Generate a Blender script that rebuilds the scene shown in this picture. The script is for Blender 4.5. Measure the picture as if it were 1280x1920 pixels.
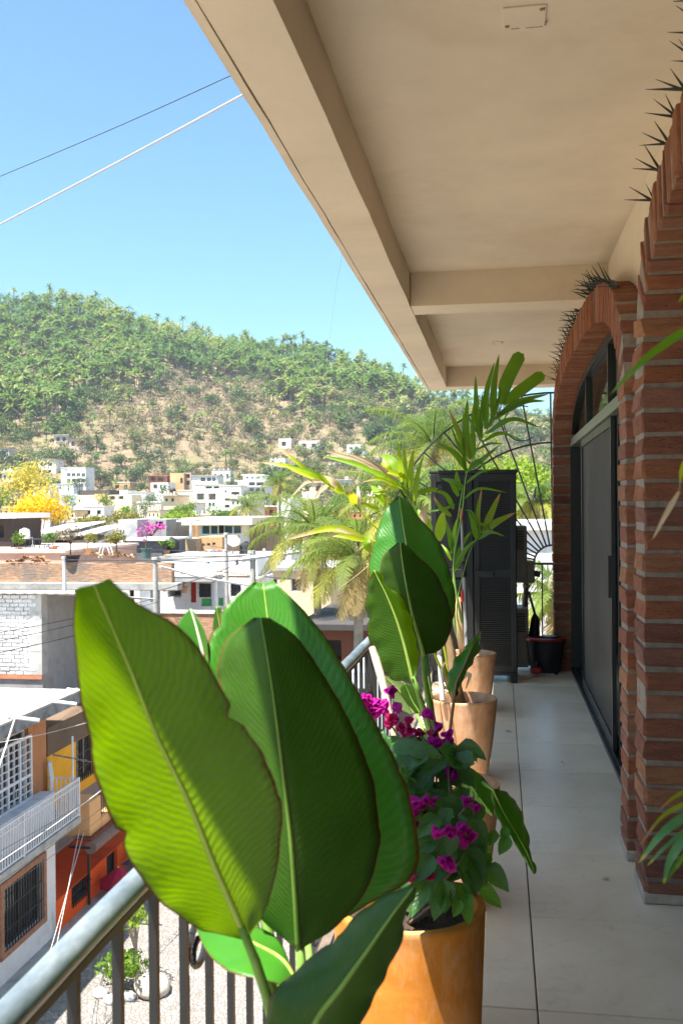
import bpy, bmesh, math, random
import numpy as np
from math import radians, sin, cos, pi, atan2, hypot, sqrt, tan
from mathutils import Vector, Matrix, noise as mnoise

random.seed(7); np.random.seed(7)
S = bpy.context.scene
for o in list(bpy.data.objects): bpy.data.objects.remove(o)
C = S.collection

# ---------------------------------------------------------------- camera, sky, sun, exposure
F, CX, CY = 1867.0, 640.0, 960.0            # focal length and centre, in pixels of the 1280 x 1920 photograph
YAW, PITCH, ROLL = radians(9.0), radians(-.26), radians(-.49)
CAM = Vector((0, 0, 1.5))
RM = Matrix.Rotation(YAW, 3, 'Z') @ Matrix.Rotation(pi/2 + PITCH, 3, 'X') @ Matrix.Rotation(ROLL, 3, 'Z')
cd = bpy.data.cameras.new('camera'); cam = bpy.data.objects.new('camera', cd); C.objects.link(cam)
cam.matrix_world = Matrix.Translation(CAM) @ RM.to_4x4()
cd.sensor_fit = 'VERTICAL'; cd.sensor_height = 36; cd.sensor_width = 24; cd.lens = 36*F/1920
cd.clip_start = .05; cd.clip_end = 6000
cd.dof.use_dof = True; cd.dof.focus_distance = 5.5; cd.dof.aperture_fstop = 8
S.camera = cam
SUN_V = Vector((-.245, -.30, 1)).normalized()          # towards the sun: high, behind the camera and to its left
w = bpy.data.worlds.new('World'); S.world = w; w.use_nodes = True
nt = w.node_tree; bg = nt.nodes['Background']
sky = nt.nodes.new('ShaderNodeTexSky'); sky.sky_type = 'NISHITA'; sky.sun_disc = False
sky.sun_elevation = math.asin(SUN_V.z); sky.sun_rotation = atan2(SUN_V.x, SUN_V.y)
sky.altitude = 0; sky.air_density = 1.0; sky.dust_density = 1.1; sky.ozone_density = 2.6
tnt = nt.nodes.new('ShaderNodeMix'); tnt.data_type = 'RGBA'; tnt.blend_type = 'MULTIPLY'; tnt.inputs[0].default_value = 1; tnt.inputs[7].default_value = (.67, .95, 1, 1)
nt.links.new(sky.outputs[0], tnt.inputs[6]); nt.links.new(tnt.outputs[2], bg.inputs[0]); bg.inputs[1].default_value = .082
sd = bpy.data.lights.new('sun', 'SUN'); sd.energy = 5; sd.angle = radians(.53); sd.color = (1, .955, .88)
so = bpy.data.objects.new('sun', sd); C.objects.link(so)
so.rotation_euler = SUN_V.to_track_quat('Z', 'Y').to_euler()
S.view_settings.view_transform = 'Standard'; S.view_settings.look = 'None'
S.view_settings.gamma = 1; S.view_settings.use_curve_mapping = False
S.view_settings.exposure = 1.7
S.render.engine = 'CYCLES'
S.cycles.max_bounces = 6; S.cycles.diffuse_bounces = 3; S.cycles.transparent_max_bounces = 8

# ---------------------------------------------------------------- measuring helpers
def ray(px, py): return RM @ Vector(((px - CX)/F, -(py - CY)/F, -1))
def at_D(px, py, d): return CAM + ray(px, py)*d
def at_X(px, py, X): r = ray(px, py); return CAM + r*(X/r.x)
def at_Y(px, py, Y): r = ray(px, py); return CAM + r*(Y/r.y)
def at_Z(px, py, Z): r = ray(px, py); return CAM + r*((Z - CAM.z)/r.z)

# ---------------------------------------------------------------- objects
WL = {}
def link(o, parent=None):
    C.objects.link(o)
    if parent is not None: o.parent = parent; WL[o.name] = WL[parent.name]
    else: WL[o.name] = Vector(o.location)
    return o
def tag(o, label=None, cat=None, group=None, kind=None):
    if label: o['label'] = label
    if cat: o['category'] = cat
    if group: o['group'] = group
    if kind: o['kind'] = kind
    return o
def thing(name, label, cat, loc=(0, 0, 0), rz=0, group=None):
    o = bpy.data.objects.new(name, None); o.location = loc; o.rotation_euler = (0, 0, rz); o.empty_display_size = .1
    link(o); return tag(o, label, cat, group)
def nv(a): return Vector(a)

class MB:
    def __init__(s): s.v = []; s.f = []; s.uv = None
    def add(s, vs, fs):
        b = len(s.v); s.v.extend([tuple(p) for p in vs]); s.f.extend([tuple(b + i for i in f) for f in fs]); return s
    def quad(s, *p): return s.add(p, [tuple(range(len(p)))])
    def box(s, x0, x1, y0, y1, z0, z1):
        x0, x1 = min(x0, x1), max(x0, x1); y0, y1 = min(y0, y1), max(y0, y1); z0, z1 = min(z0, z1), max(z0, z1)
        return s.add([(x0,y0,z0),(x1,y0,z0),(x1,y1,z0),(x0,y1,z0),(x0,y0,z1),(x1,y0,z1),(x1,y1,z1),(x0,y1,z1)],
                     [(0,3,2,1),(4,5,6,7),(0,1,5,4),(1,2,6,5),(2,3,7,6),(3,0,4,7)])
    def tube(s, pts, r, n=8, cap=True, flat=1.0):
        pts = [Vector(p) for p in pts]; k = len(pts)
        rs = r if isinstance(r, (list, tuple)) else [r]*k
        up = None; rings = []
        for i, p in enumerate(pts):
            t = (pts[min(i+1, k-1)] - pts[max(i-1, 0)])
            t = t.normalized() if t.length > 1e-9 else Vector((0, 0, 1))
            if up is None:
                up = Vector((0, 0, 1)) if abs(t.z) < .9 else Vector((1, 0, 0))
            a = (up - t*up.dot(t)).normalized(); b = t.cross(a); up = a
            rings.append([p + (a*cos(2*pi*j/n)*flat + b*sin(2*pi*j/n))*rs[i] for j in range(n)])
        vs = [q for R in rings for q in R]; fs = []
        for i in range(k-1):
            for j in range(n):
                a0 = i*n + j; a1 = i*n + (j+1) % n
                fs.append((a0, a1, a1 + n, a0 + n))
        if cap: fs.append(tuple(reversed(range(n)))); fs.append(tuple((k-1)*n + j for j in range(n)))
        return s.add(vs, fs)
    def lathe(s, prof, c, n=32, sx=1, sy=1, wob=0):
        c = Vector(c); vs = []; fs = []
        for (r, z) in prof:
            for j in range(n):
                a = 2*pi*j/n; rr = r*(1 + wob*mnoise.noise(Vector((cos(a)*1.3, sin(a)*1.3, z*4))))
                vs.append((c.x + rr*sx*cos(a), c.y + rr*sy*sin(a), c.z + z))
        for i in range(len(prof)-1):
            for j in range(n):
                a0 = i*n + j; a1 = i*n + (j+1) % n; fs.append((a0, a1, a1+n, a0+n))
        return s.add(vs, fs)
    def disc(s, c, r, n=24, sx=1, sy=1):
        return s.add([(c[0] + r*sx*cos(2*pi*j/n), c[1] + r*sy*sin(2*pi*j/n), c[2]) for j in range(n)], [tuple(range(n))])
    def mesh(s, name, off=None, smooth=False):
        me = bpy.data.meshes.new(name)
        v = s.v if off is None else [(p[0]-off[0], p[1]-off[1], p[2]-off[2]) for p in s.v]
        me.from_pydata(v, [], s.f)
        if s.uv is not None:
            l = me.uv_layers.new(name='UVMap')
            idx = np.zeros(len(me.loops), dtype=np.int32); me.loops.foreach_get('vertex_index', idx)
            l.data.foreach_set('uv', np.array(s.uv, dtype=np.float32)[idx].ravel())
        if smooth:
            me.polygons.foreach_set('use_smooth', [True]*len(me.polygons))
            if smooth != 'all':
                try: me.set_sharp_from_angle(angle=radians(40))
                except Exception: pass
        return me
    def build(s, name, mat, parent=None, smooth=False, local=False, bev=0, label=None, loc=None):
        if parent is None: off = Vector(loc) if loc is not None else Vector((0, 0, 0))
        else: off = None if local else WL[parent.name]
        me = s.mesh(name, off, smooth)
        if mat: me.materials.append(mat)
        o = bpy.data.objects.new(name, me)
        if parent is None: o.location = off
        link(o, parent)
        if bev:
            m = o.modifiers.new('bevel', 'BEVEL'); m.width = bev; m.segments = 2; m.limit_method = 'ANGLE'; m.angle_limit = radians(40)
        if label: o['label'] = label
        return o
def struct(name, mb, mat, smooth=False, bev=0, parent=None):
    o = mb.build(name, mat, parent, smooth, bev=bev)
    if parent is None: o['kind'] = 'structure'
    return o

# ---------------------------------------------------------------- materials
MATS = {}
def srgb(r, g, b):
    f = lambda c: (c/255/12.92 if c/255 <= .04045 else ((c/255 + .055)/1.055)**2.4)
    return (f(r), f(g), f(b))
class NT:
    def __init__(s, name):
        s.m = bpy.data.materials.new(name); s.m.use_nodes = True; s.t = s.m.node_tree; s.n = s.t.nodes
        s.b = s.n['Principled BSDF']; s.out = s.n['Material Output']
    def new(s, t, **k):
        x = s.n.new(t)
        for a, b in k.items(): setattr(x, a, b)
        return x
    def L(s, a, b): s.t.links.new(a, b)
    def coord(s, kind='Object', scale=None):
        c = s.new('ShaderNodeTexCoord').outputs[kind]
        if scale is not None:
            m = s.new('ShaderNodeMapping'); m.inputs['Scale'].default_value = scale; s.L(c, m.inputs[0]); c = m.outputs[0]
        return c
    def noise(s, co, scale, detail=4, rough=.6, dist=0):
        n = s.new('ShaderNodeTexNoise'); n.inputs['Scale'].default_value = scale; n.inputs['Detail'].default_value = detail
        n.inputs['Roughness'].default_value = rough; n.inputs['Distortion'].default_value = dist
        s.L(co, n.inputs['Vector']); return n.outputs['Fac']
    def ramp(s, fac, stops):
        r = s.new('ShaderNodeValToRGB'); e = r.color_ramp.elements
        while len(e) < len(stops): e.new(.5)
        for i, (p, c) in enumerate(stops):
            e[i].position = p; e[i].color = (*(c if len(c) == 3 else c[:3]), 1)
        s.L(fac, r.inputs[0]); return r.outputs[0]
    def mix(s, fac, a, b, bt='MIX'):
        m = s.new('ShaderNodeMix', data_type='RGBA', blend_type=bt)
        for v, k in ((fac, 0), (a, 6), (b, 7)):
            if isinstance(v, (int, float)): m.inputs[k].default_value = v
            elif isinstance(v, tuple): m.inputs[k].default_value = (*v, 1)
            else: s.L(v, m.inputs[k])
        return m.outputs[2]
    def math(s, op, a, b=None, c=None):
        m = s.new('ShaderNodeMath', operation=op)
        for i, v in enumerate((a, b, c)):
            if v is None: continue
            if isinstance(v, (int, float)): m.inputs[i].default_value = v
            else: s.L(v, m.inputs[i])
        return m.outputs[0]
    def bump(s, h, strength, dist):
        b = s.new('ShaderNodeBump'); b.inputs['Strength'].default_value = strength; b.inputs['Distance'].default_value = dist
        s.L(h, b.inputs['Height']); s.L(b.outputs[0], s.b.inputs['Normal']); return b
    def set(s, **k):
        for a, v in k.items():
            a = a.replace('_', ' ')
            if isinstance(v, (int, float)): s.b.inputs[a].default_value = v
            elif isinstance(v, tuple): s.b.inputs[a].default_value = (*v, 1)
            else: s.L(v, s.b.inputs[a])
        return s
def surf(name, col, var=.25, scale=6, rough=.8, bump=.15, bd=.004, bscale=None, spec=.35, fine=90, metal=0, objrand=0, stain=None, stains=2.0):
    """painted, plastered or moulded surface: base colour with blotches, fine grain relief and optional stains"""
    if name in MATS: return MATS[name]
    t = NT(name); co = t.coord('Object')
    n1 = t.noise(co, scale, 5, .65); n2 = t.noise(co, fine, 3)
    dark = tuple(c*(1-var) for c in col); lite = tuple(min(.95, c*(1+var*.7)) for c in col)
    c = t.ramp(n1, [(.3, dark), (.5, col), (.72, lite)])
    if objrand:
        oi = t.new('ShaderNodeObjectInfo'); hs = t.new('ShaderNodeHueSaturation')
        v = t.math('MULTIPLY_ADD', oi.outputs['Random'], 2*objrand, 1-objrand); t.L(v, hs.inputs['Value']); t.L(c, hs.inputs['Color']); c = hs.outputs[0]
    if stain:
        n3 = t.noise(co, stains, 6, .7, .4); f = t.ramp(n3, [(.52, (0,0,0)), (.68, (.75,.75,.75))]); c = t.mix(f, c, stain)
    t.set(Base_Color=c, Metallic=metal, Specular_IOR_Level=spec)
    r = t.math('MULTIPLY_ADD', n1, .25, rough-.12); t.set(Roughness=r)
    h = t.math('MULTIPLY_ADD', n2, .4, t.noise(co, bscale or scale*3, 4)); t.bump(h, bump, bd)
    MATS[name] = t.m; return t.m
def glassy(name, col, rough=.08):
    if name in MATS: return MATS[name]
    t = NT(name); t.set(Base_Color=col, Roughness=rough, Specular_IOR_Level=.6); MATS[name] = t.m; return t.m
def leafmat(name, top, trans, rough=.4, mixf=.4, veins=0, vscale=60, edge=None, spec=.4, rand=.25, slant=2.2, tipcol=None, under=None):
    """leaf: glossy face, coloured light through it, ribs running out from the midrib (UV: u along, v across)"""
    if name in MATS: return MATS[name]
    t = NT(name); uv = t.new('ShaderNodeTexCoord').outputs['UV']
    oi = t.new('ShaderNodeObjectInfo'); co = t.coord('Object')
    blot = t.noise(co, 9, 3)
    c = t.mix(blot, tuple(x*(1-rand) for x in top), tuple(x*(1+rand) for x in top)); tc = t.mix(blot, tuple(x*.8 for x in trans), trans)
    v = t.math('MULTIPLY_ADD', oi.outputs['Random'], rand*1.4, 1-rand*.7)
    hs = t.new('ShaderNodeHueSaturation'); t.L(v, hs.inputs['Value']); t.L(c, hs.inputs['Color']); c = hs.outputs[0]
    if veins or edge or tipcol:
        sx = t.new('ShaderNodeSeparateXYZ'); t.L(uv, sx.inputs[0])
        av = t.math('ABSOLUTE', t.math('MULTIPLY_ADD', sx.outputs[1], 2.0, -1.0))
    if veins:
        a = t.math('SUBTRACT', sx.outputs[0], t.math('MULTIPLY', av, slant/10))
        wob = t.math('MULTIPLY', t.noise(uv, 6, 4, .7), .05)
        st = t.math('SINE', t.math('MULTIPLY', t.math('ADD', a, wob), vscale*6.283))
        st2 = t.math('SINE', t.math('MULTIPLY', a, vscale*2.63*6.283))
        h = t.math('MULTIPLY_ADD', st2, .35, st)
        t.bump(h, veins, .0022)
        amp = t.math('MULTIPLY', t.ramp(t.noise(uv, 4.5, 3), [(.35, (.15,)*3), (.65, (1,)*3)]), .24)
        k = t.math('MULTIPLY_ADD', h, amp, .5); k.node.use_clamp = True
        c = t.mix(k, t.mix(1.0, c, (.74,.74,.7), 'MULTIPLY'), c); tc = t.mix(k, t.mix(1.0, tc, (.6,.66,.5), 'MULTIPLY'), tc)  # rib stripes, with the ripples' shadow bands put into the leaf colour
    if tipcol:
        f = t.ramp(t.math('ADD', sx.outputs[0], t.math('MULTIPLY', t.noise(uv, 5, 3), .25)), [(tipcol[1], (0,0,0)), (tipcol[1]+.12, (1,1,1))])
        c = t.mix(f, c, tipcol[0]); tc = t.mix(f, tc, tipcol[0])
    if edge:
        sn = t.noise(t.coord('Object', (1, 1, 1)), 24, 4, .65, 1.5); sc = t.ramp(sn, [(.735, (0,0,0)), (.75, (.8,.8,.8))]); c = t.mix(sc, c, (.30, .17, .05)); tc = t.mix(sc, tc, (.30, .16, .03))
        du = t.ramp(t.noise(co, 55, 4, .8), [(.5, (0,0,0)), (.8, (.22,.22,.22))]); c = t.mix(du, c, (.20, .24, .12))
        f = t.ramp(t.math('ADD', av, t.math('MULTIPLY', t.noise(uv, 11, 4, .8), .042)), [(.985, (0,0,0)), (1.0, (1,1,1))])
        c = t.mix(f, c, edge); tc = t.mix(f, tc, edge)
    if under:
        g = t.new('ShaderNodeNewGeometry'); c = t.mix(g.outputs['Backfacing'], c, under)
    t.set(Base_Color=c, Roughness=rough, Specular_IOR_Level=spec)
    tr = t.new('ShaderNodeBsdfTranslucent'); t.L(tc, tr.inputs[0])
    bn = [n for n in t.n if n.type == 'BUMP']
    if bn: t.L(bn[0].outputs[0], tr.inputs['Normal'])
    mx = t.new('ShaderNodeMixShader'); mx.inputs[0].default_value = mixf
    t.L(t.b.outputs[0], mx.inputs[1]); t.L(tr.outputs[0], mx.inputs[2]); t.L(mx.outputs[0], t.out.inputs[0])
    MATS[name] = t.m; return t.m
def folmat(name, stops, mixf=.3, trk=1.5):
    """far foliage: hue by the plant's own 'tint' value"""
    if name in MATS: return MATS[name]
    t = NT(name); a = t.new('ShaderNodeAttribute'); a.attribute_name = 'tint'
    c = t.ramp(a.outputs['Fac'], stops); t.set(Base_Color=c, Roughness=.65, Specular_IOR_Level=.25)
    tr = t.new('ShaderNodeBsdfTranslucent'); t.L(t.mix(1.0, c, (trk, trk*1.05, trk*.6), 'MULTIPLY'), tr.inputs[0])
    mx = t.new('ShaderNodeMixShader'); mx.inputs[0].default_value = mixf
    t.L(t.b.outputs[0], mx.inputs[1]); t.L(tr.outputs[0], mx.inputs[2]); t.L(mx.outputs[0], t.out.inputs[0])
    MATS[name] = t.m; return t.m

M_plaster = surf('tan_plaster', (.72, .605, .47), .10, 1.7, .85, .38, .004, 14, fine=200, stain=(.62, .49, .355), stains=.8)
M_mortar = surf('lime_mortar', (.25, .20, .16), .3, 20, .95, .6, .006, 40)
M_black = surf('black_iron', (.018, .018, .02), .3, 12, .5, .1, .001, spec=.5)
M_frame = surf('dark_aluminium', (.016, .02, .02), .2, 9, .38, .05, .001, spec=.5)
M_soil = surf('potting_soil', (.07, .045, .03), .5, 30, .95, .8, .01, 60)
M_bark = surf('bark', (.17, .12, .085), .4, 12, .9, .7, .01, 30)
M_palmbark = surf('palm_bark', (.27, .225, .18), .35, 7, .9, .6, .02, 9)
M_conc = surf('concrete', (.40, .38, .35), .25, 3, .9, .4, .004, 20, stain=(.2, .19, .18))
M_white = surf('white_wall_paint', (.78, .76, .73), .1, 2, .8, .2, .003, 20, stain=(.5, .47, .43), stains=1.1)
M_whitemetal = surf('white_metal_paint', (.72, .73, .75), .1, 8, .45, .05, .001)
M_pane = glassy('window_glass_dark', (.03, .038, .045), .06)
def wallm(r, g, b, stain=True):
    return surf('wall_%d_%d_%d' % (r, g, b), srgb(r, g, b), .1, 1.6, .85, .25, .004, 14, stain=tuple(x*.6 for x in srgb(r, g, b)) if stain else None, stains=.9)

def brickmat(name, cols, rand=.2):
    t = NT(name); co = t.coord('Object'); oi = t.new('ShaderNodeObjectInfo')
    add = t.new('ShaderNodeVectorMath', operation='ADD'); t.L(co, add.inputs[0])
    cb = t.new('ShaderNodeCombineXYZ'); t.L(t.math('MULTIPLY', oi.outputs['Random'], 37), cb.inputs[0]); t.L(cb.outputs[0], add.inputs[1]); v = add.outputs[0]
    base = t.ramp(oi.outputs['Random'], [(i/(len(cols)-1), c) for i, c in enumerate(cols)])
    n1 = t.noise(v, 2.5, 5, .7); n2 = t.noise(v, 14, 4, .7)
    c = t.mix(t.ramp(n1, [(.35, (0,0,0)), (.7, (1,1,1))]), t.mix(1.0, base, (.62, .6, .6), 'MULTIPLY'), base)
    c = t.mix(t.ramp(n2, [(.6, (0,0,0)), (.75, (.55,.55,.55))]), c, (.32, .24, .19))
    vo = t.new('ShaderNodeTexVoronoi'); vo.inputs['Scale'].default_value = 9; t.L(v, vo.inputs['Vector'])
    pit = t.ramp(vo.outputs['Distance'], [(.05, (0,0,0)), (.16, (1,1,1))])
    c = t.mix(pit, t.mix(1.0, c, (.4,.35,.35), 'MULTIPLY'), c)
    t.set(Base_Color=c, Roughness=.9, Specular_IOR_Level=.25)
    n4 = t.noise(v, 38, 4, .7)
    t.bump(t.math('ADD', t.math('ADD', t.math('MULTIPLY', n2, 1.0), t.math('MULTIPLY', n4, .5)), t.math('MULTIPLY', pit, .7)), .95, .009)
    return t.m
M_brick = brickmat('clay_brick', [(.25, .10, .07), (.43, .165, .085), (.32, .12, .075), (.48, .215, .105), (.37, .165, .115), (.41, .145, .07), (.28, .12, .09), (.45, .20, .12)])
# ================================================================ THE BALCONY
XE, XI, ZB, ZC = -.7375, -.524, 2.715, 2.92      # eave, beam inner face, beam underside, ceiling
XW, XD = .64, .665                               # plaster wall, door plane
YN, YF = -2.6, 10.55
def XR(y): return .522 - .0085*(y - 4.25) if y > 4.1 else .528
# floor: slab with a tile for each piece
def tilemat():
    t = NT('cream_floor_tile'); co = t.coord('Object'); oi = t.new('ShaderNodeObjectInfo')
    n = t.noise(co, 3.2, 6, .62, .6); n2 = t.noise(co, 45, 3)
    c = t.ramp(n, [(.3, (.64, .535, .39)), (.52, (.71, .605, .455)), (.75, (.75, .655, .515))])
    sm = t.noise(co, 11, 5, .75, 1.2); c = t.mix(t.ramp(sm, [(.55, (0,0,0)), (.74, (.5,.5,.5))]), c, (.42, .35, .27))
    hs = t.new('ShaderNodeHueSaturation'); t.L(t.math('MULTIPLY_ADD', oi.outputs['Random'], .1, .95), hs.inputs['Value']); t.L(c, hs.inputs['Color'])
    t.set(Base_Color=hs.outputs[0], Roughness=t.math('MULTIPLY_ADD', n, .25, .2), Specular_IOR_Level=.5)
    t.bump(t.math('MULTIPLY_ADD', n2, .2, n), .08, .002); return t.m
M_tile = tilemat(); M_grout = surf('grout', (.16, .12, .095), .2, 30, .95)
sl = MB().box(-.665, 1.2, YN, YF+.05, -.2, -.010)
floor = struct('balcony_floor', sl, M_grout)
TW = .683
ys = [at_Z(985, p, 0).y for p in (1348, 1391, 1445, 1512, 1599, 1716, 1888)]
y0t = np.mean([ys[i] + i*TW for i in range(7)]); XG = at_Z(985, 1600, 0).x
tmesh = {}
for r in range(-18, 6):
    ya = y0t + r*TW
    if ya > YF or ya + TW < YN: continue
    for cidx in (-1, 0, 1):
        xa = XG + cidx*TW
        x0, x1 = max(xa, -.664)+.0026, min(xa+TW, 1.2)-.0026
        y0, y1 = max(ya, YN)+.0026, min(ya+TW, YF+.05)-.0026
        if x1-x0 < .05 or y1-y0 < .05: continue
        key = (round(x1-x0, 3), round(y1-y0, 3))
        if key not in tmesh:
            a, b = key; e = .002
            m = MB().add([(-a/2,-b/2,-.0095),(a/2,-b/2,-.0095),(a/2,b/2,-.0095),(-a/2,b/2,-.0095),
                          (-a/2,-b/2,-e),(a/2,-b/2,-e),(a/2,b/2,-e),(-a/2,b/2,-e),
                          (-a/2+e,-b/2+e,0),(a/2-e,-b/2+e,0),(a/2-e,b/2-e,0),(-a/2+e,b/2-e,0)],
                         [(0,1,5,4),(1,2,6,5),(2,3,7,6),(3,0,4,7),(4,5,9,8),(5,6,10,9),(6,7,11,10),(7,4,8,11),(8,9,10,11)]).mesh('tile')
            m.materials.append(M_tile); tmesh[key] = m
        o = bpy.data.objects.new('tile', tmesh[key]); o.location = ((x0+x1)/2, (y0+y1)/2, random.uniform(-.0006, .0004)); link(o, floor)
# ceiling, beams, fascia
yb1a = at_Z(772, 575, ZB).y; yb1b = yb1a + .27; yb2a = at_Z(838, 726, ZB).y
ceil = struct('balcony_ceiling', MB().box(XE+.12, 4.2, YN, yb2a+.3, ZC, ZC+.22), M_plaster)
YE = yb2a + .28
# the edge beam's underside is uneven plaster with a drip groove near its outer edge
def plaster_beam(x0, x1, y0, y1, z0, z1, ny=90):
    m = MB()
    nx = 3; vs = []; fs = []
    for i in range(ny+1):
        y = y0 + (y1-y0)*i/ny
        w = .0035*mnoise.noise(Vector((y*2.1, x0*3, 1.7))) + .002*mnoise.noise(Vector((y*7, x0*3, 4.2)))
        w2 = .0035*mnoise.noise(Vector((y*2.1, x1*3, 9.7))) + .002*mnoise.noise(Vector((y*7, x1*3, 3.2)))
        vs += [(x0+w, y, z1), (x0+w, y, z0+w2*.6), (x1+w2, y, z0+w*.6), (x1+w2, y, z1)]
    for i in range(ny):
        b = 4*i
        fs += [(b, b+1, b+5, b+4), (b+1, b+2, b+6, b+5), (b+2, b+3, b+7, b+6), (b+3, b, b+4, b+7)]
    fs += [(0,3,2,1), (4*ny, 4*ny+1, 4*ny+2, 4*ny+3)]
    return m.add(vs, fs)
plaster_beam(-.703, XI, YN, YE, ZB, ZC+.01).build('edge_beam', M_plaster, ceil)
plaster_beam(XE, -.7105, YN, YE+.002, ZB+.003, ZC+.3).build('drip_edge', M_plaster, ceil)
MB().box(-.7105, -.703, YN, YE-.01, ZB+.012, ZC).build('drip_groove', surf('groove_dark', (.16, .11, .08), .3, 20), ceil)  # strip inside the groove, darker brown than the plaster
plaster_beam(XI+.002, XW+.3, yb1a, yb1b, ZB+.002, ZC+.012, 3).build('cross_beam', M_plaster, ceil)
plaster_beam(XI+.002, XW+.3, yb2a, YE, ZB+.002, ZC+.012, 3).build('end_beam', M_plaster, ceil)
MB().box(XE+.02, XE+.16, YN, YE, ZC+.3, 3.7).build('parapet', M_plaster, ceil)
# cover plates in the ceiling
def plate(pxy, label, s=.06):
    c = at_Z(*pxy, ZC); p = thing('ceiling_plate', label, 'cover plate', (c.x, c.y, ZC))
    MB().box(c.x-s, c.x+s, c.y-s, c.y+s, ZC-.005, ZC-.0005).build('cover', M_plaster, p, bev=.002)
    m = MB(); k = surf('flaked_paint', (.28, .20, .13), .3, 40)
    for (a, b, l, wd, q) in ((-s*.6, s, .4*s, .0035, 0), (.1*s, s, .8*s, .003, 0), (s, .5*s, .4*s, .005, 1), (s*.9, -s*.9, .35*s, .003, 1)):
        if q: m.box(c.x+a-wd/2, c.x+a+wd/2, c.y+b, c.y+b+l, ZC-.0062, ZC-.0052)
        else: m.box(c.x+a, c.x+a+l, c.y+b-wd/2, c.y+b+wd/2, ZC-.0062, ZC-.0052)
    m.build('flaked_edge', k, p)
    for q in (-1, 1): MB().lathe([(.0, -.0085), (.006, -.0085), (.007, -.0052)], (c.x+q*s*.78, c.y-q*s*.7, ZC), 10).build('screw', surf('rusty_screw', (.30, .22, .15), .3, 40), p)
plate((982, 30), 'small square cover plate with flaked edges in the tan ceiling', .062)
plate((932, 642), 'faint round-edged cover plate in the ceiling bay beyond the cross beam', .05)

# ---- brick arches
bvars = []
for k in range(7):
    bm = bmesh.new(); bmesh.ops.create_cube(bm, size=1); dm = (.21, .23, .07)
    for v in bm.verts: v.co = Vector((v.co.x*dm[0], v.co.y*dm[1], v.co.z*dm[2]))
    bmesh.ops.bevel(bm, geom=list(bm.edges), offset=.0055, segments=1, affect='EDGES', profile=.6)
    rr = random.Random(k)
    for v in bm.verts: v.co += Vector((rr.uniform(-.0035, .0035), rr.uniform(-.0035, .0035), rr.uniform(-.003, .003)))
    for v in bm.verts: v.co = Vector((v.co.x/dm[0], v.co.y/dm[1], v.co.z/dm[2]))
    me = bpy.data.meshes.new('brick'); bm.to_mesh(me); bm.free(); me.materials.append(M_brick); bvars.append(me)
class Arch:
    def __init__(s, y0, y1, zs, rise, n, T, pier, dx):
        s.y0, s.y1, s.zs, s.rise, s.n, s.T, s.pier, s.dx = y0, y1, zs, rise, n, T, pier, dx
        s.c = (y0+y1)/2; s.h = (y1-y0)/2
        th = np.linspace(pi, 0, 1200)
        cc, ss = np.cos(th), np.sin(th)
        s.P = np.stack([s.c + s.h*np.sign(cc)*np.abs(cc)**(2/n), zs + rise*np.abs(ss)**(2/n)], 1)
        s.L = np.concatenate([[0], np.cumsum(np.hypot(*np.diff(s.P, axis=0).T))])
    def at(s, l):
        y = np.interp(l, s.L, s.P[:, 0]); z = np.interp(l, s.L, s.P[:, 1])
        a = np.interp(l-.03, s.L, s.P[:, 0]), np.interp(l-.03, s.L, s.P[:, 1]); b = np.interp(l+.03, s.L, s.P[:, 0]), np.interp(l+.03, s.L, s.P[:, 1])
        t = np.array([b[0]-a[0], b[1]-a[1]]); t /= np.hypot(*t) + 1e-9
        return np.array([y, z]), t, np.array([-t[1], t[0]])       # point, tangent, outward normal
    def zin(s, y):
        u = min(1, abs((y - s.c)/s.h)); return s.zs + s.rise*(1 - u**s.n)**(1/s.n)
def brick(parent, c, t, r, size):
    """t: course direction, r: length direction in the wall plane (y, z); x is the depth"""
    o = bpy.data.objects.new('brick', random.choice(bvars))
    X = Vector((1, 0, 0)); Tt = Vector((0, t[0], t[1])); Rr = Vector((0, r[0], r[1]))
    if X.cross(Rr).dot(Tt) < 0: X = -X
    M = Matrix((X, Rr, Tt)).transposed().to_4x4()
    f = random.choice((0, pi)); M = M @ Matrix.Rotation(f, 4, 'Z') @ Matrix.Rotation(random.uniform(-.02, .02), 4, 'X') @ Matrix.Rotation(random.uniform(-.012, .012), 4, 'Y')
    o.matrix_world = Matrix.Translation(Vector(c) - WL[parent.name]) @ M @ Matrix.Diagonal((size[0], size[1], size[2], 1))
    C.objects.link(o); o.parent = parent; WL[o.name] = WL[parent.name]; return o
CO = .0885
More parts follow.
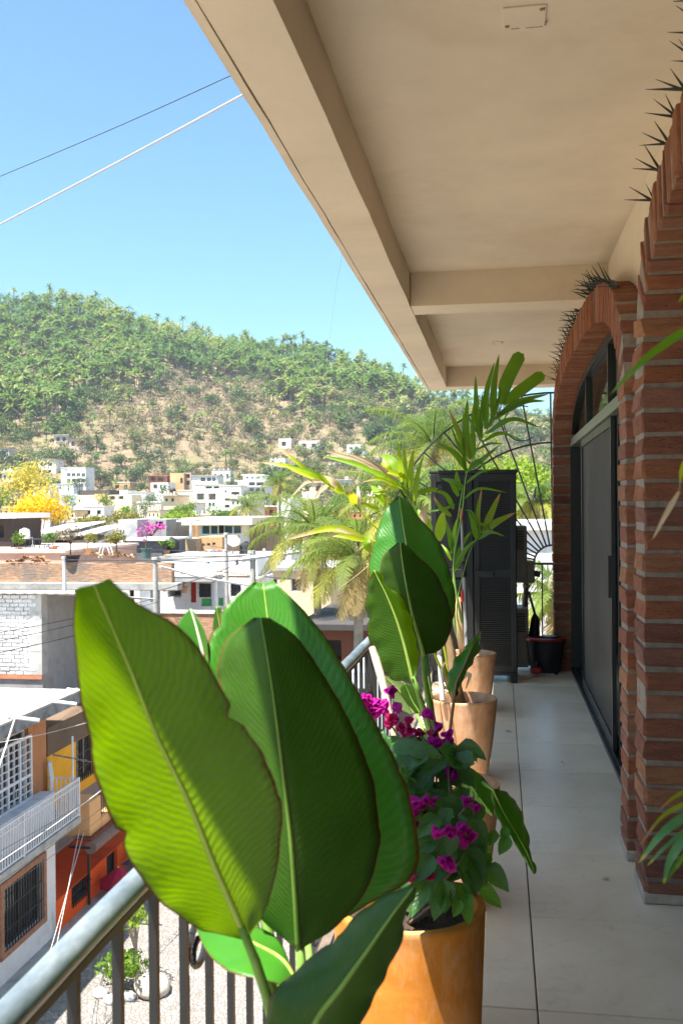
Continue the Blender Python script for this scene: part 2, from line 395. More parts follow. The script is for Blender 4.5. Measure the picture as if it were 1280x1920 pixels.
def build_arch(A, name, label, lo=-9, x_of=XR, piers=(1, 1), sides=True):
    th = thing(name, label, 'brick arch', (x_of(A.y1), A.y1, 0))
    nz = int(round(A.zs/CO)); cz = A.zs/nz
    # mortar core, a little inside the brick faces
    m = MB(); rec = .009
    for side in (0, 1):
        if not piers[side]: continue
        yj = A.y0 if side == 0 else A.y1; s = -1 if side == 0 else 1
        m.box(x_of(yj)+rec, x_of(yj)+A.dx-rec, yj+s*rec, yj+s*(A.pier-rec), .0, A.zs)
        for k in range(nz):
            z = (k+.5)*cz
            jw = random.uniform(-.003, .003)
            brick(th, (x_of(yj)+A.dx/2+random.uniform(-.004, .004)+.002, yj+s*A.pier/2+random.uniform(-.004, .004), z), (0, 1), (1, 0), (A.dx, A.pier+jw, cz-.0175+random.uniform(-.005, .004)))
    Lt = A.L[-1]; nb = int(round(Lt/CO)); cl = Lt/nb
    for k in range(nb):
        p, t, n = A.at((k+.5)*cl)
        if p[0] < lo: continue
        c = p + n*A.T/2; x = x_of(p[0])
        brick(th, (x+A.dx/2+random.uniform(-.004, .004)+.002, c[0], c[1]), t, n, (A.dx, A.T+random.uniform(-.006, .006), cl-.0175+random.uniform(-.005, .004)))
    vs = []; fs = []; q = 0
    for k in range(0, 121):
        p, t, n = A.at(Lt*k/120); x = x_of(p[0])
        a = p + n*rec; b = p + n*(A.T-rec)
        vs += [(x+rec, a[0], a[1]), (x+rec, b[0], b[1]), (x+A.dx-rec, b[0], b[1]), (x+A.dx-rec, a[0], a[1])]
    for k in range(120):
        b = 4*k
        for i in range(4): fs.append((b+i, b+(i+1) % 4, b+4+(i+1) % 4, b+4+i))
    m.add(vs, fs); m.build('mortar', M_mortar, th)
    return th
yp1 = at_Z(1207, 1695, 0).y; yp2 = at_Z(1175, 1615, 0).y
A1 = Arch(yp1-4.5, yp1, 2.12, .43, 2.6, .20, .255, .34)
A2 = Arch(yp2+.235, at_Z(1074, 1258, 0).y, 1.95, .585, 2.7, .195, .235, .205)
arch1 = build_arch(A1, 'brick_arch', 'near red brick arch and pier at the right edge of the photo', lo=-.9, piers=(0, 1))
arch2 = build_arch(A2, 'brick_arch', 'far flattened brick arch framing the dark sliding door')
for (A, th, y) in ((A1, arch1, yp1), (A2, arch2, yp2)):      # worn plinth skim at the pier foot
    x = XR(y); p0 = (y-.004, y+A.pier+.004) if A is A1 else (y-.004, y+A.pier-.002)
    MB().box(x-.006, x+.2, p0[0], p0[1], .0005, .045).build('plinth', surf('plinth_mortar', (.40, .33, .27), .3, 15, .95, .7, .006, 30), th, bev=.008)
# plaster wall round the arches
wall = thing('house_wall', 'tan plastered house wall behind and above the brick arches', 'wall', (XW, yp2, 0))
m = MB()
def ztop_in(A, y): return A.zin(y) + A.T*.6
yy = np.arange(YN, YE+1e-6, .05)
for a, b in zip(yy[:-1], yy[1:]):
    mid = (a+b)/2; za = zb = 0
    for A in (A1, A2):
        if A.y0-.02 < mid < A.y1+.02: za, zb = [max(.0, ztop_in(A, min(max(v, A.y0), A.y1))) for v in (a, b)]
    x = XW
    m.quad((x, a, za), (x, b, zb), (x, b, ZC), (x, a, ZC))
    m.quad((x, a, za), (x+.2, a, za), (x+.2, b, zb), (x, b, zb))
m.box(XW+.001, XW+.16, A1.y1+.02, A2.y0-.02, 0, ZC-.001)
m.box(XW+.001, XW+.16, A2.y1+.02, YE, 0, ZC-.001)
m.build('plaster', M_plaster, wall)
# room behind the glass
rm = MB()
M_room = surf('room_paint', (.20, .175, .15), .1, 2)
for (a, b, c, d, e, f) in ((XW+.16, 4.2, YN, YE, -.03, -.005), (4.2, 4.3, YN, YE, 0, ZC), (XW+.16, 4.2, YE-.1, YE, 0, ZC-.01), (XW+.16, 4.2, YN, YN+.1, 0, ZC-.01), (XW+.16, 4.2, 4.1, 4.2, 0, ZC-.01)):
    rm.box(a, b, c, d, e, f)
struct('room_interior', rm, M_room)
# ---- sliding door
def glassmat():
    t = NT('door_glass'); t.set(Base_Color=(.02, .035, .03), Roughness=.03, Specular_IOR_Level=.6)
    tr = t.new('ShaderNodeBsdfTransparent'); tr.inputs[0].default_value = (.55, .66, .6, 1)
    mx = t.new('ShaderNodeMixShader'); mx.inputs[0].default_value = .45
    t.L(t.b.outputs[0], mx.inputs[1]); t.L(tr.outputs[0], mx.inputs[2]); t.L(mx.outputs[0], t.out.inputs[0]); return t.m
M_glass = glassmat()
def screenmat():
    t = NT('insect_screen'); co = t.coord('Object'); n = t.noise(co, 2.5, 4)
    t.set(Base_Color=t.ramp(n, [(.3, (.05, .044, .039)), (.7, (.08, .07, .062))]), Roughness=.75)
    tr = t.new('ShaderNodeBsdfTransparent'); mx = t.new('ShaderNodeMixShader'); mx.inputs[0].default_value = .22
    t.L(t.b.outputs[0], mx.inputs[1]); t.L(tr.outputs[0], mx.inputs[2]); t.L(mx.outputs[0], t.out.inputs[0]); return t.m
M_screen = screenmat()
def sliding(A, label, ya, yb, yc):
    x = XD if A is A2 else .835; d = thing('sliding_door', label, 'sliding door', (x, A.c, 0)); H = 2.03
    y0, y1 = A.y0+.005, A.y1-.005
    MB().box(x-.035, x+.07, y0, y1, .0005, .028).box(x-.012, x-.004, y0, y1, .028, .042).box(x+.03, x+.04, y0, y1, .028, .042).build('threshold', M_frame, d)
    M_tr = surf('transom_aluminium', (.20, .22, .19), .2, 8, .35, .05, .001, metal=.4)
    MB().box(x-.03, x+.06, y0, y1, H, H+.035).box(x-.022, x+.05, y0, y1, H+.04, H+.075).build('transom_rail', M_tr, d, bev=.003)
    MB().box(x-.03, x+.06, y1-.045, y1, .03, H).build('jamb', M_frame, d)
    MB().box(x-.03, x+.06, y0, y0+.045, .03, H).build('jamb', M_frame, d)
    # insect screen on the outer track
    sc = MB().box(x-.012, x+.012, ya, ya+.05, .04, H-.005).box(x-.012, x+.012, yb-.06, yb, .04, H-.005).box(x-.0115, x+.0115, ya+.05, yb-.06, .04, .11).box(x-.0115, x+.0115, ya+.05, yb-.06, H-.06, H-.005)
    so_ = sc.build('screen_panel', M_frame, d)
    MB().quad((x, ya+.05, .11), (x, yb-.06, .11), (x, yb-.06, H-.06), (x, ya+.05, H-.06)).build('mesh_cloth', M_screen, so_)
    MB().box(x-.03, x-.013, ya+.015, ya+.03, .95, 1.2).build('handle', M_black, so_)
    # fixed glass panel on the inner track
    g = MB().box(x+.02, x+.045, y0+.05, y0+.1, .04, H-.005).box(x+.02, x+.045, yc-.06, yc, .04, H-.005).box(x+.021, x+.044, y0+.1, yc-.06, .04, .1).box(x+.021, x+.044, y0+.1, yc-.06, H-.06, H-.005)
    go = g.build('glass_panel', M_frame, d)
    MB().box(x+.03, x+.036, y0+.1, yc-.06, .1, H-.06).build('pane', M_glass, go)
    # arched transom light
    fr = MB(); n = 60; yl = np.linspace(y0, y1, n+1); gl = MB()
    for a, b in zip(yl[:-1], yl[1:]):
        za, zb = A.zin(a)-.006, A.zin(b)-.006
        if min(za, zb) < H+.08: continue
        fr.add([(x-.02,a,za),(x+.04,a,za),(x+.04,b,zb),(x-.02,b,zb),(x-.02,a,za-.05),(x+.04,a,za-.05),(x+.04,b,zb-.05),(x-.02,b,zb-.05)], [(0,1,2,3),(4,7,6,5),(0,3,7,4),(1,5,6,2)])
        gl.quad((x+.01, a, H+.07), (x+.01, b, H+.07), (x+.01, b, zb-.02), (x+.01, a, za-.02))
    fo = fr.build('transom_frame', M_frame, d)
    gl.build('transom_pane', M_glass, fo)
    for q in (.35, .68):
        ym = y0 + (y1-y0)*q; MB().box(x-.015, x+.035, ym-.022, ym+.022, H+.076, A.zin(ym)-.05).build('mullion', M_frame, d)
    return d
yS0 = at_X(1152, 1400, XD).y; yS1 = at_X(1094, 1250, XD).y
sliding(A2, 'dark framed sliding door with grey insect screen inside the far brick arch', yS0, yS1, A2.y0+1.5)
sliding(A1, 'dark framed glass door inside the near brick arch, mostly outside the frame', -.3, 1.4, 1.5)
# ---- bird spikes along the arch tops
spk = MB().tube([(0, 0, 0), (0, 0, .3), (0, 0, 1)], [.05, .042, .006], 6).mesh('spike'); spk.materials.append(surf('green_black_plastic', (.012, .022, .018), .2, 20, .35, .05, .001, spec=.5))
def spikes(A, label, ya, yb, step, ln):
    t = thing('bird_spikes', label, 'bird spikes', (XR(ya), ya, A.zin(ya)+A.T))
    s = MB(); y = ya; pts = []
    while y < yb:
        u = min(A.L, key=lambda l: abs(np.interp(l, A.L, A.P[:, 0]) - y)); p, tg, n = A.at(u); p = p + n*(A.T+.006)
        pts.append((XR(y)+.035, p[0], p[1]+.003))
        for (dx, dy, dz) in ((-1, -.25, .5), (-1, .1, .1), (-.45, .3, 1)):
            v = Vector((dx+random.uniform(-.12, .12), dy+random.uniform(-.2, .2), dz+random.uniform(-.12, .12))).normalized()
            o = bpy.data.objects.new('spike', spk); l = ln*random.uniform(.65, 1.15)
            o.matrix_world = Matrix.Translation(Vector((XR(y)+.02, p[0]+random.uniform(-.015, .015), p[1])) - WL[t.name]) @ v.to_track_quat('Z', 'Y').to_matrix().to_4x4() @ Matrix.Diagonal((l, l, l, 1))
            C.objects.link(o); o.parent = t; WL[o.name] = WL[t.name]
        y += step
    MB().tube(pts, .008, 6).build('base_strip', M_black, t)
spikes(A1, 'green-black bird spikes standing on the near brick arch at the top right', 1.2, 3.66, .15, .105)
spikes(A2, 'thin bird spikes standing along the top of the far brick arch', 4.85, 8.9, .15, .11)

# ---- railing
def railmat():
    t = NT('worn_rail_paint'); co = t.coord('Object', (1, .35, 1)); n = t.noise(co, 14, 6, .7); n2 = t.noise(t.coord('Object'), 60, 4)
    c = t.ramp(n, [(.35, (.075, .105, .125)), (.52, (.14, .175, .20)), (.68, (.24, .28, .31))])
    f = t.ramp(t.noise(t.coord('Object', (1, .6, 1)), 9, 3, .5), [(.72, (0,0,0)), (.735, (1,1,1))]); c = t.mix(f, c, (.6, .5, .36))
    t.set(Base_Color=c, Roughness=t.math('MULTIPLY_ADD', n, .4, .25), Specular_IOR_Level=.5); t.bump(t.math('ADD', n, t.math('MULTIPLY', n2, .3)), .25, .002); return t.m
M_rail = railmat()
RX, RZ = -.60, .879
rail = thing('balcony_railing', 'blue-grey pipe balcony railing with dark iron balusters and scrolls', 'railing', (RX, 0, 0))
MB().tube([(RX, YN+.1*k, RZ+.0008*sin(k*1.3)) for k in range(int((YE-YN)/.1))], .0215, 20).build('handrail', M_rail, rail, smooth='all')
MB().box(RX-.012, RX+.012, YN, YE-.1, RZ-.034, RZ-.021).build('top_strap', M_black, rail)
MB().box(RX-.011, RX+.011, YN, YE-.1, .075, .09).build('bottom_bar', M_black, rail)
bal = MB().box(-.0075, .0075, -.0075, .0075, .09, RZ-.034).mesh('baluster', smooth=False); bal.materials.append(M_black)
def spiral(cx, cz, r0, r1, a0, a1, k=26): return [(0, cx + 1.3*(r0+(r1-r0)*i/k)*cos(a0+(a1-a0)*i/k), cz + (r0+(r1-r0)*i/k)*sin(a0+(a1-a0)*i/k)) for i in range(k+1)]
scm = MB()
zt = RZ-.215
top = spiral(.084, zt-.04, .058, .018, pi, -1.5*pi)          # a C scroll: curl at the top, long leg, curl at the foot
leg_ = [(0, .008, z) for z in np.linspace(.26, zt-.06, 6)]
bot = list(reversed(spiral(.084, .19, .058, .018, pi, 3.5*pi)))
for pth in (top, leg_, bot):
    for a, b in zip(pth[:-1], pth[1:]): scm.tube([a, b], .0072, 6, flat=1)
scr = scm.mesh('scroll', smooth=True); scr.materials.append(M_black)
k = 0; y = 1.495 - .165*24
while y < YE-.15:
    o = bpy.data.objects.new('baluster', bal); o.location = (0, y, 0); link(o, rail)
    if k % 4 == 2:
        for (yo, sc_) in ((.004, 1),):
            o = bpy.data.objects.new('scroll', scr); o.location = (0, y+yo, 0); o.scale = (1, sc_, 1); link(o, rail)
    y += .165; k += 1
for y in (-2.3, 4.62, YE-.12):
    MB().box(RX-.016, RX+.016, y-.016, y+.016, 0, RZ-.02).build('post', M_black, rail)
# ---- sunburst grille that closes the end of the balcony
YG = YE - .05
gc = at_Y(1036, 1057, YG); GX, GZ = gc.x, gc.z
gr = thing('iron_grille', 'black iron sunburst grille closing the far end of the balcony', 'grille', (0, YG, 0))
ppm = (at_Y(1036+100, 1057, YG).x - GX)/100
r0g, r1g, r2g = 36*ppm, 234*ppm, 330*ppm
for k in range(0, 19):
    a = radians(4 + k*9.6)
    MB().tube([(GX+r0g*cos(a), YG, GZ+r0g*sin(a)), (GX+r2g*cos(a), YG, GZ+r2g*sin(a))], .009, 6).build('ray_bar', M_black, gr)
for r in (r0g, r1g, r2g):
    MB().tube([(GX+r*cos(a), YG-.008, GZ+r*sin(a)) for a in np.linspace(0, pi, 40)], .010, 6).build('arc_bar', M_black, gr)
MB().box(RX, XW+.1, YG-.012, YG+.012, GZ-.012, GZ+.012).build('middle_bar', M_black, gr)
MB().box(RX, XW+.1, YG-.012, YG+.012, .06, .08).build('bottom_bar', M_black, gr)
for k in range(9):
    x = GX-.11 - k*.15
    MB().box(x-.007, x+.007, YG-.007, YG+.007, .08, GZ-.012).build('upright_bar', M_black, gr)
sp = [(GX-57*ppm+34*ppm*cos(a)*(1-.0*a), YG, GZ+272*ppm+34*ppm*sin(a)) for a in np.linspace(1.2, 5.4, 24)]
MB().tube(sp, .006, 6).build('curl', M_black, gr)
# ---- our own building under the balcony
ob = thing('apartment_building', 'tan building under the balcony the photo is taken from', 'building', (3, 4, -9.6))
MB().box(-.3, 9, YN, YE, -9.6, -.21).build('wall', M_plaster, ob)

# ================================================================ THINGS ON THE BALCONY
def terracotta(name, base, hi, wash, ws=.55):
    t = NT(name); co = t.coord('Object'); n = t.noise(co, 5, 6, .68, .5); n2 = t.noise(t.coord('Object', (1, 1, .35)), 9, 5, .7); n3 = t.noise(co, 120, 3)
    c = t.ramp(n, [(.3, tuple(x*.72 for x in base)), (.5, base), (.7, hi)])
    c = t.mix(t.ramp(n2, [(.5, (0,0,0)), (.72, (ws,)*3)]), c, wash)
    t.set(Base_Color=c, Roughness=.85, Specular_IOR_Level=.25); t.bump(t.math('MULTIPLY_ADD', n3, .25, n), .35, .003); return t.m
M_terra = terracotta('terracotta', (.53, .28, .15), (.63, .38, .23), (.72, .55, .40), .75)
M_orange = terracotta('orange_terracotta', (.60, .215, .03), (.68, .29, .05), (.70, .47, .27), .6)
def pot(cx, cy, r, h, label, mat, straight=0, rimz=0):
    p = thing('plant_pot', label, 'plant pot', (cx, cy, 0))
    rb = r*(.66 + .3*straight)
    prof = [(0, .004), (rb*.95, .004), (rb, .012)]
    for k in range(1, 13):
        u = k/12; prof.append((rb + (r-rb)*(u**.62 if not straight else u), h*u*.985))
    prof[-1] = (r, h*.97)
    prof += [(r*1.005, h*.985), (r*.995, h), (r*.90, h*1.002), (r*.875, h*.985), (r*.86, h*.9), (r*.84, h*.8)]
    MB().lathe(prof, (cx, cy, .001), 48, wob=.012).build('body', mat, p, smooth=True)
    m = MB(); n = 20; zs = h*.88; R = r*.862
    vs = [(cx, cy, zs)]; fs = []
    for i in range(1, 7):
        for j in range(n):
            a = 2*pi*j/n; vs.append((cx+R*i/6*cos(a), cy+R*i/6*sin(a), zs + random.uniform(-.010, .010)))
    for j in range(n): fs.append((0, 1+j, 1+(j+1) % n))
    for i in range(5):
        for j in range(n): a0 = 1+i*n+j; a1 = 1+i*n+(j+1) % n; fs.append((a0, a1, a1+n, a0+n)) if False else fs.append((a0, a0+n, a1+n, a1))
    m.add(vs, fs).build('soil', M_soil, p, smooth=True)
    return p
def potpos(px, py, h): return at_Z(px, py, h)
P1 = potpos(766, 1693, .455); P2 = potpos(838, 1468, .45); P3 = potpos(866, 1308, .44); P4 = potpos(881, 1224, .42)
P0 = Vector((-.26, 1.5, 0))
pot(P0.x, P0.y, .2, .45, 'terracotta pot of the big-leaved plant, below the bottom edge of the photo', M_terra)
pot(P1.x, P1.y, .2, .455, 'tall bright orange straight-sided pot holding the pink bougainvillea', M_orange, .85)
pot(P2.x, P2.y, .197, .45, 'terracotta pot behind the bougainvillea, with drooping leaf over its rim', M_terra)
pot(P3.x, P3.y, .192, .44, 'chalky terracotta pot third from the viewer, with grey pipe stake', M_terra)
pot(P4.x, P4.y, .19, .42, 'smallest-looking terracotta pot, beside the dark cabinet', M_terra)
# ---- dark plastic cabinet
M_cab = surf('dark_grey_plastic', (.012, .0125, .014), .12, 5, .5, .08, .001, spec=.45)
ca = at_Z(820, 1282, .0); yc0 = at_Z(965, 1281, 0).y
cx0 = at_Y(807, 1000, yc0).x; cx1 = at_Y(968, 1000, yc0).x; ch = at_Y(890, 881, yc0).z
cab = thing('plastic_cabinet', 'tall dark grey plastic utility cabinet with louvred doors at balcony end', 'cabinet', ((cx0+cx1)/2, yc0, 0))
dpt = .44
MB().box(cx0, cx1, yc0+.04, yc0+dpt, .09, ch-.03).build('body', M_cab, cab, bev=.006)
MB().box(cx0-.012, cx1+.012, yc0-.002, yc0+dpt+.01, ch-.03, ch).build('top', M_cab, cab, bev=.008)
MB().box(cx0, cx1, yc0+.01, yc0+dpt, .06, .0895).build('base_rail', M_cab, cab, bev=.004)
for x in (cx0, cx1-.055):
    for yq in (yc0, yc0+dpt-.05): MB().box(x, x+.055, yq, yq+.05, .0005, .0595).build('foot', M_cab, cab)
xm = (cx0+cx1)/2
def cab_door(xa, xb):
    m = MB(); st = .045
    m.box(xa, xa+st, yc0, yc0+.038, .092, ch-.033).box(xb-st, xb, yc0, yc0+.038, .092, ch-.033)
    for (za, zb) in ((.092, .15), (.895, .965), (ch-.1, ch-.033)): m.box(xa+st, xb-st, yc0+.001, yc0+.037, za, zb)
    d = m.build('door', M_cab, cab, bev=.003)
    for (za, zb) in ((.15, .895), (.965, ch-.1)):
        n = int((zb-za)/.0165); l = MB()
        for i in range(n):
            z0 = za+(zb-za)*i/n; z1 = za+(zb-za)*(i+1)/n; h_ = z1-z0
            l.add([(xa+st, yc0+.008, z0), (xb-st, yc0+.008, z0), (xb-st, yc0+.008, z0+h_*.55), (xa+st, yc0+.008, z0+h_*.55), (xa+st, yc0+.022, z0+h_*.62), (xb-st, yc0+.022, z0+h_*.62), (xb-st, yc0+.022, z1), (xa+st, yc0+.022, z1)],
                  [(0,1,2,3), (3,2,5,4), (4,5,6,7)])
            if i < n-1: l.quad((xa+st, yc0+.022, z1), (xb-st, yc0+.022, z1), (xb-st, yc0+.008, z1), (xa+st, yc0+.008, z1))
        l.build('louvres', M_cab, d)
    return d
cab_door(cx0+.006, xm-.006)
d2 = cab_door(xm+.006, cx1-.006)
MB().box(xm+.012, xm+.17, yc0-.022, yc0-.001, .905, .955).build('handle', M_cab, d2, bev=.006)
# ---- beige outdoor units behind the cabinet
M_beige = surf('beige_plastic', (.33, .30, .26), .1, 4, .55, .08, .001)
def acunit(px0, px1, py0, py1, y, dep, label):
    a = at_Y(px0, py0, y); b = at_Y(px1, py1, y); t = thing('outdoor_unit', label, 'outdoor unit', ((a.x+b.x)/2, y, b.z))
    MB().box(a.x, b.x, y, y+dep, b.z, a.z).build('casing', M_beige, t, bev=.015)
    MB().box(a.x+.02, b.x-.02, y-.006, y-.001, b.z+.04, b.z+(a.z-b.z)*.45).build('service_panel', M_beige, t, bev=.003)
    m = MB()
    for k in range(8): zz = a.z-.05-k*.022; m.box(a.x+.03, b.x-.03, y-.005, y-.0008, zz-.008, zz)
    m.build('vent_slats', M_black, t)
    MB().box(b.x-.03, b.x+.02, y+.03, y+.09, b.z+.05, b.z+.12).build('valve_cover', M_black, t, bev=.006)
    return t
yk = yc0+dpt+.15
acunit(950, 988, 986, 1093, yk, .3, 'upper beige outdoor unit with sloped shoulder beside the dark cabinet')
a = at_Y(984, 1052, yk+.05); b = at_Y(1002, 1094, yk+.05)
t = thing('pipe_cover', 'small beige pipe cover box beside the outdoor unit', 'box', ((a.x+b.x)/2, yk, b.z))
MB().box(a.x, b.x, yk+.02, yk+.2, b.z, a.z).build('casing', M_beige, t, bev=.02)
MB().tube([(b.x-.02, yk+.1, b.z+.09), (b.x+.05, yk+.1, b.z+.08)], .028, 10).build('cap', M_black, t)
acunit(950, 991, 1140, 1252, yk-.02, .35, 'lower beige outdoor unit standing on the floor behind the cabinet')
a = at_Y(986, 1092, yk+.1); b = at_Y(982, 1142, yk+.1)
t = thing('drain_pipe', 'short brown pipe between the two beige outdoor units', 'pipe', (a.x, yk, b.z))
MB().tube([(a.x, yk+.1, a.z+.03), (a.x-.005, yk+.1, (a.z+b.z)/2), (b.x, yk+.1, b.z-.02)], .024, 10).build('pipe', surf('brown_pipe', (.2, .15, .12), .2, 8), t, smooth=True)
MB().tube([(a.x, yk+.1, a.z-.02), (a.x, yk+.1, a.z-.05)], .032, 10).build('collar', M_beige, t)
# ---- mop bucket
bc = at_Z(1022, 1262, 0); bk = thing('mop_bucket', 'black mop bucket with red rim and red foot pedal by the brick pier', 'bucket', (bc.x, bc.y, 0))
M_bp = surf('black_plastic', (.014, .014, .016), .15, 6, .42, .05, .001, spec=.5); M_rp = surf('red_plastic', (.33, .012, .02), .15, 8, .35, .05, .001, spec=.5)
ex, ey = 1.0, .72
MB().lathe([(0, .012), (.118, .012), (.128, .02), (.15, .16), (.163, .285), (.172, .293), (.174, .31), (.163, .312), (.155, .285), (.14, .12), (0, .10)], (bc.x, bc.y, 0), 36, ex, ey).build('tub', M_bp, bk, smooth=True)
MB().lathe([(.166, .300), (.179, .298), (.181, .318), (.150, .322), (.142, .30), (.150, .296)], (bc.x, bc.y, 0), 36, ex, ey).build('rim', M_rp, bk, smooth=True)
MB().lathe([(.02, .335), (.075, .335), (.085, .32), (.07, .22), (.03, .2)], (bc.x+.05, bc.y, 0), 24, ex, .9).build('wringer', M_bp, bk, smooth=True)
MB().box(bc.x-.14, bc.x-.04, bc.y-.2, bc.y-.09, .02, .075).build('pedal', M_rp, bk, bev=.02)
MB().tube([(bc.x-.09, bc.y-.13, .05), (bc.x-.085, bc.y-.12, .12)], .02, 10).build('hinge', M_bp, bk)
for (dx, dy) in ((-.09, -.06), (.09, -.06), (-.09, .06), (.09, .06)): MB().tube([(bc.x+dx, bc.y+dy, .0005), (bc.x+dx, bc.y+dy, .018)], .018, 10).build('caster', M_bp, bk)
mh = thing('mop', 'dark mop leaning behind the bucket', 'mop', (at_Y(1001, 1205, bc.y+.3).x, bc.y+.3, 0))
a = at_Y(999, 1200, bc.y+.3); b = at_Y(1001, 1160, bc.y+.3)
MB().tube([(a.x, a.y, .02), (a.x+.005, a.y, a.z), (b.x+.01, b.y, b.z), (b.x+.004, b.y, b.z+.05)], [.045, .055, .04, .012], 10).build('mop_head', M_bp, mh, smooth=True)
MB().tube([(b.x+.004, b.y, b.z+.05), (b.x-.05, b.y+.03, b.z+.25)], .012, 8).build('handle', M_bp, mh)
# ---- pole with red tip, grey pipe stake, wooden stake
M_grey = surf('grey_metal', (.36, .36, .38), .1, 14, .4, .05, .001, metal=.3); M_red = surf('red_rubber', (.55, .03, .07), .15, 20, .5)
d4 = 7.15
def pd(px, py, d): return at_D(px, py, d)
t = thing('extension_pole', 'slim grey extension pole with red tip standing in the pot by the cabinet', 'pole', pd(873, 1208, d4))
MB().tube([pd(874, 1216, d4), pd(869, 1075, d4)], .014, 10).build('lower_tube', M_grey, t, smooth=True)
MB().tube([pd(869, 1082, d4-.003), pd(868, 1052, d4-.003)], .019, 10).build('twist_lock', M_bp, t, smooth=True)
MB().tube([pd(868, 1053, d4), pd(865, 974, d4)], .0105, 10).build('upper_tube', M_grey, t, smooth=True)
MB().tube([pd(865, 975, d4-.002), pd(864.7, 956, d4-.002), pd(864.6, 953, d4)], [.0135, .0135, .008], 10).build('tip', M_red, t, smooth=True)
MB().tube([pd(866, 1128, d4-.02), pd(865.5, 1106, d4-.02)], [.011, .008], 8).build('tag', surf('orange_tape', (.7, .08, .04), .1, 20), t)
t = thing('pipe_stake', 'pale grey plastic pipe stake standing in the third terracotta pot', 'stake', pd(829, 1305, 5.35))
MB().tube([pd(829, 1312, 5.35), pd(823, 1215, 5.35), pd(817, 1120, 5.4)], .014, 12).build('pipe', M_whitemetal, t, smooth=True)
MB().tube([pd(823, 1222, 5.348), pd(822.5, 1212, 5.348)], .018, 12).build('coupling', M_grey, t, smooth=True)
t = thing('wooden_stake', 'pale peeling wooden stake leaning beside the bougainvillea', 'stake', pd(742, 1402, 2.9))
M_wood = surf('pale_wood', (.56, .44, .33), .35, 25, .9, .5, .004, 40)
MB().tube([pd(747, 1430, 2.85), pd(738, 1380, 2.88), pd(728, 1330, 2.91), pd(717, 1280, 2.95), pd(704, 1235, 2.98), pd(697, 1214, 3.0)], [.0085, .009, .0095, .0115, .012, .010], 8).build('pole', M_wood, t, smooth=True)
# ================================================================ PLANTS ON THE BALCONY
def smooth_path(pts, n):
    """Catmull-Rom through pts (k x 3), resampled to n points by arc length"""
    P = np.array([tuple(p) for p in pts], float)
    if len(P) == 2: return np.array([P[0] + (P[1]-P[0])*i/(n-1) for i in range(n)])
    Q = np.vstack([2*P[0]-P[1], P, 2*P[-1]-P[-2]]); out = []
    for i in range(1, len(Q)-2):
        for u in np.linspace(0, 1, 14, endpoint=False):
            a, b, c, d = Q[i-1], Q[i], Q[i+1], Q[i+2]
            out.append(.5*((2*b) + (-a+c)*u + (2*a-5*b+4*c-d)*u*u + (-a+3*b-3*c+d)*u**3))
    out.append(P[-1]); out = np.array(out)
    L = np.concatenate([[0], np.cumsum(np.linalg.norm(np.diff(out, axis=0), axis=1))])
    s = np.linspace(0, L[-1], n); return np.stack([np.interp(s, L, out[:, k]) for k in range(3)], 1)
def blade(name, Mid, Lf, Rt, mat, parent, cup=.0, n=40, m=7, rib=.004, ribmat=None, wave=0.0, thick=.0009):
    """a broad leaf lofted from edge to midrib to edge; points run from base to tip"""
    m0, l0, r0 = [smooth_path(p, n) for p in (Mid, Lf, Rt)]
    mb = MB(); vs = []; uv = []; fs = []; W = 2*m+1
    rs = random.Random(len(name)*31 + int(abs(Mid[0][0])*1e4))
    for i in range(n):
        tan_ = m0[min(i+1, n-1)] - m0[max(i-1, 0)]; tan_ /= np.linalg.norm(tan_) + 1e-9
        for j in range(-m, m+1):
            s = abs(j)/m; E = l0[i] if j < 0 else r0[i]
            e = E - m0[i]; wd = np.linalg.norm(e); nn = np.cross(tan_, e); nn /= np.linalg.norm(nn) + 1e-9
            if nn[1] > 0: nn = -nn
            ej = 1 + .022*mnoise.noise(Vector((i*.9, 3.1 if j < 0 else 8.7, len(vs)*0 + m0[0][0]*40))) - (.10 if (i*7 + (3 if j < 0 else 0) + int(abs(m0[0][0])*1000)) % 53 == 0 and 4 < i < n-4 else 0)
            p = m0[i] + e*s*(1 + (ej-1)*s) + nn*(cup*wd*sin(pi*s))
            if wave: p = p + nn*wave*s*s*mnoise.noise(Vector((i*.22, s*1.5 + (5 if j < 0 else 0), rs.random()*0 + len(name))))
            vs.append(p); uv.append((i/(n-1), .5 + .5*j/m))
    for i in range(n-1):
        for j in range(W-1): a = i*W+j; fs.append((a, a+1, a+W+1, a+W))
    mb.add(vs, fs); mb.uv = uv
    o = mb.build(name, mat, parent, smooth='all')
    if thick: md = o.modifiers.new('thickness', 'SOLIDIFY'); md.thickness = thick; md.offset = 0
    if rib:
        pts = [Vector(p) + Vector((0, -.0012, 0)) for p in m0]
        MB().tube(pts, [rib*(1 - .8*i/(n-1)) for i in range(n)], 8).build('midrib', ribmat or M_rib, o, smooth='all')
    return o
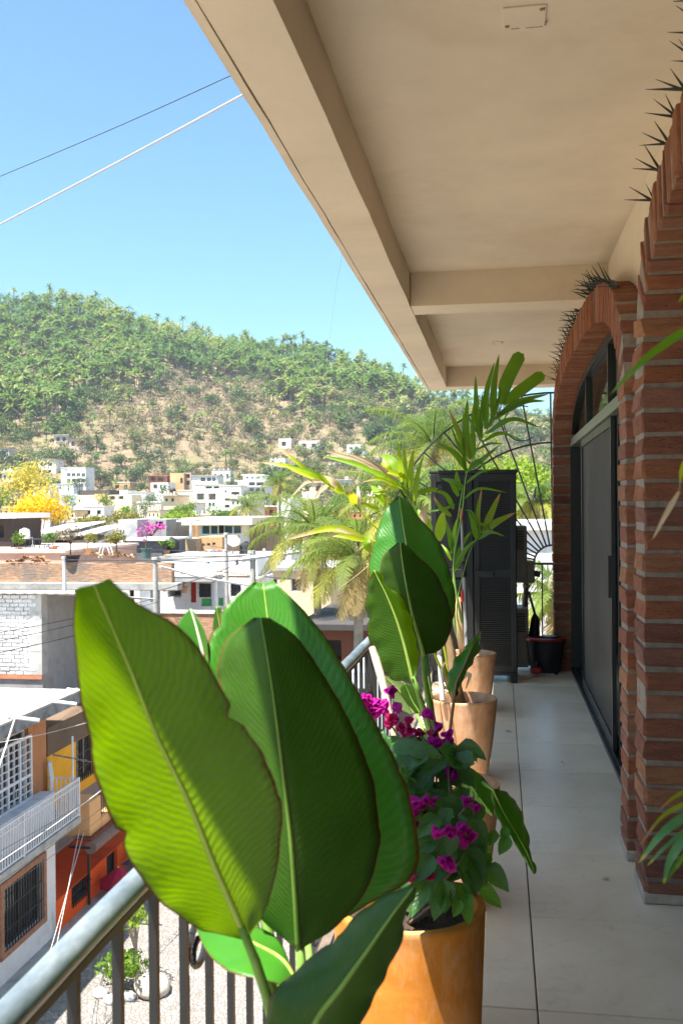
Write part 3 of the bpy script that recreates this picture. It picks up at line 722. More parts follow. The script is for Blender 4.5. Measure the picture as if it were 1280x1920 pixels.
def strap(name, p0, p1, p2, wid, mat, parent, fold=.25, n=12, facing=None, blunt=0, sub=True):
    """a narrow palm leaflet from p0 through p1 to p2, V-folded along its middle"""
    c = smooth_path([p0, p1, p2], n); vs = []; uv = []; fs = []
    for i in range(n):
        u = i/(n-1); t = c[min(i+1, n-1)] - c[max(i-1, 0)]; t /= np.linalg.norm(t) + 1e-9
        view = np.array(facing if facing is not None else (0.15, -1, .25)); s = np.cross(t, view); s /= np.linalg.norm(s) + 1e-9
        nn = np.cross(s, t)
        w_ = wid*.5*(min(1, .35 + 2.2*u) * ((1-u)**.6 if not blunt else min(1, (1-u)*14+.45)) * 1.12)
        for k in (-1, -.5, 0, .5, 1): vs.append(c[i] + s*w_*k - nn*(fold*w_*(1-abs(k)))); uv.append((u, .5+.5*k))
    for i in range(n-1):
        for k in range(4): a = i*5+k; fs.append((a, a+1, a+6, a+5))
    mb = MB().add(vs, fs); mb.uv = uv
    return mb.build(name, mat, parent, smooth='all')

M_rib = surf('leaf_midrib', (.30, .42, .07), .15, 20, .5, .05, .001)
M_ribd = surf('leaf_midrib_dark', (.16, .27, .04), .15, 20, .5, .05, .001)
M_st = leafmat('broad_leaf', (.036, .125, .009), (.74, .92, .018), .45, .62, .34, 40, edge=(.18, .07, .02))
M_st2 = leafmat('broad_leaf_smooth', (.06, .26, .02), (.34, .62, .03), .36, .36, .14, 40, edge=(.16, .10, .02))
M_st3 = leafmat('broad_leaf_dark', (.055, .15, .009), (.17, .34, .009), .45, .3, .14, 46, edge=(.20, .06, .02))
M_stem = surf('leaf_stalk', (.16, .30, .05), .2, 14, .5, .1, .001); M_stemb = surf('dry_leaf_stalk', (.24, .13, .07), .2, 14, .7)

# ---- the big-leaved plant in front (bird of paradise), pot below the frame
big = thing('bird_of_paradise', 'big-leaved bird of paradise plant filling the foreground, closest to viewer', 'potted plant', (P0.x, P0.y, .4))
def D(lst): return [pd(*p) for p in lst]
root = Vector((P0.x, P0.y, .4))
# left leaf: we see its underside, its top leans over towards us and the sun falls through its left half
blade('leaf', D([(462,1760,1.346),(449,1729,1.328),(401,1618,1.257),(354,1501,1.189),(295,1379,1.122),(253,1272,1.068),(212,1175,1.024),(178,1096,0.996)]),
      D([(455,1762,1.338),(385,1747,1.292),(290,1680,1.212),(218,1560,1.136),(178,1440,1.077),(150,1290,1.024),(138,1180,0.992),(141,1106,0.987)]),
      D([(468,1755,1.338),(500,1700,1.292),(524,1600,1.221),(526,1495,1.149),(478,1378,1.087),(400,1258,1.037),(318,1168,1.006),(206,1086,0.992)]),
      M_st, big, cup=-.04, rib=.0056, wave=.016)
MB().tube([root, pd(520, 1950, 1.385), pd(500, 1868, 1.368), pd(478, 1800, 1.352), pd(452, 1735, 1.330)], [.011, .0085, .0075, .007, .006], 10).build('stalk', M_stem, big, smooth='all')
# middle leaf
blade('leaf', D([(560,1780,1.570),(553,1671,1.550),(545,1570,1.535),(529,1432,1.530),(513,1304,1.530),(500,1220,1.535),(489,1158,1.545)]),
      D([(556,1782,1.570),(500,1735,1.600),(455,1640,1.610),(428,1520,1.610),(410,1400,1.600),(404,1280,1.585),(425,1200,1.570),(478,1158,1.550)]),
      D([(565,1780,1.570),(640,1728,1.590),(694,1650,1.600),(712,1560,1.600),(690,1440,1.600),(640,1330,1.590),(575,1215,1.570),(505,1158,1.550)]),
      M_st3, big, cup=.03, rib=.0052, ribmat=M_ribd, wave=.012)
MB().tube([root, pd(575,1930,1.570), pd(567,1850,1.570), pd(560,1770,1.570)], [.011, .0085, .0075, .006], 10).build('stalk', M_stem, big, smooth='all')
# tall leaf behind, face turned to the sky
blade('leaf', D([(575,1760,1.800),(560,1600,1.800),(545,1450,1.820),(525,1320,1.850),(505,1180,1.890),(494,1095,1.920)]),
      D([(568,1765,1.800),(470,1650,1.800),(400,1500,1.800),(372,1360,1.820),(378,1245,1.850),(420,1140,1.890),(478,1090,1.920)]),
      D([(582,1757,1.800),(700,1690,1.760),(776,1640,1.750),(784,1570,1.755),(752,1450,1.780),(690,1330,1.820),(600,1180,1.880),(512,1088,1.920)]),
      M_st2, big, cup=-.02, rib=.0055, wave=.01)
MB().tube([root, pd(590,1900,1.740), pd(577,1770,1.790)], [.011, .008, .006], 10).build('stalk', M_stem, big, smooth='all')
# rolled leaf in front, lower right
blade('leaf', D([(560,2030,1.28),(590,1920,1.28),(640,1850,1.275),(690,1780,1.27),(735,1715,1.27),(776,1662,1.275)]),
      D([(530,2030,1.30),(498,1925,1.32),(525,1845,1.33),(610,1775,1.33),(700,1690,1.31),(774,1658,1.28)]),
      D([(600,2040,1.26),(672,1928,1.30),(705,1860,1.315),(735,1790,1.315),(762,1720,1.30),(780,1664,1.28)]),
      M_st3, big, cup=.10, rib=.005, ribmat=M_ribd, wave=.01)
MB().tube([root, pd(560, 2180, 1.35), pd(560, 2030, 1.28)], [.012, .009, .006], 10).build('stalk', M_stem, big, smooth='all')
# low leaf lying out over the rail, lit from above
blade('leaf', D([(560,1850,1.50),(530,1800,1.52),(480,1770,1.56),(430,1745,1.62),(365,1715,1.70)]),
      D([(555,1835,1.52),(520,1760,1.60),(470,1735,1.66),(420,1722,1.70),(358,1708,1.72)]),
      D([(555,1860,1.48),(505,1840,1.46),(430,1822,1.48),(385,1780,1.58),(362,1722,1.70)]),
      M_st2, big, cup=.02, rib=.004)
MB().tube([root, pd(570, 1950, 1.49), pd(560, 1850, 1.50)], [.012, .009, .006], 10).build('stalk', M_stem, big, smooth='all')
# small leaf standing edge-on between the big ones
blade('leaf', D([(392,1330,1.86),(384,1240,1.87),(370,1180,1.88),(358,1142,1.89)]),
      D([(385,1330,1.88),(352,1240,1.90),(332,1180,1.91),(356,1140,1.89)]),
      D([(398,1330,1.85),(392,1240,1.85),(384,1185,1.86),(360,1141,1.89)]), M_st2, big, cup=.05, rib=.007, ribmat=surf('pale_midrib', (.62, .62, .42), .1, 20))
MB().tube([root, pd(440, 1600, 1.75), pd(392, 1330, 1.86)], [.012, .009, .006], 10).build('stalk', M_stem, big, smooth='all')
blade('leaf', D([(432,1330,1.98),(420,1220,1.99),(406,1137,2.0)]), D([(420,1330,1.99),(400,1200,2.0),(403,1140,2.0)]), D([(450,1330,1.98),(440,1200,1.99),(412,1136,2.0)]), M_st3, big, cup=.03, rib=.003)
MB().tube([root, pd(470, 1600, 1.8), pd(432, 1330, 1.98)], [.012, .009, .005], 10).build('stalk', M_stem, big, smooth='all')

# ---- second plant of the same kind, further along
b2 = thing('bird_of_paradise', 'smaller bird of paradise behind the bougainvillea, leaves upright over the rail', 'potted plant', (P2.x, P2.y, .4))
def Z2(lst, d, o=(640, 900), k=3.556): return [pd(o[0]+p[0]/k, o[1]+p[1]/k, d if len(p) < 3 else p[2]) for p in lst]
root2 = Vector((P2.x, P2.y, .4))
blade('leaf', Z2([(560,1150,3.75),(520,950,3.78),(480,740,3.83),(440,480,3.90),(405,260,3.98),(385,113,4.05)], 3.85), Z2([(555,1150,3.75),(400,1000,3.82),(250,800,3.90),(182,600,3.96),(225,370,4.0),(290,200,4.03),(375,113,4.05)], 3.85),
      Z2([(570,1148,3.75),(690,1010,3.80),(755,880,3.84),(745,700,3.88),(660,460,3.95),(520,240,4.02),(396,112,4.05)], 3.85), M_st2, b2, cup=-.03, rib=.007, wave=.02)
MB().tube([root2, Vector(Z2([(600,1560)], 3.76)[0]), Vector(Z2([(560,1150)], 3.85)[0])], [.014, .012, .008], 10).build('stalk', M_stem, b2, smooth='all')
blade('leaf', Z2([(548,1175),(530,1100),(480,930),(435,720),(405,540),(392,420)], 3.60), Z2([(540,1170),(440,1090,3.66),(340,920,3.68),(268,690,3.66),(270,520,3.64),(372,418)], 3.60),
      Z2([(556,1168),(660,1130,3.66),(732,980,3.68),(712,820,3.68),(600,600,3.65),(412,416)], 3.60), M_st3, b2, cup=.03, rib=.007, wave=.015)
MB().tube([root2, Vector(Z2([(595,1560)], 3.64)[0]), Vector(Z2([(555,1320)], 3.62)[0]), Vector(Z2([(545,1165)], 3.60)[0])], [.014, .012, .010, .008], 10).build('stalk', M_stem, b2, smooth='all')
blade('leaf', Z2([(475,1340),(420,1110),(365,930),(300,770),(245,660),(218,602)], 3.52), Z2([(465,1350),(330,1320,3.58),(225,1190,3.60),(170,960,3.60),(166,760,3.58),(208,600,3.53)], 3.52),
      Z2([(482,1335),(512,1210,3.58),(480,1000,3.60),(420,850,3.58),(340,730,3.56),(228,602,3.53)], 3.52), M_st, b2, cup=.05, rib=.007, wave=.03)
MB().tube([root2, Vector(Z2([(555,1560)], 3.56)[0]), Vector(Z2([(505,1400)], 3.53)[0]), Vector(Z2([(470,1310)], 3.52)[0])], [.014, .012, .010, .008], 10).build('stalk', M_stem, b2, smooth='all')
blade('leaf', Z2([(752,1450),(765,1350),(820,1230),(870,1110),(905,1050),(930,1008)], 3.55), Z2([(742,1452),(706,1360,3.60),(728,1240,3.60),(800,1150,3.60),(850,1080),(928,1004)], 3.55),
      Z2([(758,1450),(800,1340,3.62),(860,1220,3.62),(905,1120,3.60),(925,1060),(933,1010)], 3.55), M_st2, b2, cup=.12, rib=.004, ribmat=M_stemb, wave=.02)
MB().tube([root2, Vector(Z2([(700,1900)], 3.55)[0]), Vector(Z2([(728,1620)], 3.55)[0]), Vector(Z2([(752,1445)], 3.55)[0])], [.010, .006, .006, .005], 8).build('stalk', M_stemb, b2, smooth='all')
Z3 = lambda lst, d: Z2(lst, d, (640, 1270), 3.368)
blade('leaf', Z3([(702,540),(790,650),(870,760),(955,870)], 3.45), Z3([(696,548),(770,680),(860,800),(950,880)], 3.46), Z3([(708,532),(800,562,3.50),(900,640,3.52),(962,760,3.52),(957,868)], 3.45), M_st2, b2, cup=.06, rib=.004)
MB().tube([root2, Vector(Z3([(690, 560)], 3.5)[0]), Vector(Z3([(710, 545)], 3.45)[0])], [.012, .009, .006], 8).build('stalk', M_stem, b2, smooth='all')
blade('leaf', Z3([(950,700),(1020,850),(1110,1000),(1170,1110),(1222,1240)], 3.40), Z3([(945,730),(975,880,3.38),(1060,1000,3.38),(1140,1130),(1212,1242)], 3.40), Z3([(960,700),(1050,735,3.48),(1120,830,3.50),(1160,1000,3.47),(1228,1232)], 3.40), M_st2, b2, cup=.1, rib=.004, wave=.02)
MB().tube([root2, Vector(Z3([(850, 640)], 3.55)[0]), Vector(Z3([(950, 705)], 3.42)[0])], [.012, .008, .005], 8).build('stalk', M_stem, b2, smooth='all')
M_pale = leafmat('pale_leaf', (.28, .40, .14), (.5, .6, .2), .5, .4, .2, 30)
blade('leaf', Z2([(480,1560),(420,1450),(350,1370),(282,1308)], 3.95), Z2([(470,1565),(380,1520),(310,1410),(278,1312)], 3.95), Z2([(500,1555),(520,1460),(420,1350),(288,1306)], 3.95), M_pale, b2, cup=-.05, rib=.004)
blade('leaf', Z2([(520,1550),(470,1470),(440,1400),(420,1360)], 3.75), Z2([(500,1560),(420,1470),(390,1390),(415,1355)], 3.75), Z2([(530,1540),(510,1440),(470,1370),(425,1355)], 3.75), M_st3, b2, cup=.1, rib=.003)
MB().tube([root2, Vector(Z2([(560, 1700)], 3.8)[0]), Vector(Z2([(500, 1555)], 3.85)[0])], [.010, .008, .005], 8).build('stalk', M_stem, b2, smooth='all')

# ---- bougainvillea
bo = thing('bougainvillea', 'bushy bougainvillea with magenta bracts growing from the orange pot', 'potted plant', (P1.x, P1.y, .4))
M_bl = leafmat('small_glossy_leaf', (.045, .15, .035), (.18, .42, .05), .33, .35, .25, 7, spec=.5, rand=.3, slant=5)
M_bly = leafmat('young_leaf', (.06, .22, .02), (.25, .5, .04), .4, .4, .25, 7, rand=.3, slant=5)
M_br = leafmat('magenta_bract', (.62, .022, .42), (.9, .04, .66), .55, .42, .3, 6, rand=.25, slant=5)
M_brr = leafmat('rose_bract', (.58, .03, .19), (.85, .06, .30), .55, .42, .3, 6, rand=.25, slant=5)
def leaf_tmpl(name, mat, wr, cupv, tipv):
    n, m = 7, 3; vs = []; uv = []; fs = []
    for i in range(n):
        u = i/(n-1); w_ = wr*(sin(pi*u**.72))**.8*(1-.15*u) if 0 < u < 1 else .004
        for j in range(-m, m+1):
            s = j/m; vs.append((w_*s, u, cupv*abs(s)*w_*1.4 - tipv*u*u + .03*sin(u*9)*abs(s))); uv.append((u, .5+.5*s))
    W = 2*m+1
    for i in range(n-1):
        for j in range(W-1): a = i*W+j; fs.append((a, a+1, a+W+1, a+W))
    mb = MB().add(vs, fs); mb.uv = uv; me = mb.mesh(name, smooth='all'); me.materials.append(mat); return me
LT = [leaf_tmpl('leaf', M_bl, .34, .35, .18), leaf_tmpl('leaf', M_bl, .40, .2, .3), leaf_tmpl('leaf', M_bly, .33, .4, .12)]
BT = [leaf_tmpl('bract', M_br, .50, .55, -.35), leaf_tmpl('bract', M_brr, .48, .55, -.3)]
def put(me, name, parent, p, direction, up, size):
    o = bpy.data.objects.new(name, me); y = Vector(direction).normalized(); z = (Vector(up) - y*Vector(up).dot(y))
    z = z.normalized() if z.length > 1e-4 else Vector((1, 0, 0)); x = y.cross(z)
    o.matrix_world = Matrix.Translation(Vector(p) - WL[parent.name]) @ Matrix((x, y, z)).transposed().to_4x4() @ Matrix.Diagonal((size, size, size, 1))
    C.objects.link(o); o.parent = parent; WL[o.name] = WL[parent.name]; return o
rb = random.Random(5)
Q3 = lambda x, y, d: pd(640+x/3.368, 1270+y/3.368, d)
tips = []
heroes = [(575,1110,2.42),(700,830,2.45),(500,580,2.6),(590,600,2.55),(790,1210,2.42),(640,1270,2.4),(540,1290,2.42),(650,1360,2.4),(690,1060,2.45),(830,1010,2.5),(460,540,2.65),(430,490,2.7),(280,370,2.75),(270,330,2.78),(400,610,2.65),(420,700,2.6),(480,700,2.55),
          (620,880,2.44),(740,860,2.44),(820,900,2.47),(860,1010,2.47),(560,700,2.52),(640,760,2.48),(600,1000,2.44),(520,1020,2.46),(450,870,2.5),(840,1170,2.44),(900,1190,2.46),(760,1120,2.43),(480,1180,2.46),(720,1290,2.41),(580,1210,2.43),(530,860,2.5),(380,560,2.7),(350,500,2.72),(520,370,2.68),(560,500,2.62),(640,560,2.6),(460,460,2.7),(330,440,2.75),(680,930,2.43),(430,1000,2.5),(790,1080,2.43)]
for (x, y, d) in heroes:
    p = Q3(x, y, d); a = rb.uniform(0, 6.28)
    put(LT[rb.choice((0, 1, 0))], 'leaf', bo, p, (cos(a)*.7, -.35+rb.uniform(-.2, .2), -.75+rb.uniform(-.4, .3)), (rb.uniform(-.4, .4), -.75, .7), rb.uniform(.068, .094))
for (x, y, d) in [(900,1050,2.45),(940,1110,2.45),(1060,1000,2.42),(1040,940,2.43),(970,960,2.44),(745,1300,2.4),(750,1400,2.38),(800,1360,2.39),(800,1440,2.4),(340,460,2.8),(300,400,2.8),(380,520,2.75),(460,1310,2.45)]:
    p = Q3(x, y, d); a = rb.uniform(-.8, .8)
    put(LT[2], 'leaf', bo, p, (sin(a), -.3, -.9), (rb.uniform(-.3, .3), -.8, .6), rb.uniform(.036, .055))
for k in range(150):                      # leaves further inside the bush
    x = rb.uniform(300, 860); y = rb.uniform(430, 1330)
    if x < 420 and y > 700: continue
    p = Q3(x, y, rb.uniform(2.5, 2.85)); a = rb.uniform(0, 6.28)
    put(LT[rb.choice((0, 1, 1))], 'leaf', bo, p, (cos(a), sin(a)*.6-.2, rb.uniform(-.8, .2)), (rb.uniform(-.5, .5), -.5, .8), rb.uniform(.06, .09))
fl = [(190,120,2.8,0),(165,170,2.8,0),(230,205,2.8,0),(205,235,2.8,0),(250,150,2.82,0),(298,95,2.82,0),(320,190,2.82,0),(335,275,2.75,1),(365,355,2.72,1),(460,290,2.66,1),(550,262,2.64,0),(525,335,2.66,1),(440,410,2.66,0),(665,355,2.6,0),(540,440,2.62,0),(592,425,2.62,0),(640,470,2.6,0),(685,505,2.58,0),(660,580,2.56,0),(495,755,2.5,0),(570,745,2.48,0),(495,825,2.5,0),(795,800,2.44,0),(475,950,2.46,0),(630,950,2.40,0),(690,985,2.40,0),(765,1000,2.41,0),(680,1140,2.4,0),(487,1240,2.42,1),(150,130,2.82,0),(270,240,2.8,0)]
for (x, y, d, c) in [f for f in fl for _ in (0, 1)]:
    x += rb.uniform(-38, 38); y += rb.uniform(-38, 38); d += rb.uniform(-.02, .02)
    p = Q3(x, y, d); ax = Vector((rb.uniform(-.4, .4), rb.uniform(-.9, -.3), rb.uniform(-.5, .5))).normalized(); a0 = rb.uniform(0, 2)
    b1 = ax.orthogonal().normalized(); b2_ = ax.cross(b1)
    for q in range(3):
        rd = b1*cos(a0+q*2.094) + b2_*sin(a0+q*2.094)
        put(BT[c], 'bract', bo, p - rd*.002, rd*.62 + ax*.8, ax*.6 - rd*.8, rb.uniform(.030, .044))
st = [[(600,1400,2.65),(560,1150,2.6),(500,800,2.6),(420,500,2.7),(300,280,2.78),(200,150,2.82)], [(620,1400,2.65),(600,1000,2.52),(600,700,2.55),(590,450,2.62),(560,280,2.66)], [(620,1400,2.65),(700,1100,2.48),(680,700,2.52),(665,380,2.6)],
      [(630,1400,2.65),(760,1150,2.46),(880,1050,2.46),(1060,980,2.43)], [(640,1400,2.65),(720,1330,2.42),(780,1400,2.39)], [(600,1400,2.65),(520,1100,2.5),(480,900,2.48)], [(600,1400,2.65),(700,950,2.45),(800,800,2.45)]]
for s_ in st:
    pts = smooth_path([Vector((P1.x, P1.y, .4))] + [Q3(*p) for p in s_[1:]], 24)
    MB().tube([Vector(p) for p in pts], [.006*(1-.7*i/23) for i in range(24)], 6).build('stem', M_bark, bo, smooth='all')

# ---- potted palm by the cabinet
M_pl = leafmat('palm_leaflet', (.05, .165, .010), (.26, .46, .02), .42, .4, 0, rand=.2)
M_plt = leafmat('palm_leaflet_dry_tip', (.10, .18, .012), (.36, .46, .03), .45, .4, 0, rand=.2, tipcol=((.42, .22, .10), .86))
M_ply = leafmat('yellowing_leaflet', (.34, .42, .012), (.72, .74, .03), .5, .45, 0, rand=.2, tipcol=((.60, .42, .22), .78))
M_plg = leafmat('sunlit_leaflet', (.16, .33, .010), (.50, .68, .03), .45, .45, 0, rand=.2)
M_dry = leafmat('dry_leaflet', (.55, .42, .26), (.65, .5, .3), .7, .35, 0, rand=.25)
pal = thing('potted_palm', 'potted palm with broad green leaflets in front of the dark cabinet', 'potted palm', (P4.x, P4.y, .37))
def frond(parent, rach, leafs, o, k, d0, rm, n=20, r=(.010, .003)):
    pts = [Vector(p) for p in smooth_path(rach, n)]
    f = MB().tube(pts, [r[0]+(r[1]-r[0])*i/(n-1) for i in range(n)], 6).build('frond', rm, parent, smooth='all')
    for lf in leafs:
        (a, b, c, wd, mt) = lf[:5]; bl = lf[5] if len(lf) > 5 else 0
        dz = random.Random(int(a[0]*7+c[1])).uniform(-.16, .16)
        g = lambda q, e: pd(o[0]+q[0]/k, o[1]+q[1]/k, d0+e)
        p0 = g(a, 0); p1 = g(b, dz*.5-.03); p2 = g(c, dz)
        strap('leaflet', p0, p1, p2, wd/k/F*d0*1.15, mt, f, blunt=bl)
    return f
oA, kA, dA = (780, 640), 4.74, 7.1
top = [((570,880),(535,600),(525,300),62,M_pl), ((620,780),(620,480),(695,180),64,M_pl), ((680,700),(690,400),(735,110),66,M_pl), ((760,560),(800,360),(930,100),92,M_pl,1), ((775,555),(900,455),(1130,285),84,M_pl,1),
       ((700,690),(900,540),(1180,466),60,M_pl), ((720,650),(960,540),(1150,530),54,M_pl), ((620,820),(850,690),(1105,770),48,M_pl), ((590,890),(750,815),(930,880),36,M_pl), ((500,1040),(440,790),(455,510),72,M_pl),
       ((480,1050),(365,780),(290,600),66,M_plt), ((440,1050),(365,900),(300,740),36,M_pl), ((450,1150),(340,990),(180,900),62,M_pl), ((460,1150),(610,1030),(740,920),48,M_pl), ((540,960),(650,910),(780,910),28,M_pl),
       ((440,1260),(580,1160),(760,1130),26,M_pl), ((440,1180),(420,900),(415,610),32,M_pl), ((580,860),(575,650),(587,450),34,M_pl), ((640,760),(720,560),(750,390),38,M_pl), ((520,1000),(500,760),(505,560),44,M_pl), ((430,1300),(330,1240),(215,1215),34,M_pl), ((470,1120),(560,1060),(630,1180),40,M_pl)]
rachA = [Vector((P4.x, P4.y, .38)), pd(862, 1150, 7.15), pd(850, 1060, 7.12), pd(866, 960, 7.1), pd(872, 900, 7.1)] + [pd(780+x/kA, 640+y/kA, 7.1) for (x, y) in ((460,1150),(520,1000),(570,880),(640,770),(700,690),(760,560))]
frond(pal, rachA, top, oA, kA, dA, M_stem, 40, (.011, .003))
oB, kB = (780, 880), 4.571
low = [((360,230),(300,110),(215,78),52,M_pl), ((375,180),(350,90),(345,10),52,M_pl), ((320,340),(250,215),(130,180),46,M_pl), ((300,400),(210,330),(150,230),46,M_plt), ((400,260),(540,165),(780,200),24,M_pl), ((330,300),(230,340),(90,360),26,M_pl), ((330,850),(420,690),(510,600),48,M_pl),
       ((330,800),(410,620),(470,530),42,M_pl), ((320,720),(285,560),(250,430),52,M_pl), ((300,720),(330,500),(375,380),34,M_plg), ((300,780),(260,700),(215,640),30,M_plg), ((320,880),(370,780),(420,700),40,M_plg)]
frond(pal, [Vector((P4.x, P4.y, .38)), pd(853, 1180, 7.2), pd(850, 1080, 7.2), pd(856, 990, 7.18), pd(868, 910, 7.15)], low, oB, kB, 7.16, M_stem, 24, (.012, .005))
rt = [((540,580),(525,400),(560,160),46,M_plt), ((575,530),(640,380),(720,200),62,M_plt), ((560,545),(690,450),(850,370),62,M_plt), ((520,600),(480,450),(445,350),54,M_pl), ((530,600),(640,540),(765,578),32,M_pl), ((470,480),(560,470),(690,555),26,M_plt), ((540,560),(480,370),(400,350),26,M_pl)]
frond(pal, [Vector((P4.x, P4.y, .38)), pd(856, 1150, 7.1), pd(872, 1060, 7.05), pd(886, 1022, 7.05), pd(893.7, 1013, 7.05), pd(905, 990, 7.05)], rt, oB, kB, 7.05, M_stem, 20, (.007, .002))
MB().tube([Vector((P4.x-.02, P4.y, .36)), pd(865, 1190, 7.2), pd(860, 1155, 7.2), pd(857, 1120, 7.2)], [.05, .038, .03, .02], 10).build('trunk', surf('palm_sheath', (.48, .33, .18), .35, 14, .8, .4, .004, 20), pal, smooth='all')
# ---- second palm, yellowing fronds reaching left over the railing
pa2 = thing('potted_palm', 'yellowing potted palm with dry-tipped fronds arching left over the railing', 'potted palm', (P3.x, P3.y, .38))
oC, kC, dC = (480, 800), 3.368, 5.3
r3 = Vector((P3.x-.03, P3.y, .38))
fA = [((395,335),(260,225),(125,115),26,M_ply), ((370,330),(200,250),(35,225),36,M_ply), ((420,345),(320,350),(225,440),24,M_dry), ((540,405),(480,360),(400,320),66,M_ply), ((530,400),(470,340),(390,305),44,M_dry), ((630,490),(600,430),(588,372),60,M_ply), ((650,495),(645,430),(642,372),28,M_dry), ((450,370),(410,400),(365,460),34,M_dry), ((480,380),(380,300),(190,240),34,M_plg), ((560,420),(500,390),(440,345),40,M_ply)]
frond(pa2, [r3, pd(800, 1150, 5.3), pd(770, 1050, 5.25)] + [pd(480+x/kC, 800+y/kC, 5.25) for (x, y) in ((760,640),(640,510),(540,410),(400,330))], fA, oC, kC, 5.25, M_ply, 30, (.011, .004))
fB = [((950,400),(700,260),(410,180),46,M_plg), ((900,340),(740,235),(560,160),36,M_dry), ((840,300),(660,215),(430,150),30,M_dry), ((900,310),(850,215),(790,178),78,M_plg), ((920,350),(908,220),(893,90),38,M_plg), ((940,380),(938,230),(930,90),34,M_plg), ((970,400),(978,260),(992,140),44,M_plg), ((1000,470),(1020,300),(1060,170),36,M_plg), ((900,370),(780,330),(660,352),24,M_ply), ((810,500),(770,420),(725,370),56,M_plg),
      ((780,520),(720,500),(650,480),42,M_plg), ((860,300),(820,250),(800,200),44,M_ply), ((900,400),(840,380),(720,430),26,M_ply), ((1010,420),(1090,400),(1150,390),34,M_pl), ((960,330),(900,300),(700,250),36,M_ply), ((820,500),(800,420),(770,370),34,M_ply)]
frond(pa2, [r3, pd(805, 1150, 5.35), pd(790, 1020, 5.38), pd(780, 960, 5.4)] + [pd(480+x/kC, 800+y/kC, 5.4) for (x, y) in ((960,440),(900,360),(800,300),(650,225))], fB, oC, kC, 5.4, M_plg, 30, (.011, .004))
fC = [((730,740),(500,640),(190,712),50,M_ply), ((725,790),(700,735),(715,680),56,M_plg), ((700,720),(560,690),(430,680),40,M_ply), ((660,700),(520,650),(420,640),22,M_dry)]
frond(pa2, [r3, pd(795, 1180, 5.2), pd(740, 1060, 5.15), pd(700, 1012, 5.15)], fC, oC, kC, 5.15, M_ply, 20, (.009, .004))
fD = [((1090,700),(1060,600),(1020,520),80,M_plg), ((1150,720),(1170,600),(1180,540),70,M_plg), ((1060,640),(1050,560),(1090,480),60,M_dry)]
frond(pa2, [r3, pd(820, 1150, 5.6), pd(815, 1040, 5.65), pd(812, 1000, 5.65)], fD, oC, kC, 5.65, M_ply, 20, (.009, .004))
MB().tube([r3+Vector((.02, 0, -.03)), pd(851, 1270, 5.4), pd(842, 1200, 5.4), pd(820, 1140, 5.35)], [.042, .03, .024, .014], 10).build('trunk', MATS['palm_sheath'], pa2, smooth='all')
for (a, b, c) in (((846, 1290), (826, 1260), (835, 1240)), ((850, 1285), (880, 1262), (872, 1295)), ((842, 1292), (815, 1285), (808, 1300))):
    strap('dry_sheath', pd(*a, 5.38), pd(*b, 5.36), pd(*c, 5.3), .03, M_dry, pa2)
strap('dry_twig', pd(751, 990, 5.1), pd(690, 1060, 5.05), pd(620, 1115, 5.0), .006, M_dry, pa2)
# ---- palm at the right, close to the lens
pa3 = thing('potted_palm', 'out-of-focus potted palm reaching in from the right edge, close to viewer', 'potted palm', (.47, 1.30, 0))
pot3 = pot(.47, 1.30, .17, .40, 'terracotta pot of the palm beyond the right edge of the photo', M_terra)
M_blu = leafmat('bluish_leaflet', (.07, .21, .10), (.14, .36, .12), .5, .35, 0, rand=.2, tipcol=((.4, .42, .06), .95))
oR, kR = (1180, 1420), 6.4
fr = [((760,640),(400,900),(95,1280),112,M_blu), ((760,800),(420,1080),(200,1310),60,M_blu), ((760,830),(510,1180),(400,1530),110,M_blu), ((760,520),(400,700),(100,1080),62,M_plt), ((760,360),(500,500),(310,680),52,M_plt), ((760,1020),(560,1300),(410,1530),60,M_pl)]
frond(pa3, [Vector((.47, 1.30, .38)), Vector((.46, 1.28, .80)), Vector((.43, 1.27, 1.05)), pd(1310, 1500, 1.3), pd(1300, 1545, 1.3)], fr, oR, kR, 1.3, M_stem, 16, (.008, .003))
oU, kU = (1130, 540), 4.0
fu = [((680,270),(330,520),(40,810),64,M_pl), ((680,60),(600,70),(560,110),70,M_plg), ((690,1180),(600,1360),(565,1535),56,M_ply)]
frond(pa3, [Vector((.47, 1.30, .38)), Vector((.47, 1.30, 1.2)), Vector((.46, 1.28, 1.6)), pd(1330, 640, 1.25), pd(1300, 600, 1.25)], fu, oU, kU, 1.25, M_stem, 16, (.008, .003))
strap('dry_leaflet', pd(1272, 922, 1.25), pd(1250, 960, 1.25), pd(1222, 1012, 1.25), .008, M_dry, pa3)

# ---- litter on the tiles
LTD = [leaf_tmpl('fallen_leaf', M_dry, .34, .5, .2), leaf_tmpl('fallen_petal', M_br, .5, .4, .1)]
for (px, py, k, sz, lab) in [(1140, 1650, 0, .03, 'small dry leaf lying on the open tiles before the brick pier'), (925, 1690, 1, .028, 'magenta petal fallen beside the orange pot'), (960, 1560, 1, .024, 'magenta petal lying near the grout line'), (1052, 1430, 0, .034, 'dry leaf near the sliding door track'), (948, 1372, 0, .04, 'dry leaf beside the third terracotta pot')]:
    p = at_Z(px, py, .004); o = bpy.data.objects.new('fallen_leaf' if k == 0 else 'fallen_petal', LTD[k]); o.location = p; o.scale = (sz,)*3; o.rotation_euler = (.1, -.1, px*.37); link(o); tag(o, lab, 'leaf' if k == 0 else 'petal')
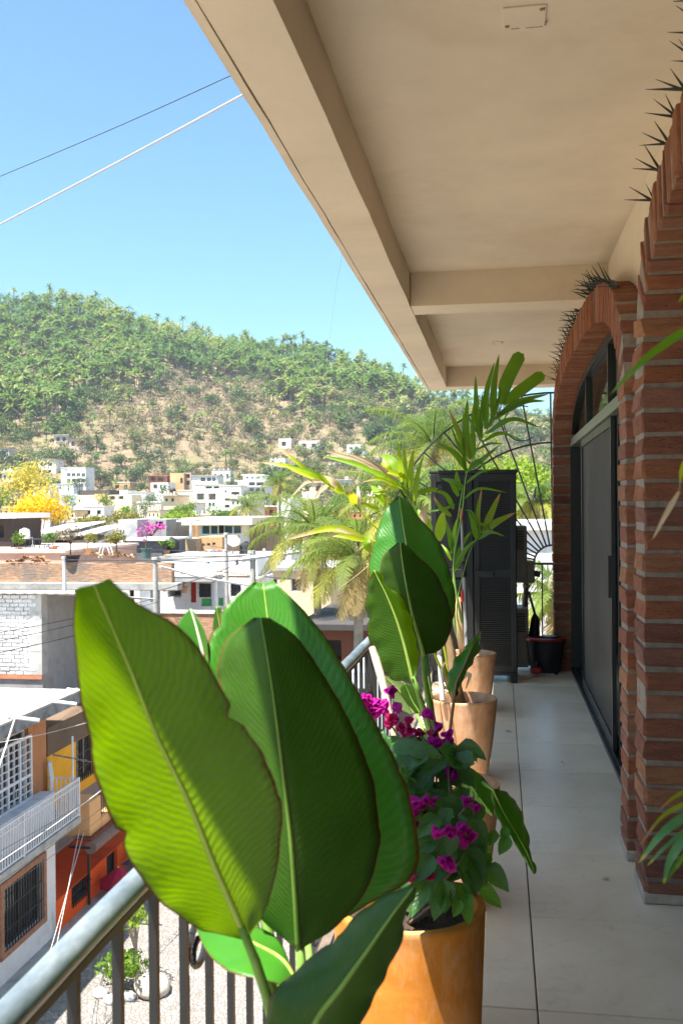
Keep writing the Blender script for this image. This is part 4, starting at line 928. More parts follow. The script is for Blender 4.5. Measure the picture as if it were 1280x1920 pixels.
# ================================================================ TERRAIN AND FOREST
GZ0 = -9.6
RPX = [-3000, -600, 0, 60, 120, 200, 300, 400, 500, 600, 690, 760, 800, 870, 940, 1010, 1100, 1280, 2200, 4000]
RPY = [700, 640, 592, 580, 582, 598, 628, 655, 668, 676, 706, 734, 752, 764, 778, 792, 800, 790, 720, 820]
def terr(x, y):
    x = np.asarray(x, float); y = np.asarray(y, float)
    r = np.hypot(x, y); th = np.arctan2(x, y) + YAW
    thc = np.clip(th, -1.1, 1.1); px = CX + F*np.tan(thc)
    py = np.interp(px, RPX, RPY); hor = 951.5 - .0086*np.clip(px-640, -1500, 1500)
    rr = 600 + 35*np.sin(px/170.0) + 25*np.sin(px/73.0+1)
    zr = 1.5 + (hor-py-9)/F*rr*np.cos(thc)
    z0 = 0.5
    r0 = 300.0
    t = np.clip((r-r0)/(rr-r0), 0, 1)
    g = .35*t + .65*t*t*(3-2*t)*(.55+.45*t)
    g = .62*t**1.25 + .38*np.sin(t*pi/2)**2
    z = z0 + (zr-z0)*g
    near = GZ0-.02 + (z0-GZ0+.02)*np.clip((r-95)/(r0-95), 0, 1)**1.4
    z = np.where(r < r0, near, z)
    beyond = np.maximum(r-rr, 0); z = z - beyond*.30
    nz = 6.5*np.abs(np.sin(x/44+1.3+.4*np.sin(y/60))) - 3 + 2.2*np.sin(x/31+1.3)*np.sin(y/27) + 1.6*np.sin(x/13+y/17) + .9*np.sin(x/6.1)*np.sin(y/7.7+2)
    z = z + nz*np.clip((r-345)/110, 0, 1)*(1-.6*t)
    back = np.abs(th) > 1.5
    return np.where(back & (r > 95), GZ0-.02, z)
ths = np.concatenate([np.linspace(-pi, -1.0, 26, endpoint=False), np.linspace(-1.0, -.40, 30, endpoint=False), np.linspace(-.40, .40, 240, endpoint=False), np.linspace(.40, 1.0, 30, endpoint=False), np.linspace(1.0, pi, 26, endpoint=False)]) - YAW
rad = np.concatenate([[.5, 20, 50, 80], np.linspace(95, 290, 28), np.linspace(296, 680, 120), np.linspace(700, 900, 10), [1100, 1400]])
TH, RR = np.meshgrid(ths, rad); X = RR*np.sin(TH); Y = RR*np.cos(TH); Zt = terr(X, Y); Zt = np.maximum(Zt, -30)
nr, na = TH.shape; vs = np.stack([X, Y, Zt], -1).reshape(-1, 3)
fs = [(i*na+j, i*na+(j+1) % na, (i+1)*na+(j+1) % na, (i+1)*na+j) for i in range(nr-1) for j in range(na)]
def hillmat():
    t = NT('dry_hill_earth'); co = t.coord('Object'); n = t.noise(co, .03, 6, .65); n2 = t.noise(co, .22, 6, .7); n3 = t.noise(co, 1.2, 4, .7)
    c = t.ramp(n2, [(.3, (.155, .115, .072)), (.5, (.235, .172, .108)), (.7, (.32, .245, .16))])
    c = t.mix(t.ramp(n, [(.42, (0,0,0)), (.6, (.7,.7,.7))]), c, (.17, .165, .075))
    c = t.mix(t.ramp(n3, [(.45, (0,0,0)), (.65, (.6,.6,.6))]), c, (.12, .085, .05))
    t.set(Base_Color=c, Roughness=.95, Specular_IOR_Level=.1); t.bump(n3, .6, .4); return t.m
tm = MB().add([tuple(v) for v in vs], fs); struct('hill_terrain', tm, hillmat(), smooth='all')
def hit_hill(px, py):
    r = ray(px, py); lo = 60
    for k in range(3000):
        d = 60 + k*.5; p = CAM + r*d
        if p.z < float(terr(p.x, p.y)): return p
    return CAM + r*600

# ---- plant templates (vertex arrays) for the far forest
def T_palm(seed, fr=15, L=2.9, H=7.0, lean=.5, droop=.5, tris=3):
    g = np.random.RandomState(seed); v = []; f = []; nt_ = 4
    dx, dy = g.uniform(-lean, lean, 2)
    for (z, r, k) in ((0, .22, 0), (H*.5, .17, .35), (H, .14, 1)):
        for j in range(nt_): v.append((dx*k + r*cos(pi/2*j), dy*k + r*sin(pi/2*j), z))
    for i in range(2):
        for j in range(nt_): a = i*nt_+j; b = i*nt_+(j+1) % nt_; f.append((a, b, b+nt_, a+nt_))
    ntr = len(f)
    for q in range(fr):
        a = 2*pi*q/fr + g.uniform(-.3, .3); el = g.uniform(-.5, 1.25); l = L*g.uniform(.75, 1.15)
        d = np.array([cos(a)*cos(el), sin(a)*cos(el), sin(el)]); s = np.array([-sin(a), cos(a), 0])
        o = np.array([dx, dy, H]); b = len(v); w_ = .40*g.uniform(.8, 1.3)
        for (u, ww) in ((.08, .35), (.45, 1.0), (.8, .7), (1.0, .06)):
            c = o + d*l*u + np.array([0, 0, -droop*l*u*u*.6])
            v.append(c - s*w_*ww - np.array([0, 0, .12*ww])); v.append(c + np.array([0, 0, .05])); v.append(c + s*w_*ww - np.array([0, 0, .12*ww]))
        for i in range(3):
            k = b+3*i; f += [(k, k+1, k+4, k+3), (k+1, k+2, k+5, k+4)]
    return np.array(v), f, ntr
def T_tree(seed, R=3.2, H=5.5, leaves=170, ls=.62, flat=.75, lobes=6, trunk=.22, gap=.0):
    g = np.random.RandomState(seed); v = []; f = []
    for (z, r) in ((0, trunk), (H*.6, trunk*.7), (H, trunk*.3)):
        for j in range(4): v.append((r*cos(pi/2*j), r*sin(pi/2*j), z))
    for i in range(2):
        for j in range(4): a = i*4+j; b = i*4+(j+1) % 4; f.append((a, b, b+4, a+4))
    cs = [(g.uniform(-.55, .55)*R, g.uniform(-.55, .55)*R, H + g.uniform(-.35, .45)*R*flat, R*g.uniform(.38, .62)) for _ in range(lobes)]
    for c in cs:                                   # limbs into each lobe
        b = len(v); p0 = np.array([0, 0, H*.5]); p1 = np.array(c[:3])
        for p, r in ((p0, trunk*.5), (p1, trunk*.15)):
            for j in range(3): v.append(tuple(p + np.array([r*cos(2.09*j), r*sin(2.09*j), 0])))
        for j in range(3): a = b+j; e = b+(j+1) % 3; f.append((a, e, e+3, a+3))
    ntr = len(f)
    for q in range(leaves):
        cx, cy, cz, cr = cs[g.randint(lobes)]
        d = g.normal(size=3); d /= np.linalg.norm(d); d[2] = d[2]*.8 + .15
        p = np.array([cx, cy, cz]) + d*cr*g.uniform(.55, 1.1)*np.array([1, 1, flat])
        n = d + g.normal(size=3)*.55; n /= np.linalg.norm(n); a = np.cross(n, g.normal(size=3)); a /= np.linalg.norm(a)+1e-9; b_ = np.cross(n, a)
        s = ls*g.uniform(.6, 1.3); k = len(v)
        v += [tuple(p - a*s*.55), tuple(p - b_*s*.32 + n*s*.08), tuple(p + a*s*.55), tuple(p + b_*s*.32 + n*s*.08)]; f.append((k, k+1, k+2, k+3))
    return np.array(v), f, ntr
def mats_idx(me, ntr, nf): me.polygons.foreach_set('material_index', [0]*ntr + [1]*(nf-ntr))
def scatter(name, tmpls, places, mats, label=None, cat=None):
    """one mesh from many copies: places = (template, x, y, z, scale, rot, tint)"""
    V = []; T = []; loops = []; starts = []; tot = []; mi = []; off = 0; ls = 0
    pre = []
    for (v, f, ntr) in tmpls:
        lens = np.array([len(q) for q in f], np.int32); flat = np.array([i for q in f for i in q], np.int32)
        m = np.ones(len(f), np.int32); m[:ntr] = 0; pre.append((v, lens, flat, m))
    for (k, x, y, z, s, rot, tint) in places:
        v, lens, flat, m = pre[k]; c, n = cos(rot), sin(rot)
        w_ = np.stack([(v[:, 0]*c - v[:, 1]*n)*s + x, (v[:, 0]*n + v[:, 1]*c)*s + y, v[:, 2]*s + z], 1)
        V.append(w_); T.append(np.full(len(v), tint, np.float32)); loops.append(flat+off); tot.append(lens); mi.append(m); off += len(v)
    V = np.concatenate(V).astype(np.float32); loops = np.concatenate(loops); tot = np.concatenate(tot); mi = np.concatenate(mi); T = np.concatenate(T)
    me = bpy.data.meshes.new(name); me.vertices.add(len(V)); me.vertices.foreach_set('co', V.ravel())
    me.loops.add(len(loops)); me.loops.foreach_set('vertex_index', loops)
    me.polygons.add(len(tot)); me.polygons.foreach_set('loop_start', np.concatenate([[0], np.cumsum(tot)[:-1]]).astype(np.int32))
    try: me.polygons.foreach_set('loop_total', tot)
    except Exception: pass
    me.polygons.foreach_set('material_index', mi)
    at = me.attributes.new('tint', 'FLOAT', 'POINT'); at.data.foreach_set('value', T)
    for m_ in mats: me.materials.append(m_)
    me.update(); me.validate()
    o = bpy.data.objects.new(name, me); link(o)
    return tag(o, label, cat, kind='stuff')
M_fp = folmat('far_palm', [(0, (.06, .125, .035)), (.4, (.12, .20, .045)), (.7, (.21, .255, .07)), (1, (.32, .29, .12))], .3)
M_ft = folmat('far_tree', [(0, (.035, .072, .03)), (.35, (.07, .115, .04)), (.65, (.14, .165, .055)), (1, (.23, .215, .10))], .25)
M_fd = folmat('far_dry', [(0, (.19, .15, .11)), (.5, (.27, .21, .14)), (1, (.22, .205, .10))], .15, 1.1)
M_ftr = surf('far_trunk', (.17, .14, .11), .3, .5, .9)
PT = [T_palm(k, 14+k % 3, 2.6+.25*(k % 3), 5.5+1.3*(k % 4), .6) for k in range(6)]
TT = [T_tree(k, 2.6+.45*(k % 4), 3.0+.7*(k % 3), 150, .70, .8, 5+k % 3) for k in range(7)]
DT = [T_tree(50+k, 2.2+.3*k, 1.4+.3*k, 60, .55, .8, 5, .14) for k in range(4)]
g = np.random.RandomState(11)
pp, tp, dp = [], [], []
def fbm(x, y, s, o=0): return mnoise.fractal(Vector((x/s+o, y/s-o, o*.7)), 1.0, 2.0, 3)
for k in range(13200):
    th = g.uniform(-.42, .33); r = sqrt(g.uniform(285**2, 655**2))
    x, y = r*sin(th-YAW), r*cos(th-YAW); px = CX + F*tan(th)
    z = float(terr(x, y)); rr = 600 + 35*sin(px/170.0) + 25*sin(px/73.0+1)
    t = (r-300)/(rr-300)
    if t > 1.05: continue
    py = 951.5 - .0086*(px-640) - (z-1.5)/(r*cos(th))*F
    # open dry slope in the middle, palms above it, mixed wood to the right, gardens at the foot
    dry = math.exp(-((px-370)/235)**2 - ((py-815)/105)**2)*1.2 + math.exp(-((px-640)/130)**2 - ((py-880)/40)**2)*.7 + math.exp(-((px-960)/130)**2 - ((py-850)/50)**2)*.9 + .40*fbm(x, y, 50, 3) + .28*fbm(x, y, 17, 8)
    palmy = math.exp(-((py-655)/80)**2)*(1.05 if px < 560 else .55) + math.exp(-((py-740)/60)**2)*(.6 if px < 130 else .15) + .42*fbm(x, y, 40, 5)
    tint = min(1, max(0, .42 + .6*fbm(x, y, 60, 1) + g.uniform(-.4, .4)))
    u = g.uniform()
    if py > 835:                                     # foot of the hill: houses stand here
        if u < .36: dp.append((g.randint(4), x, y, z-.2, g.uniform(.5, 1.2), g.uniform(0, 6.3), g.uniform(0, 1)))
        elif u < .60: tp.append((g.randint(7), x, y, z-.5, g.uniform(.4, .85), g.uniform(0, 6.3), min(1, tint+.15)))
        elif u < .63: pp.append((g.randint(6), x, y, z-.3, g.uniform(.6, .9), g.uniform(0, 6.3), tint))
    elif dry > .52:
        if u < .60: dp.append((g.randint(4), x, y, z-.2, g.uniform(.6, 1.6), g.uniform(0, 6.3), g.uniform(0, 1)))
        elif u < .86: tp.append((g.randint(7), x, y, z-.5, g.uniform(.35, .9), g.uniform(0, 6.3), min(1, tint+.4)))
        elif u < .90: pp.append((g.randint(6), x, y, z-.3, g.uniform(.7, 1.05), g.uniform(0, 6.3), tint))
    elif palmy > .34:
        if u < .58: pp.append((g.randint(6), x, y, z+.2, g.uniform(1.0, 1.5), g.uniform(0, 6.3), min(1, tint*.75+.08)))
        elif u < .84: tp.append((g.randint(7), x, y, z-.8, g.uniform(.5, 1.0), g.uniform(0, 6.3), tint*.4))  # understorey: shade between the palm crowns put into a darker tint
        elif u < .90: dp.append((g.randint(4), x, y, z-.2, g.uniform(.7, 1.4), g.uniform(0, 6.3), g.uniform(0, 1)))
    else:
        if u < .60: tp.append((g.randint(7), x, y, z-.8, g.uniform(.55, 1.5), g.uniform(0, 6.3), tint))
        elif u < .70: pp.append((g.randint(6), x, y, z-.4, g.uniform(.8, 1.2), g.uniform(0, 6.3), tint))
        elif u < .86: dp.append((g.randint(4), x, y, z-.2, g.uniform(.8, 1.6), g.uniform(0, 6.3), g.uniform(0, 1)))
PT += [T_palm(90+k, 16, 3.0, 10.5+1.5*k, .8) for k in range(3)]
for k in range(150):
    px = g.uniform(-120, 860); th = math.atan((px-CX)/F); r = 600 + 35*sin(px/170.0) + 25*sin(px/73.0+1) - abs(g.normal())*14
    if fbm(px, 0, 40, 2) < -.12: continue
    x, y = r*sin(th-YAW), r*cos(th-YAW); pp.append((6+g.randint(3), x, y, float(terr(x, y))-.4, g.uniform(.9, 1.3), g.uniform(0, 6.3), g.uniform(.1, .8)))
scatter('hill_palms', PT, pp, [M_ftr, M_fp], 'palms covering the upper slope of the hill', 'palm wood')
BT_ = [T_tree(200+k, 4.6+.5*(k % 4), 4.0+.5*(k % 3), 460, .75, .72, 9, .3) for k in range(6)]; TT += BT_
for k in range(420):
    th = g.uniform(-.40, .31); r = sqrt(g.uniform(345**2, 600**2)); x, y = r*sin(th-YAW), r*cos(th-YAW); px = CX+F*tan(th); z = float(terr(x, y)); py = 951.5-.0086*(px-640)-(z-1.5)/(r*cos(th))*F
    dry = math.exp(-((px-370)/235)**2 - ((py-815)/105)**2)
    if py < 640 or g.uniform() < dry*.8 or (py < 720 and px < 520 and g.uniform() < .6): continue
    tp.append((7+g.randint(6), x, y, z-1, g.uniform(.6, 1.15), g.uniform(0, 6.3), g.choice([.02, .15, .3, .45, .7, .95])))
scatter('hill_trees', TT, tp, [M_ftr, M_ft], 'green trees and bushes covering the hillside', 'woodland')
scatter('hill_scrub', DT, dp, [M_ftr, M_fd], 'dry brown scrub on the open middle of the hillside', 'scrub')

# ---- trees one can tell apart
def tree_mesh(tm_, mats, tint):
    v, f, ntr = tm_; me = bpy.data.meshes.new('crown'); me2 = bpy.data.meshes.new('trunk')
    def part(me, faces, m):
        used = sorted({i for q in faces for i in q}); mp = {i: k for k, i in enumerate(used)}
        me.from_pydata([tuple(v[i]) for i in used], [], [tuple(mp[i] for i in q) for q in faces])
        at = me.attributes.new('tint', 'FLOAT', 'POINT'); at.data.foreach_set('value', np.full(len(used), tint, np.float32)); me.materials.append(m)
    part(me2, f[:ntr], mats[0]); part(me, f[ntr:], mats[1]); return me2, me
def tree(name, label, cat, loc, tm_, mats, tint, s=1, rz=0, group=None):
    t = thing(name, label, cat, loc, rz, group); a, b = tree_mesh(tm_, mats, tint)
    for nm, me in (('trunk', a), ('crown', b)):
        o = bpy.data.objects.new(nm, me); o.scale = (s, s, s); link(o, t)
    return t
def ground(px, d):
    p = at_D(px, 950, d); p.z = float(terr(p.x, p.y)); return p
sky_p = [(347, 598, 1.1, 'lone palm standing clear on the ridge right of the last palm clump'), (685, 668, 1.0, 'small dark palm alone on the low right end of the ridge'), (178, 568, 1.15, 'taller palm of the pair on the left ridge'), (163, 574, 1.0, 'shorter palm of the pair on the left ridge'),
         (245, 577, 1.1, 'dense double-crowned palm on the middle of the ridge'), (212, 582, .9, 'slim palm between the left pair and the middle ridge palm'), (112, 560, 1.2, 'large palm near the highest point of the ridge'), (97, 563, 1.0, 'palm just left of the highest ridge palm'), (32, 563, 1.1, 'palm on the ridge at the far left'), (300, 595, 1.2, 'palm rising above the clump right of the middle ridge')]
for (px, py, s, lab) in sky_p:
    th = math.atan((px-CX)/F); rr = 600 + 35*sin(px/170.0) + 25*sin(px/73.0+1) - 6
    p = Vector((rr*sin(th-YAW), rr*cos(th-YAW), 0)); p.z = float(terr(p.x, p.y)) - .5
    top = CAM.z + (951.5-.0086*(px-640)-py)/F*rr*cos(th); H = max(5, top-p.z-1)
    tree('ridge_palm', lab, 'palm tree', p, T_palm(px, 17, 3.0*s, H+1.5, .4), [M_ftr, M_fp], .35, 1, 0, 'palms along the ridge')
TB = lambda k, R, H, n=700, ls=.6, fl=.75: T_tree(k, R, H, n, ls, fl, 9, .35)
for (px, py, R, H, tint, lab, name) in [(618, 800, 8.5, 6.5, .30, 'big round bright green tree on the hillside right of centre', 'round_tree'), (655, 812, 6.0, 4.5, .02, 'dark tree beside the big round green tree', 'dark_tree'), (462, 800, 7.5, 4.0, .05, 'wide flat-topped dark tree on the dry slope', 'flat_topped_tree'), (340, 786, 4.0, 4.8, .12, 'small forked tree alone on the bare dry slope', 'forked_tree'),
        (250, 915, 5.0, 5.5, .18, 'dark green tree behind the white and beige houses', 'dense_tree'), (185, 912, 5.0, 5.0, .3, 'green tree right of the white block of flats', 'dense_tree'), (228, 880, 4.2, 4.2, .4, 'lighter green tree above the dark one behind the houses', 'dense_tree'), (600, 670, 6.5, 4.5, .08, 'broad dark tree on the ridge between palms', 'ridge_tree'), (510, 690, 5.5, 4.0, .35, 'rounded tree below the ridge left of the broad dark one', 'ridge_tree'), (480, 850, 4.5, 3.5, .22, 'grey-green tree above the terraced white house', 'dense_tree'), (60, 870, 4.0, 4.0, .5, 'green tree behind the terraced houses at far left', 'dense_tree'), (720, 800, 7.0, 3.5, .28, 'grey-green spreading tree on the slope left of the coconut palm', 'spreading_tree')]:
    p = hit_hill(px, py); tree(name, lab, 'tree', p - Vector((0, 0, .6)), TB(px, R, H), [M_ftr, M_ft], tint)

# ---- nearer trees with many small leaves
def leafy(name, label, cat, px, py, d, R, H, mats, tint, n, ls, flat=.8, lobes=14, base=None, seed=1, trunk=.16, group=None):
    c = at_D(px, py, d); zb = float(terr(c.x, c.y)) if base is None else base
    return tree(name, label, cat, (c.x, c.y, zb), T_tree(seed, R, c.z-zb, n, ls, flat, lobes, trunk), mats, tint, 1, 0, group)
M_yel = folmat('yellow_blossom', [(0, (.62, .36, .004)), (.5, (.78, .50, .006)), (1, (.8, .6, .04))], .3, 1.1)
M_yol = folmat('pale_yellow_leaf', [(0, (.26, .23, .04)), (.5, (.42, .35, .05)), (1, (.55, .46, .10))], .3)
M_gl = folmat('fresh_leaf', [(0, (.05, .11, .018)), (.5, (.12, .21, .02)), (1, (.24, .32, .03))], .35)
M_og = folmat('orange_green_leaf', [(0, (.16, .15, .03)), (.5, (.20, .18, .035)), (1, (.33, .22, .03))], .3)
M_pk = folmat('pink_bract_far', [(0, (.45, .05, .30)), (1, (.6, .1, .45))], .3, 1.1)
leafy('yellow_tree', 'tree covered in bright yellow blossom at the left among the roofs', 'tree', 68, 955, 95, 3.3, 3, [M_bark, M_yel], .55, 2300, .30, .8, 15, seed=3)
leafy('pale_tree', 'thin pale yellow-green tree behind the yellow blossom tree', 'tree', 50, 912, 125, 4.2, 3, [M_bark, M_yol], .75, 1900, .34, .9, 14, seed=4)
leafy('roadside_tree', 'orange-tinted green tree in front of the beige building', 'tree', 175, 985, 85, 1.9, 2.5, [M_bark, M_og], .5, 900, .26, .6, 10, seed=6)
leafy('roadside_tree', 'low orange-green tree right of the beige building', 'tree', 235, 972, 110, 2.2, 2.5, [M_bark, M_og], .25, 800, .28, .55, 10, seed=7)
leafy('roof_tree', 'vivid yellow-green bushy tree behind the white roof post', 'tree', 333, 985, 75, 1.8, 2.5, [M_bark, M_gl], .8, 1500, .2, .75, 11, seed=8)
leafy('roof_tree', 'green tree peeping over the vivid bushy tree', 'tree', 340, 962, 110, 1.6, 2.5, [M_bark, M_gl], .35, 700, .25, .8, 8, seed=9)
leafy('round_bush_tree', 'flat clipped green tree above the teal-windowed house', 'tree', 425, 966, 120, 1.9, 2.5, [M_bark, M_gl], .25, 800, .25, .45, 9, seed=10)
leafy('bright_tree', 'sunlit bright green tree seen through the iron grille', 'tree', 985, 905, 48, 2.4, 4, [M_bark, M_gl], .85, 2400, .2, .8, 14, seed=12)
leafy('bright_tree', 'darker green tree left of the one behind the grille', 'tree', 905, 915, 52, 2.6, 4, [M_bark, M_gl], .4, 1500, .24, .8, 12, seed=13)

# ---- coconut palms
M_cf = folmat('coconut_frond', [(0, (.10, .16, .04)), (.35, (.17, .22, .045)), (.7, (.34, .32, .06)), (1, (.45, .33, .16))], .4, 1.4)
def coconut(name, label, px, py, d, L, nf, seed, tilt=0, dead=4, group=None):
    c = at_D(px, py, d); zb = GZ0 if d < 95 else float(terr(c.x, c.y)); g = np.random.RandomState(seed)
    t = thing(name, label, 'palm tree', (c.x+tilt, c.y, zb), 0, group)
    H = c.z - zb; pts = [Vector((c.x+tilt*(1-k/9)**2, c.y, zb+H*k/9)) for k in range(10)]
    MB().tube(pts, [.2-.09*k/9 for k in range(10)], 10).build('trunk', M_palmbark, t, smooth='all')
    MB().lathe([(0, -.45), (.16, -.3), (.24, 0), (.14, .35), (.0, .5)], c, 10).build('crown_shaft', M_palmbark, t, smooth='all')
    for q in range(nf):
        dd = q >= nf-dead; a = q*2.399 + g.uniform(-.2, .2); u = q/nf
        el = 1.35 - 1.9*u**.85 + g.uniform(-.12, .12); l = L*g.uniform(.85, 1.08)*(.8 if q < 3 else 1)
        if dd: el = -1.1+g.uniform(-.2, .2); l *= .75
        dirh = Vector((cos(a), sin(a), 0)); n = 24; rp = []; p = Vector(c); e = el
        for i in range(n+1):
            rp.append(p.copy()); p = p + (dirh*cos(e) + Vector((0, 0, sin(e))))*(l/n); e -= (1.5 if not dd else .35)/n*(.5+1.0*i/n)
        m = MB().tube(rp, [.035*(1-.85*i/n) for i in range(n+1)], 5)
        rach_n = len(m.f); tn = min(1, max(0, .05+.75*u+g.uniform(-.2, .2))) if not dd else 1
        side = Vector((-sin(a), cos(a), 0))
        for i in range(2, n+1):
            for h_ in (0, .5):
                b0 = rp[i-1].lerp(rp[i], h_); tg = (rp[i]-rp[i-1]).normalized(); nn = side.cross(tg).normalized()
                ll = L*.30*sin(pi*min(1, .12+.86*(i+h_)/n))**.6*g.uniform(.8, 1.15)
                for sgn in (-1, 1):
                    dv = (side*sgn*.8 + tg*.75 + nn*g.uniform(-.1, .3)).normalized(); w_ = tg*.016
                    m1 = b0 + dv*ll*.5; dv2 = (dv*.8 + Vector((g.uniform(-.25, .25), g.uniform(-.25, .25), -1.2-1.5*u))).normalized(); e1 = m1 + dv2*ll*.55
                    m.add([b0-w_, b0+w_, m1+w_*.9, e1, m1-w_*.9], [(0, 1, 2, 4), (4, 2, 3)])
        o = m.build('frond', M_cf, t); me = o.data
        at = me.attributes.new('tint', 'FLOAT', 'POINT'); at.data.foreach_set('value', np.full(len(me.vertices), tn, np.float32))
    return t
coconut('coconut_palm', 'large sunlit coconut palm with yellowing fronds beyond the balcony railing', 592, 1000, 33, 2.9, 32, 3, .6)
coconut('coconut_palm', 'lower coconut palm crown with hanging dry fronds behind the upright leaves', 672, 1045, 27, 2.5, 30, 5, -.4, 7)
coconut('coconut_palm', 'dark green coconut palm below the roof corner, behind the potted palm', 812, 838, 36, 3.0, 26, 8, .5, 3)
coconut('coconut_palm', 'small coconut palm in front of the terraced white house', 462, 952, 90, 2.4, 18, 9, 0, 2)
coconut('coconut_palm', 'feathery palm behind the large sunlit one, by the white gable', 524, 905, 100, 2.8, 18, 12, 0, 2)
coconut('coconut_palm', 'young palm filling the gap below the iron grille', 1045, 1120, 17, 1.5, 16, 15, .1, 1)
coconut('coconut_palm', 'yellow-fringed palm crown seen through the upper iron grille', 1000, 945, 30, 1.7, 18, 17, .1, 2)
coconut('coconut_palm', 'bushy palm crown left of the dark cabinet', 765, 950, 24, 2.1, 28, 21, .2, 3)
# ================================================================ STREET AND HOUSES
def cobblemat():
    t = NT('cobblestone'); co = t.coord('Object'); vo = t.new('ShaderNodeTexVoronoi', feature='F1'); vo.inputs['Scale'].default_value = 9; t.L(co, vo.inputs['Vector'])
    vd = t.new('ShaderNodeTexVoronoi', feature='DISTANCE_TO_EDGE'); vd.inputs['Scale'].default_value = 9; t.L(co, vd.inputs['Vector'])
    sx = t.new('ShaderNodeSeparateColor'); t.L(vo.outputs['Color'], sx.inputs[0]); n = t.noise(co, 22, 4)
    c = t.ramp(sx.outputs[0], [(0, (.20, .18, .16)), (.5, (.26, .235, .215)), (1, (.32, .295, .27))])
    e = t.ramp(vd.outputs['Distance'], [(.02, (0,0,0)), (.1, (1,1,1))]); c = t.mix(e, (.20, .175, .15), c)
    t.set(Base_Color=c, Roughness=.85); t.bump(t.math('ADD', t.math('MULTIPLY', e, 1.0), t.math('MULTIPLY', n, .3)), .8, .03); return t.m
struct('street', MB().quad((-11.3, -20, GZ0), (-.4, -20, GZ0), (-.4, 62, GZ0), (-11.3, 62, GZ0)), cobblemat())
sw = struct('sidewalk', MB().box(-11.5, -10.5, -10, 36, GZ0+.002, GZ0+.13), M_conc, bev=.02)

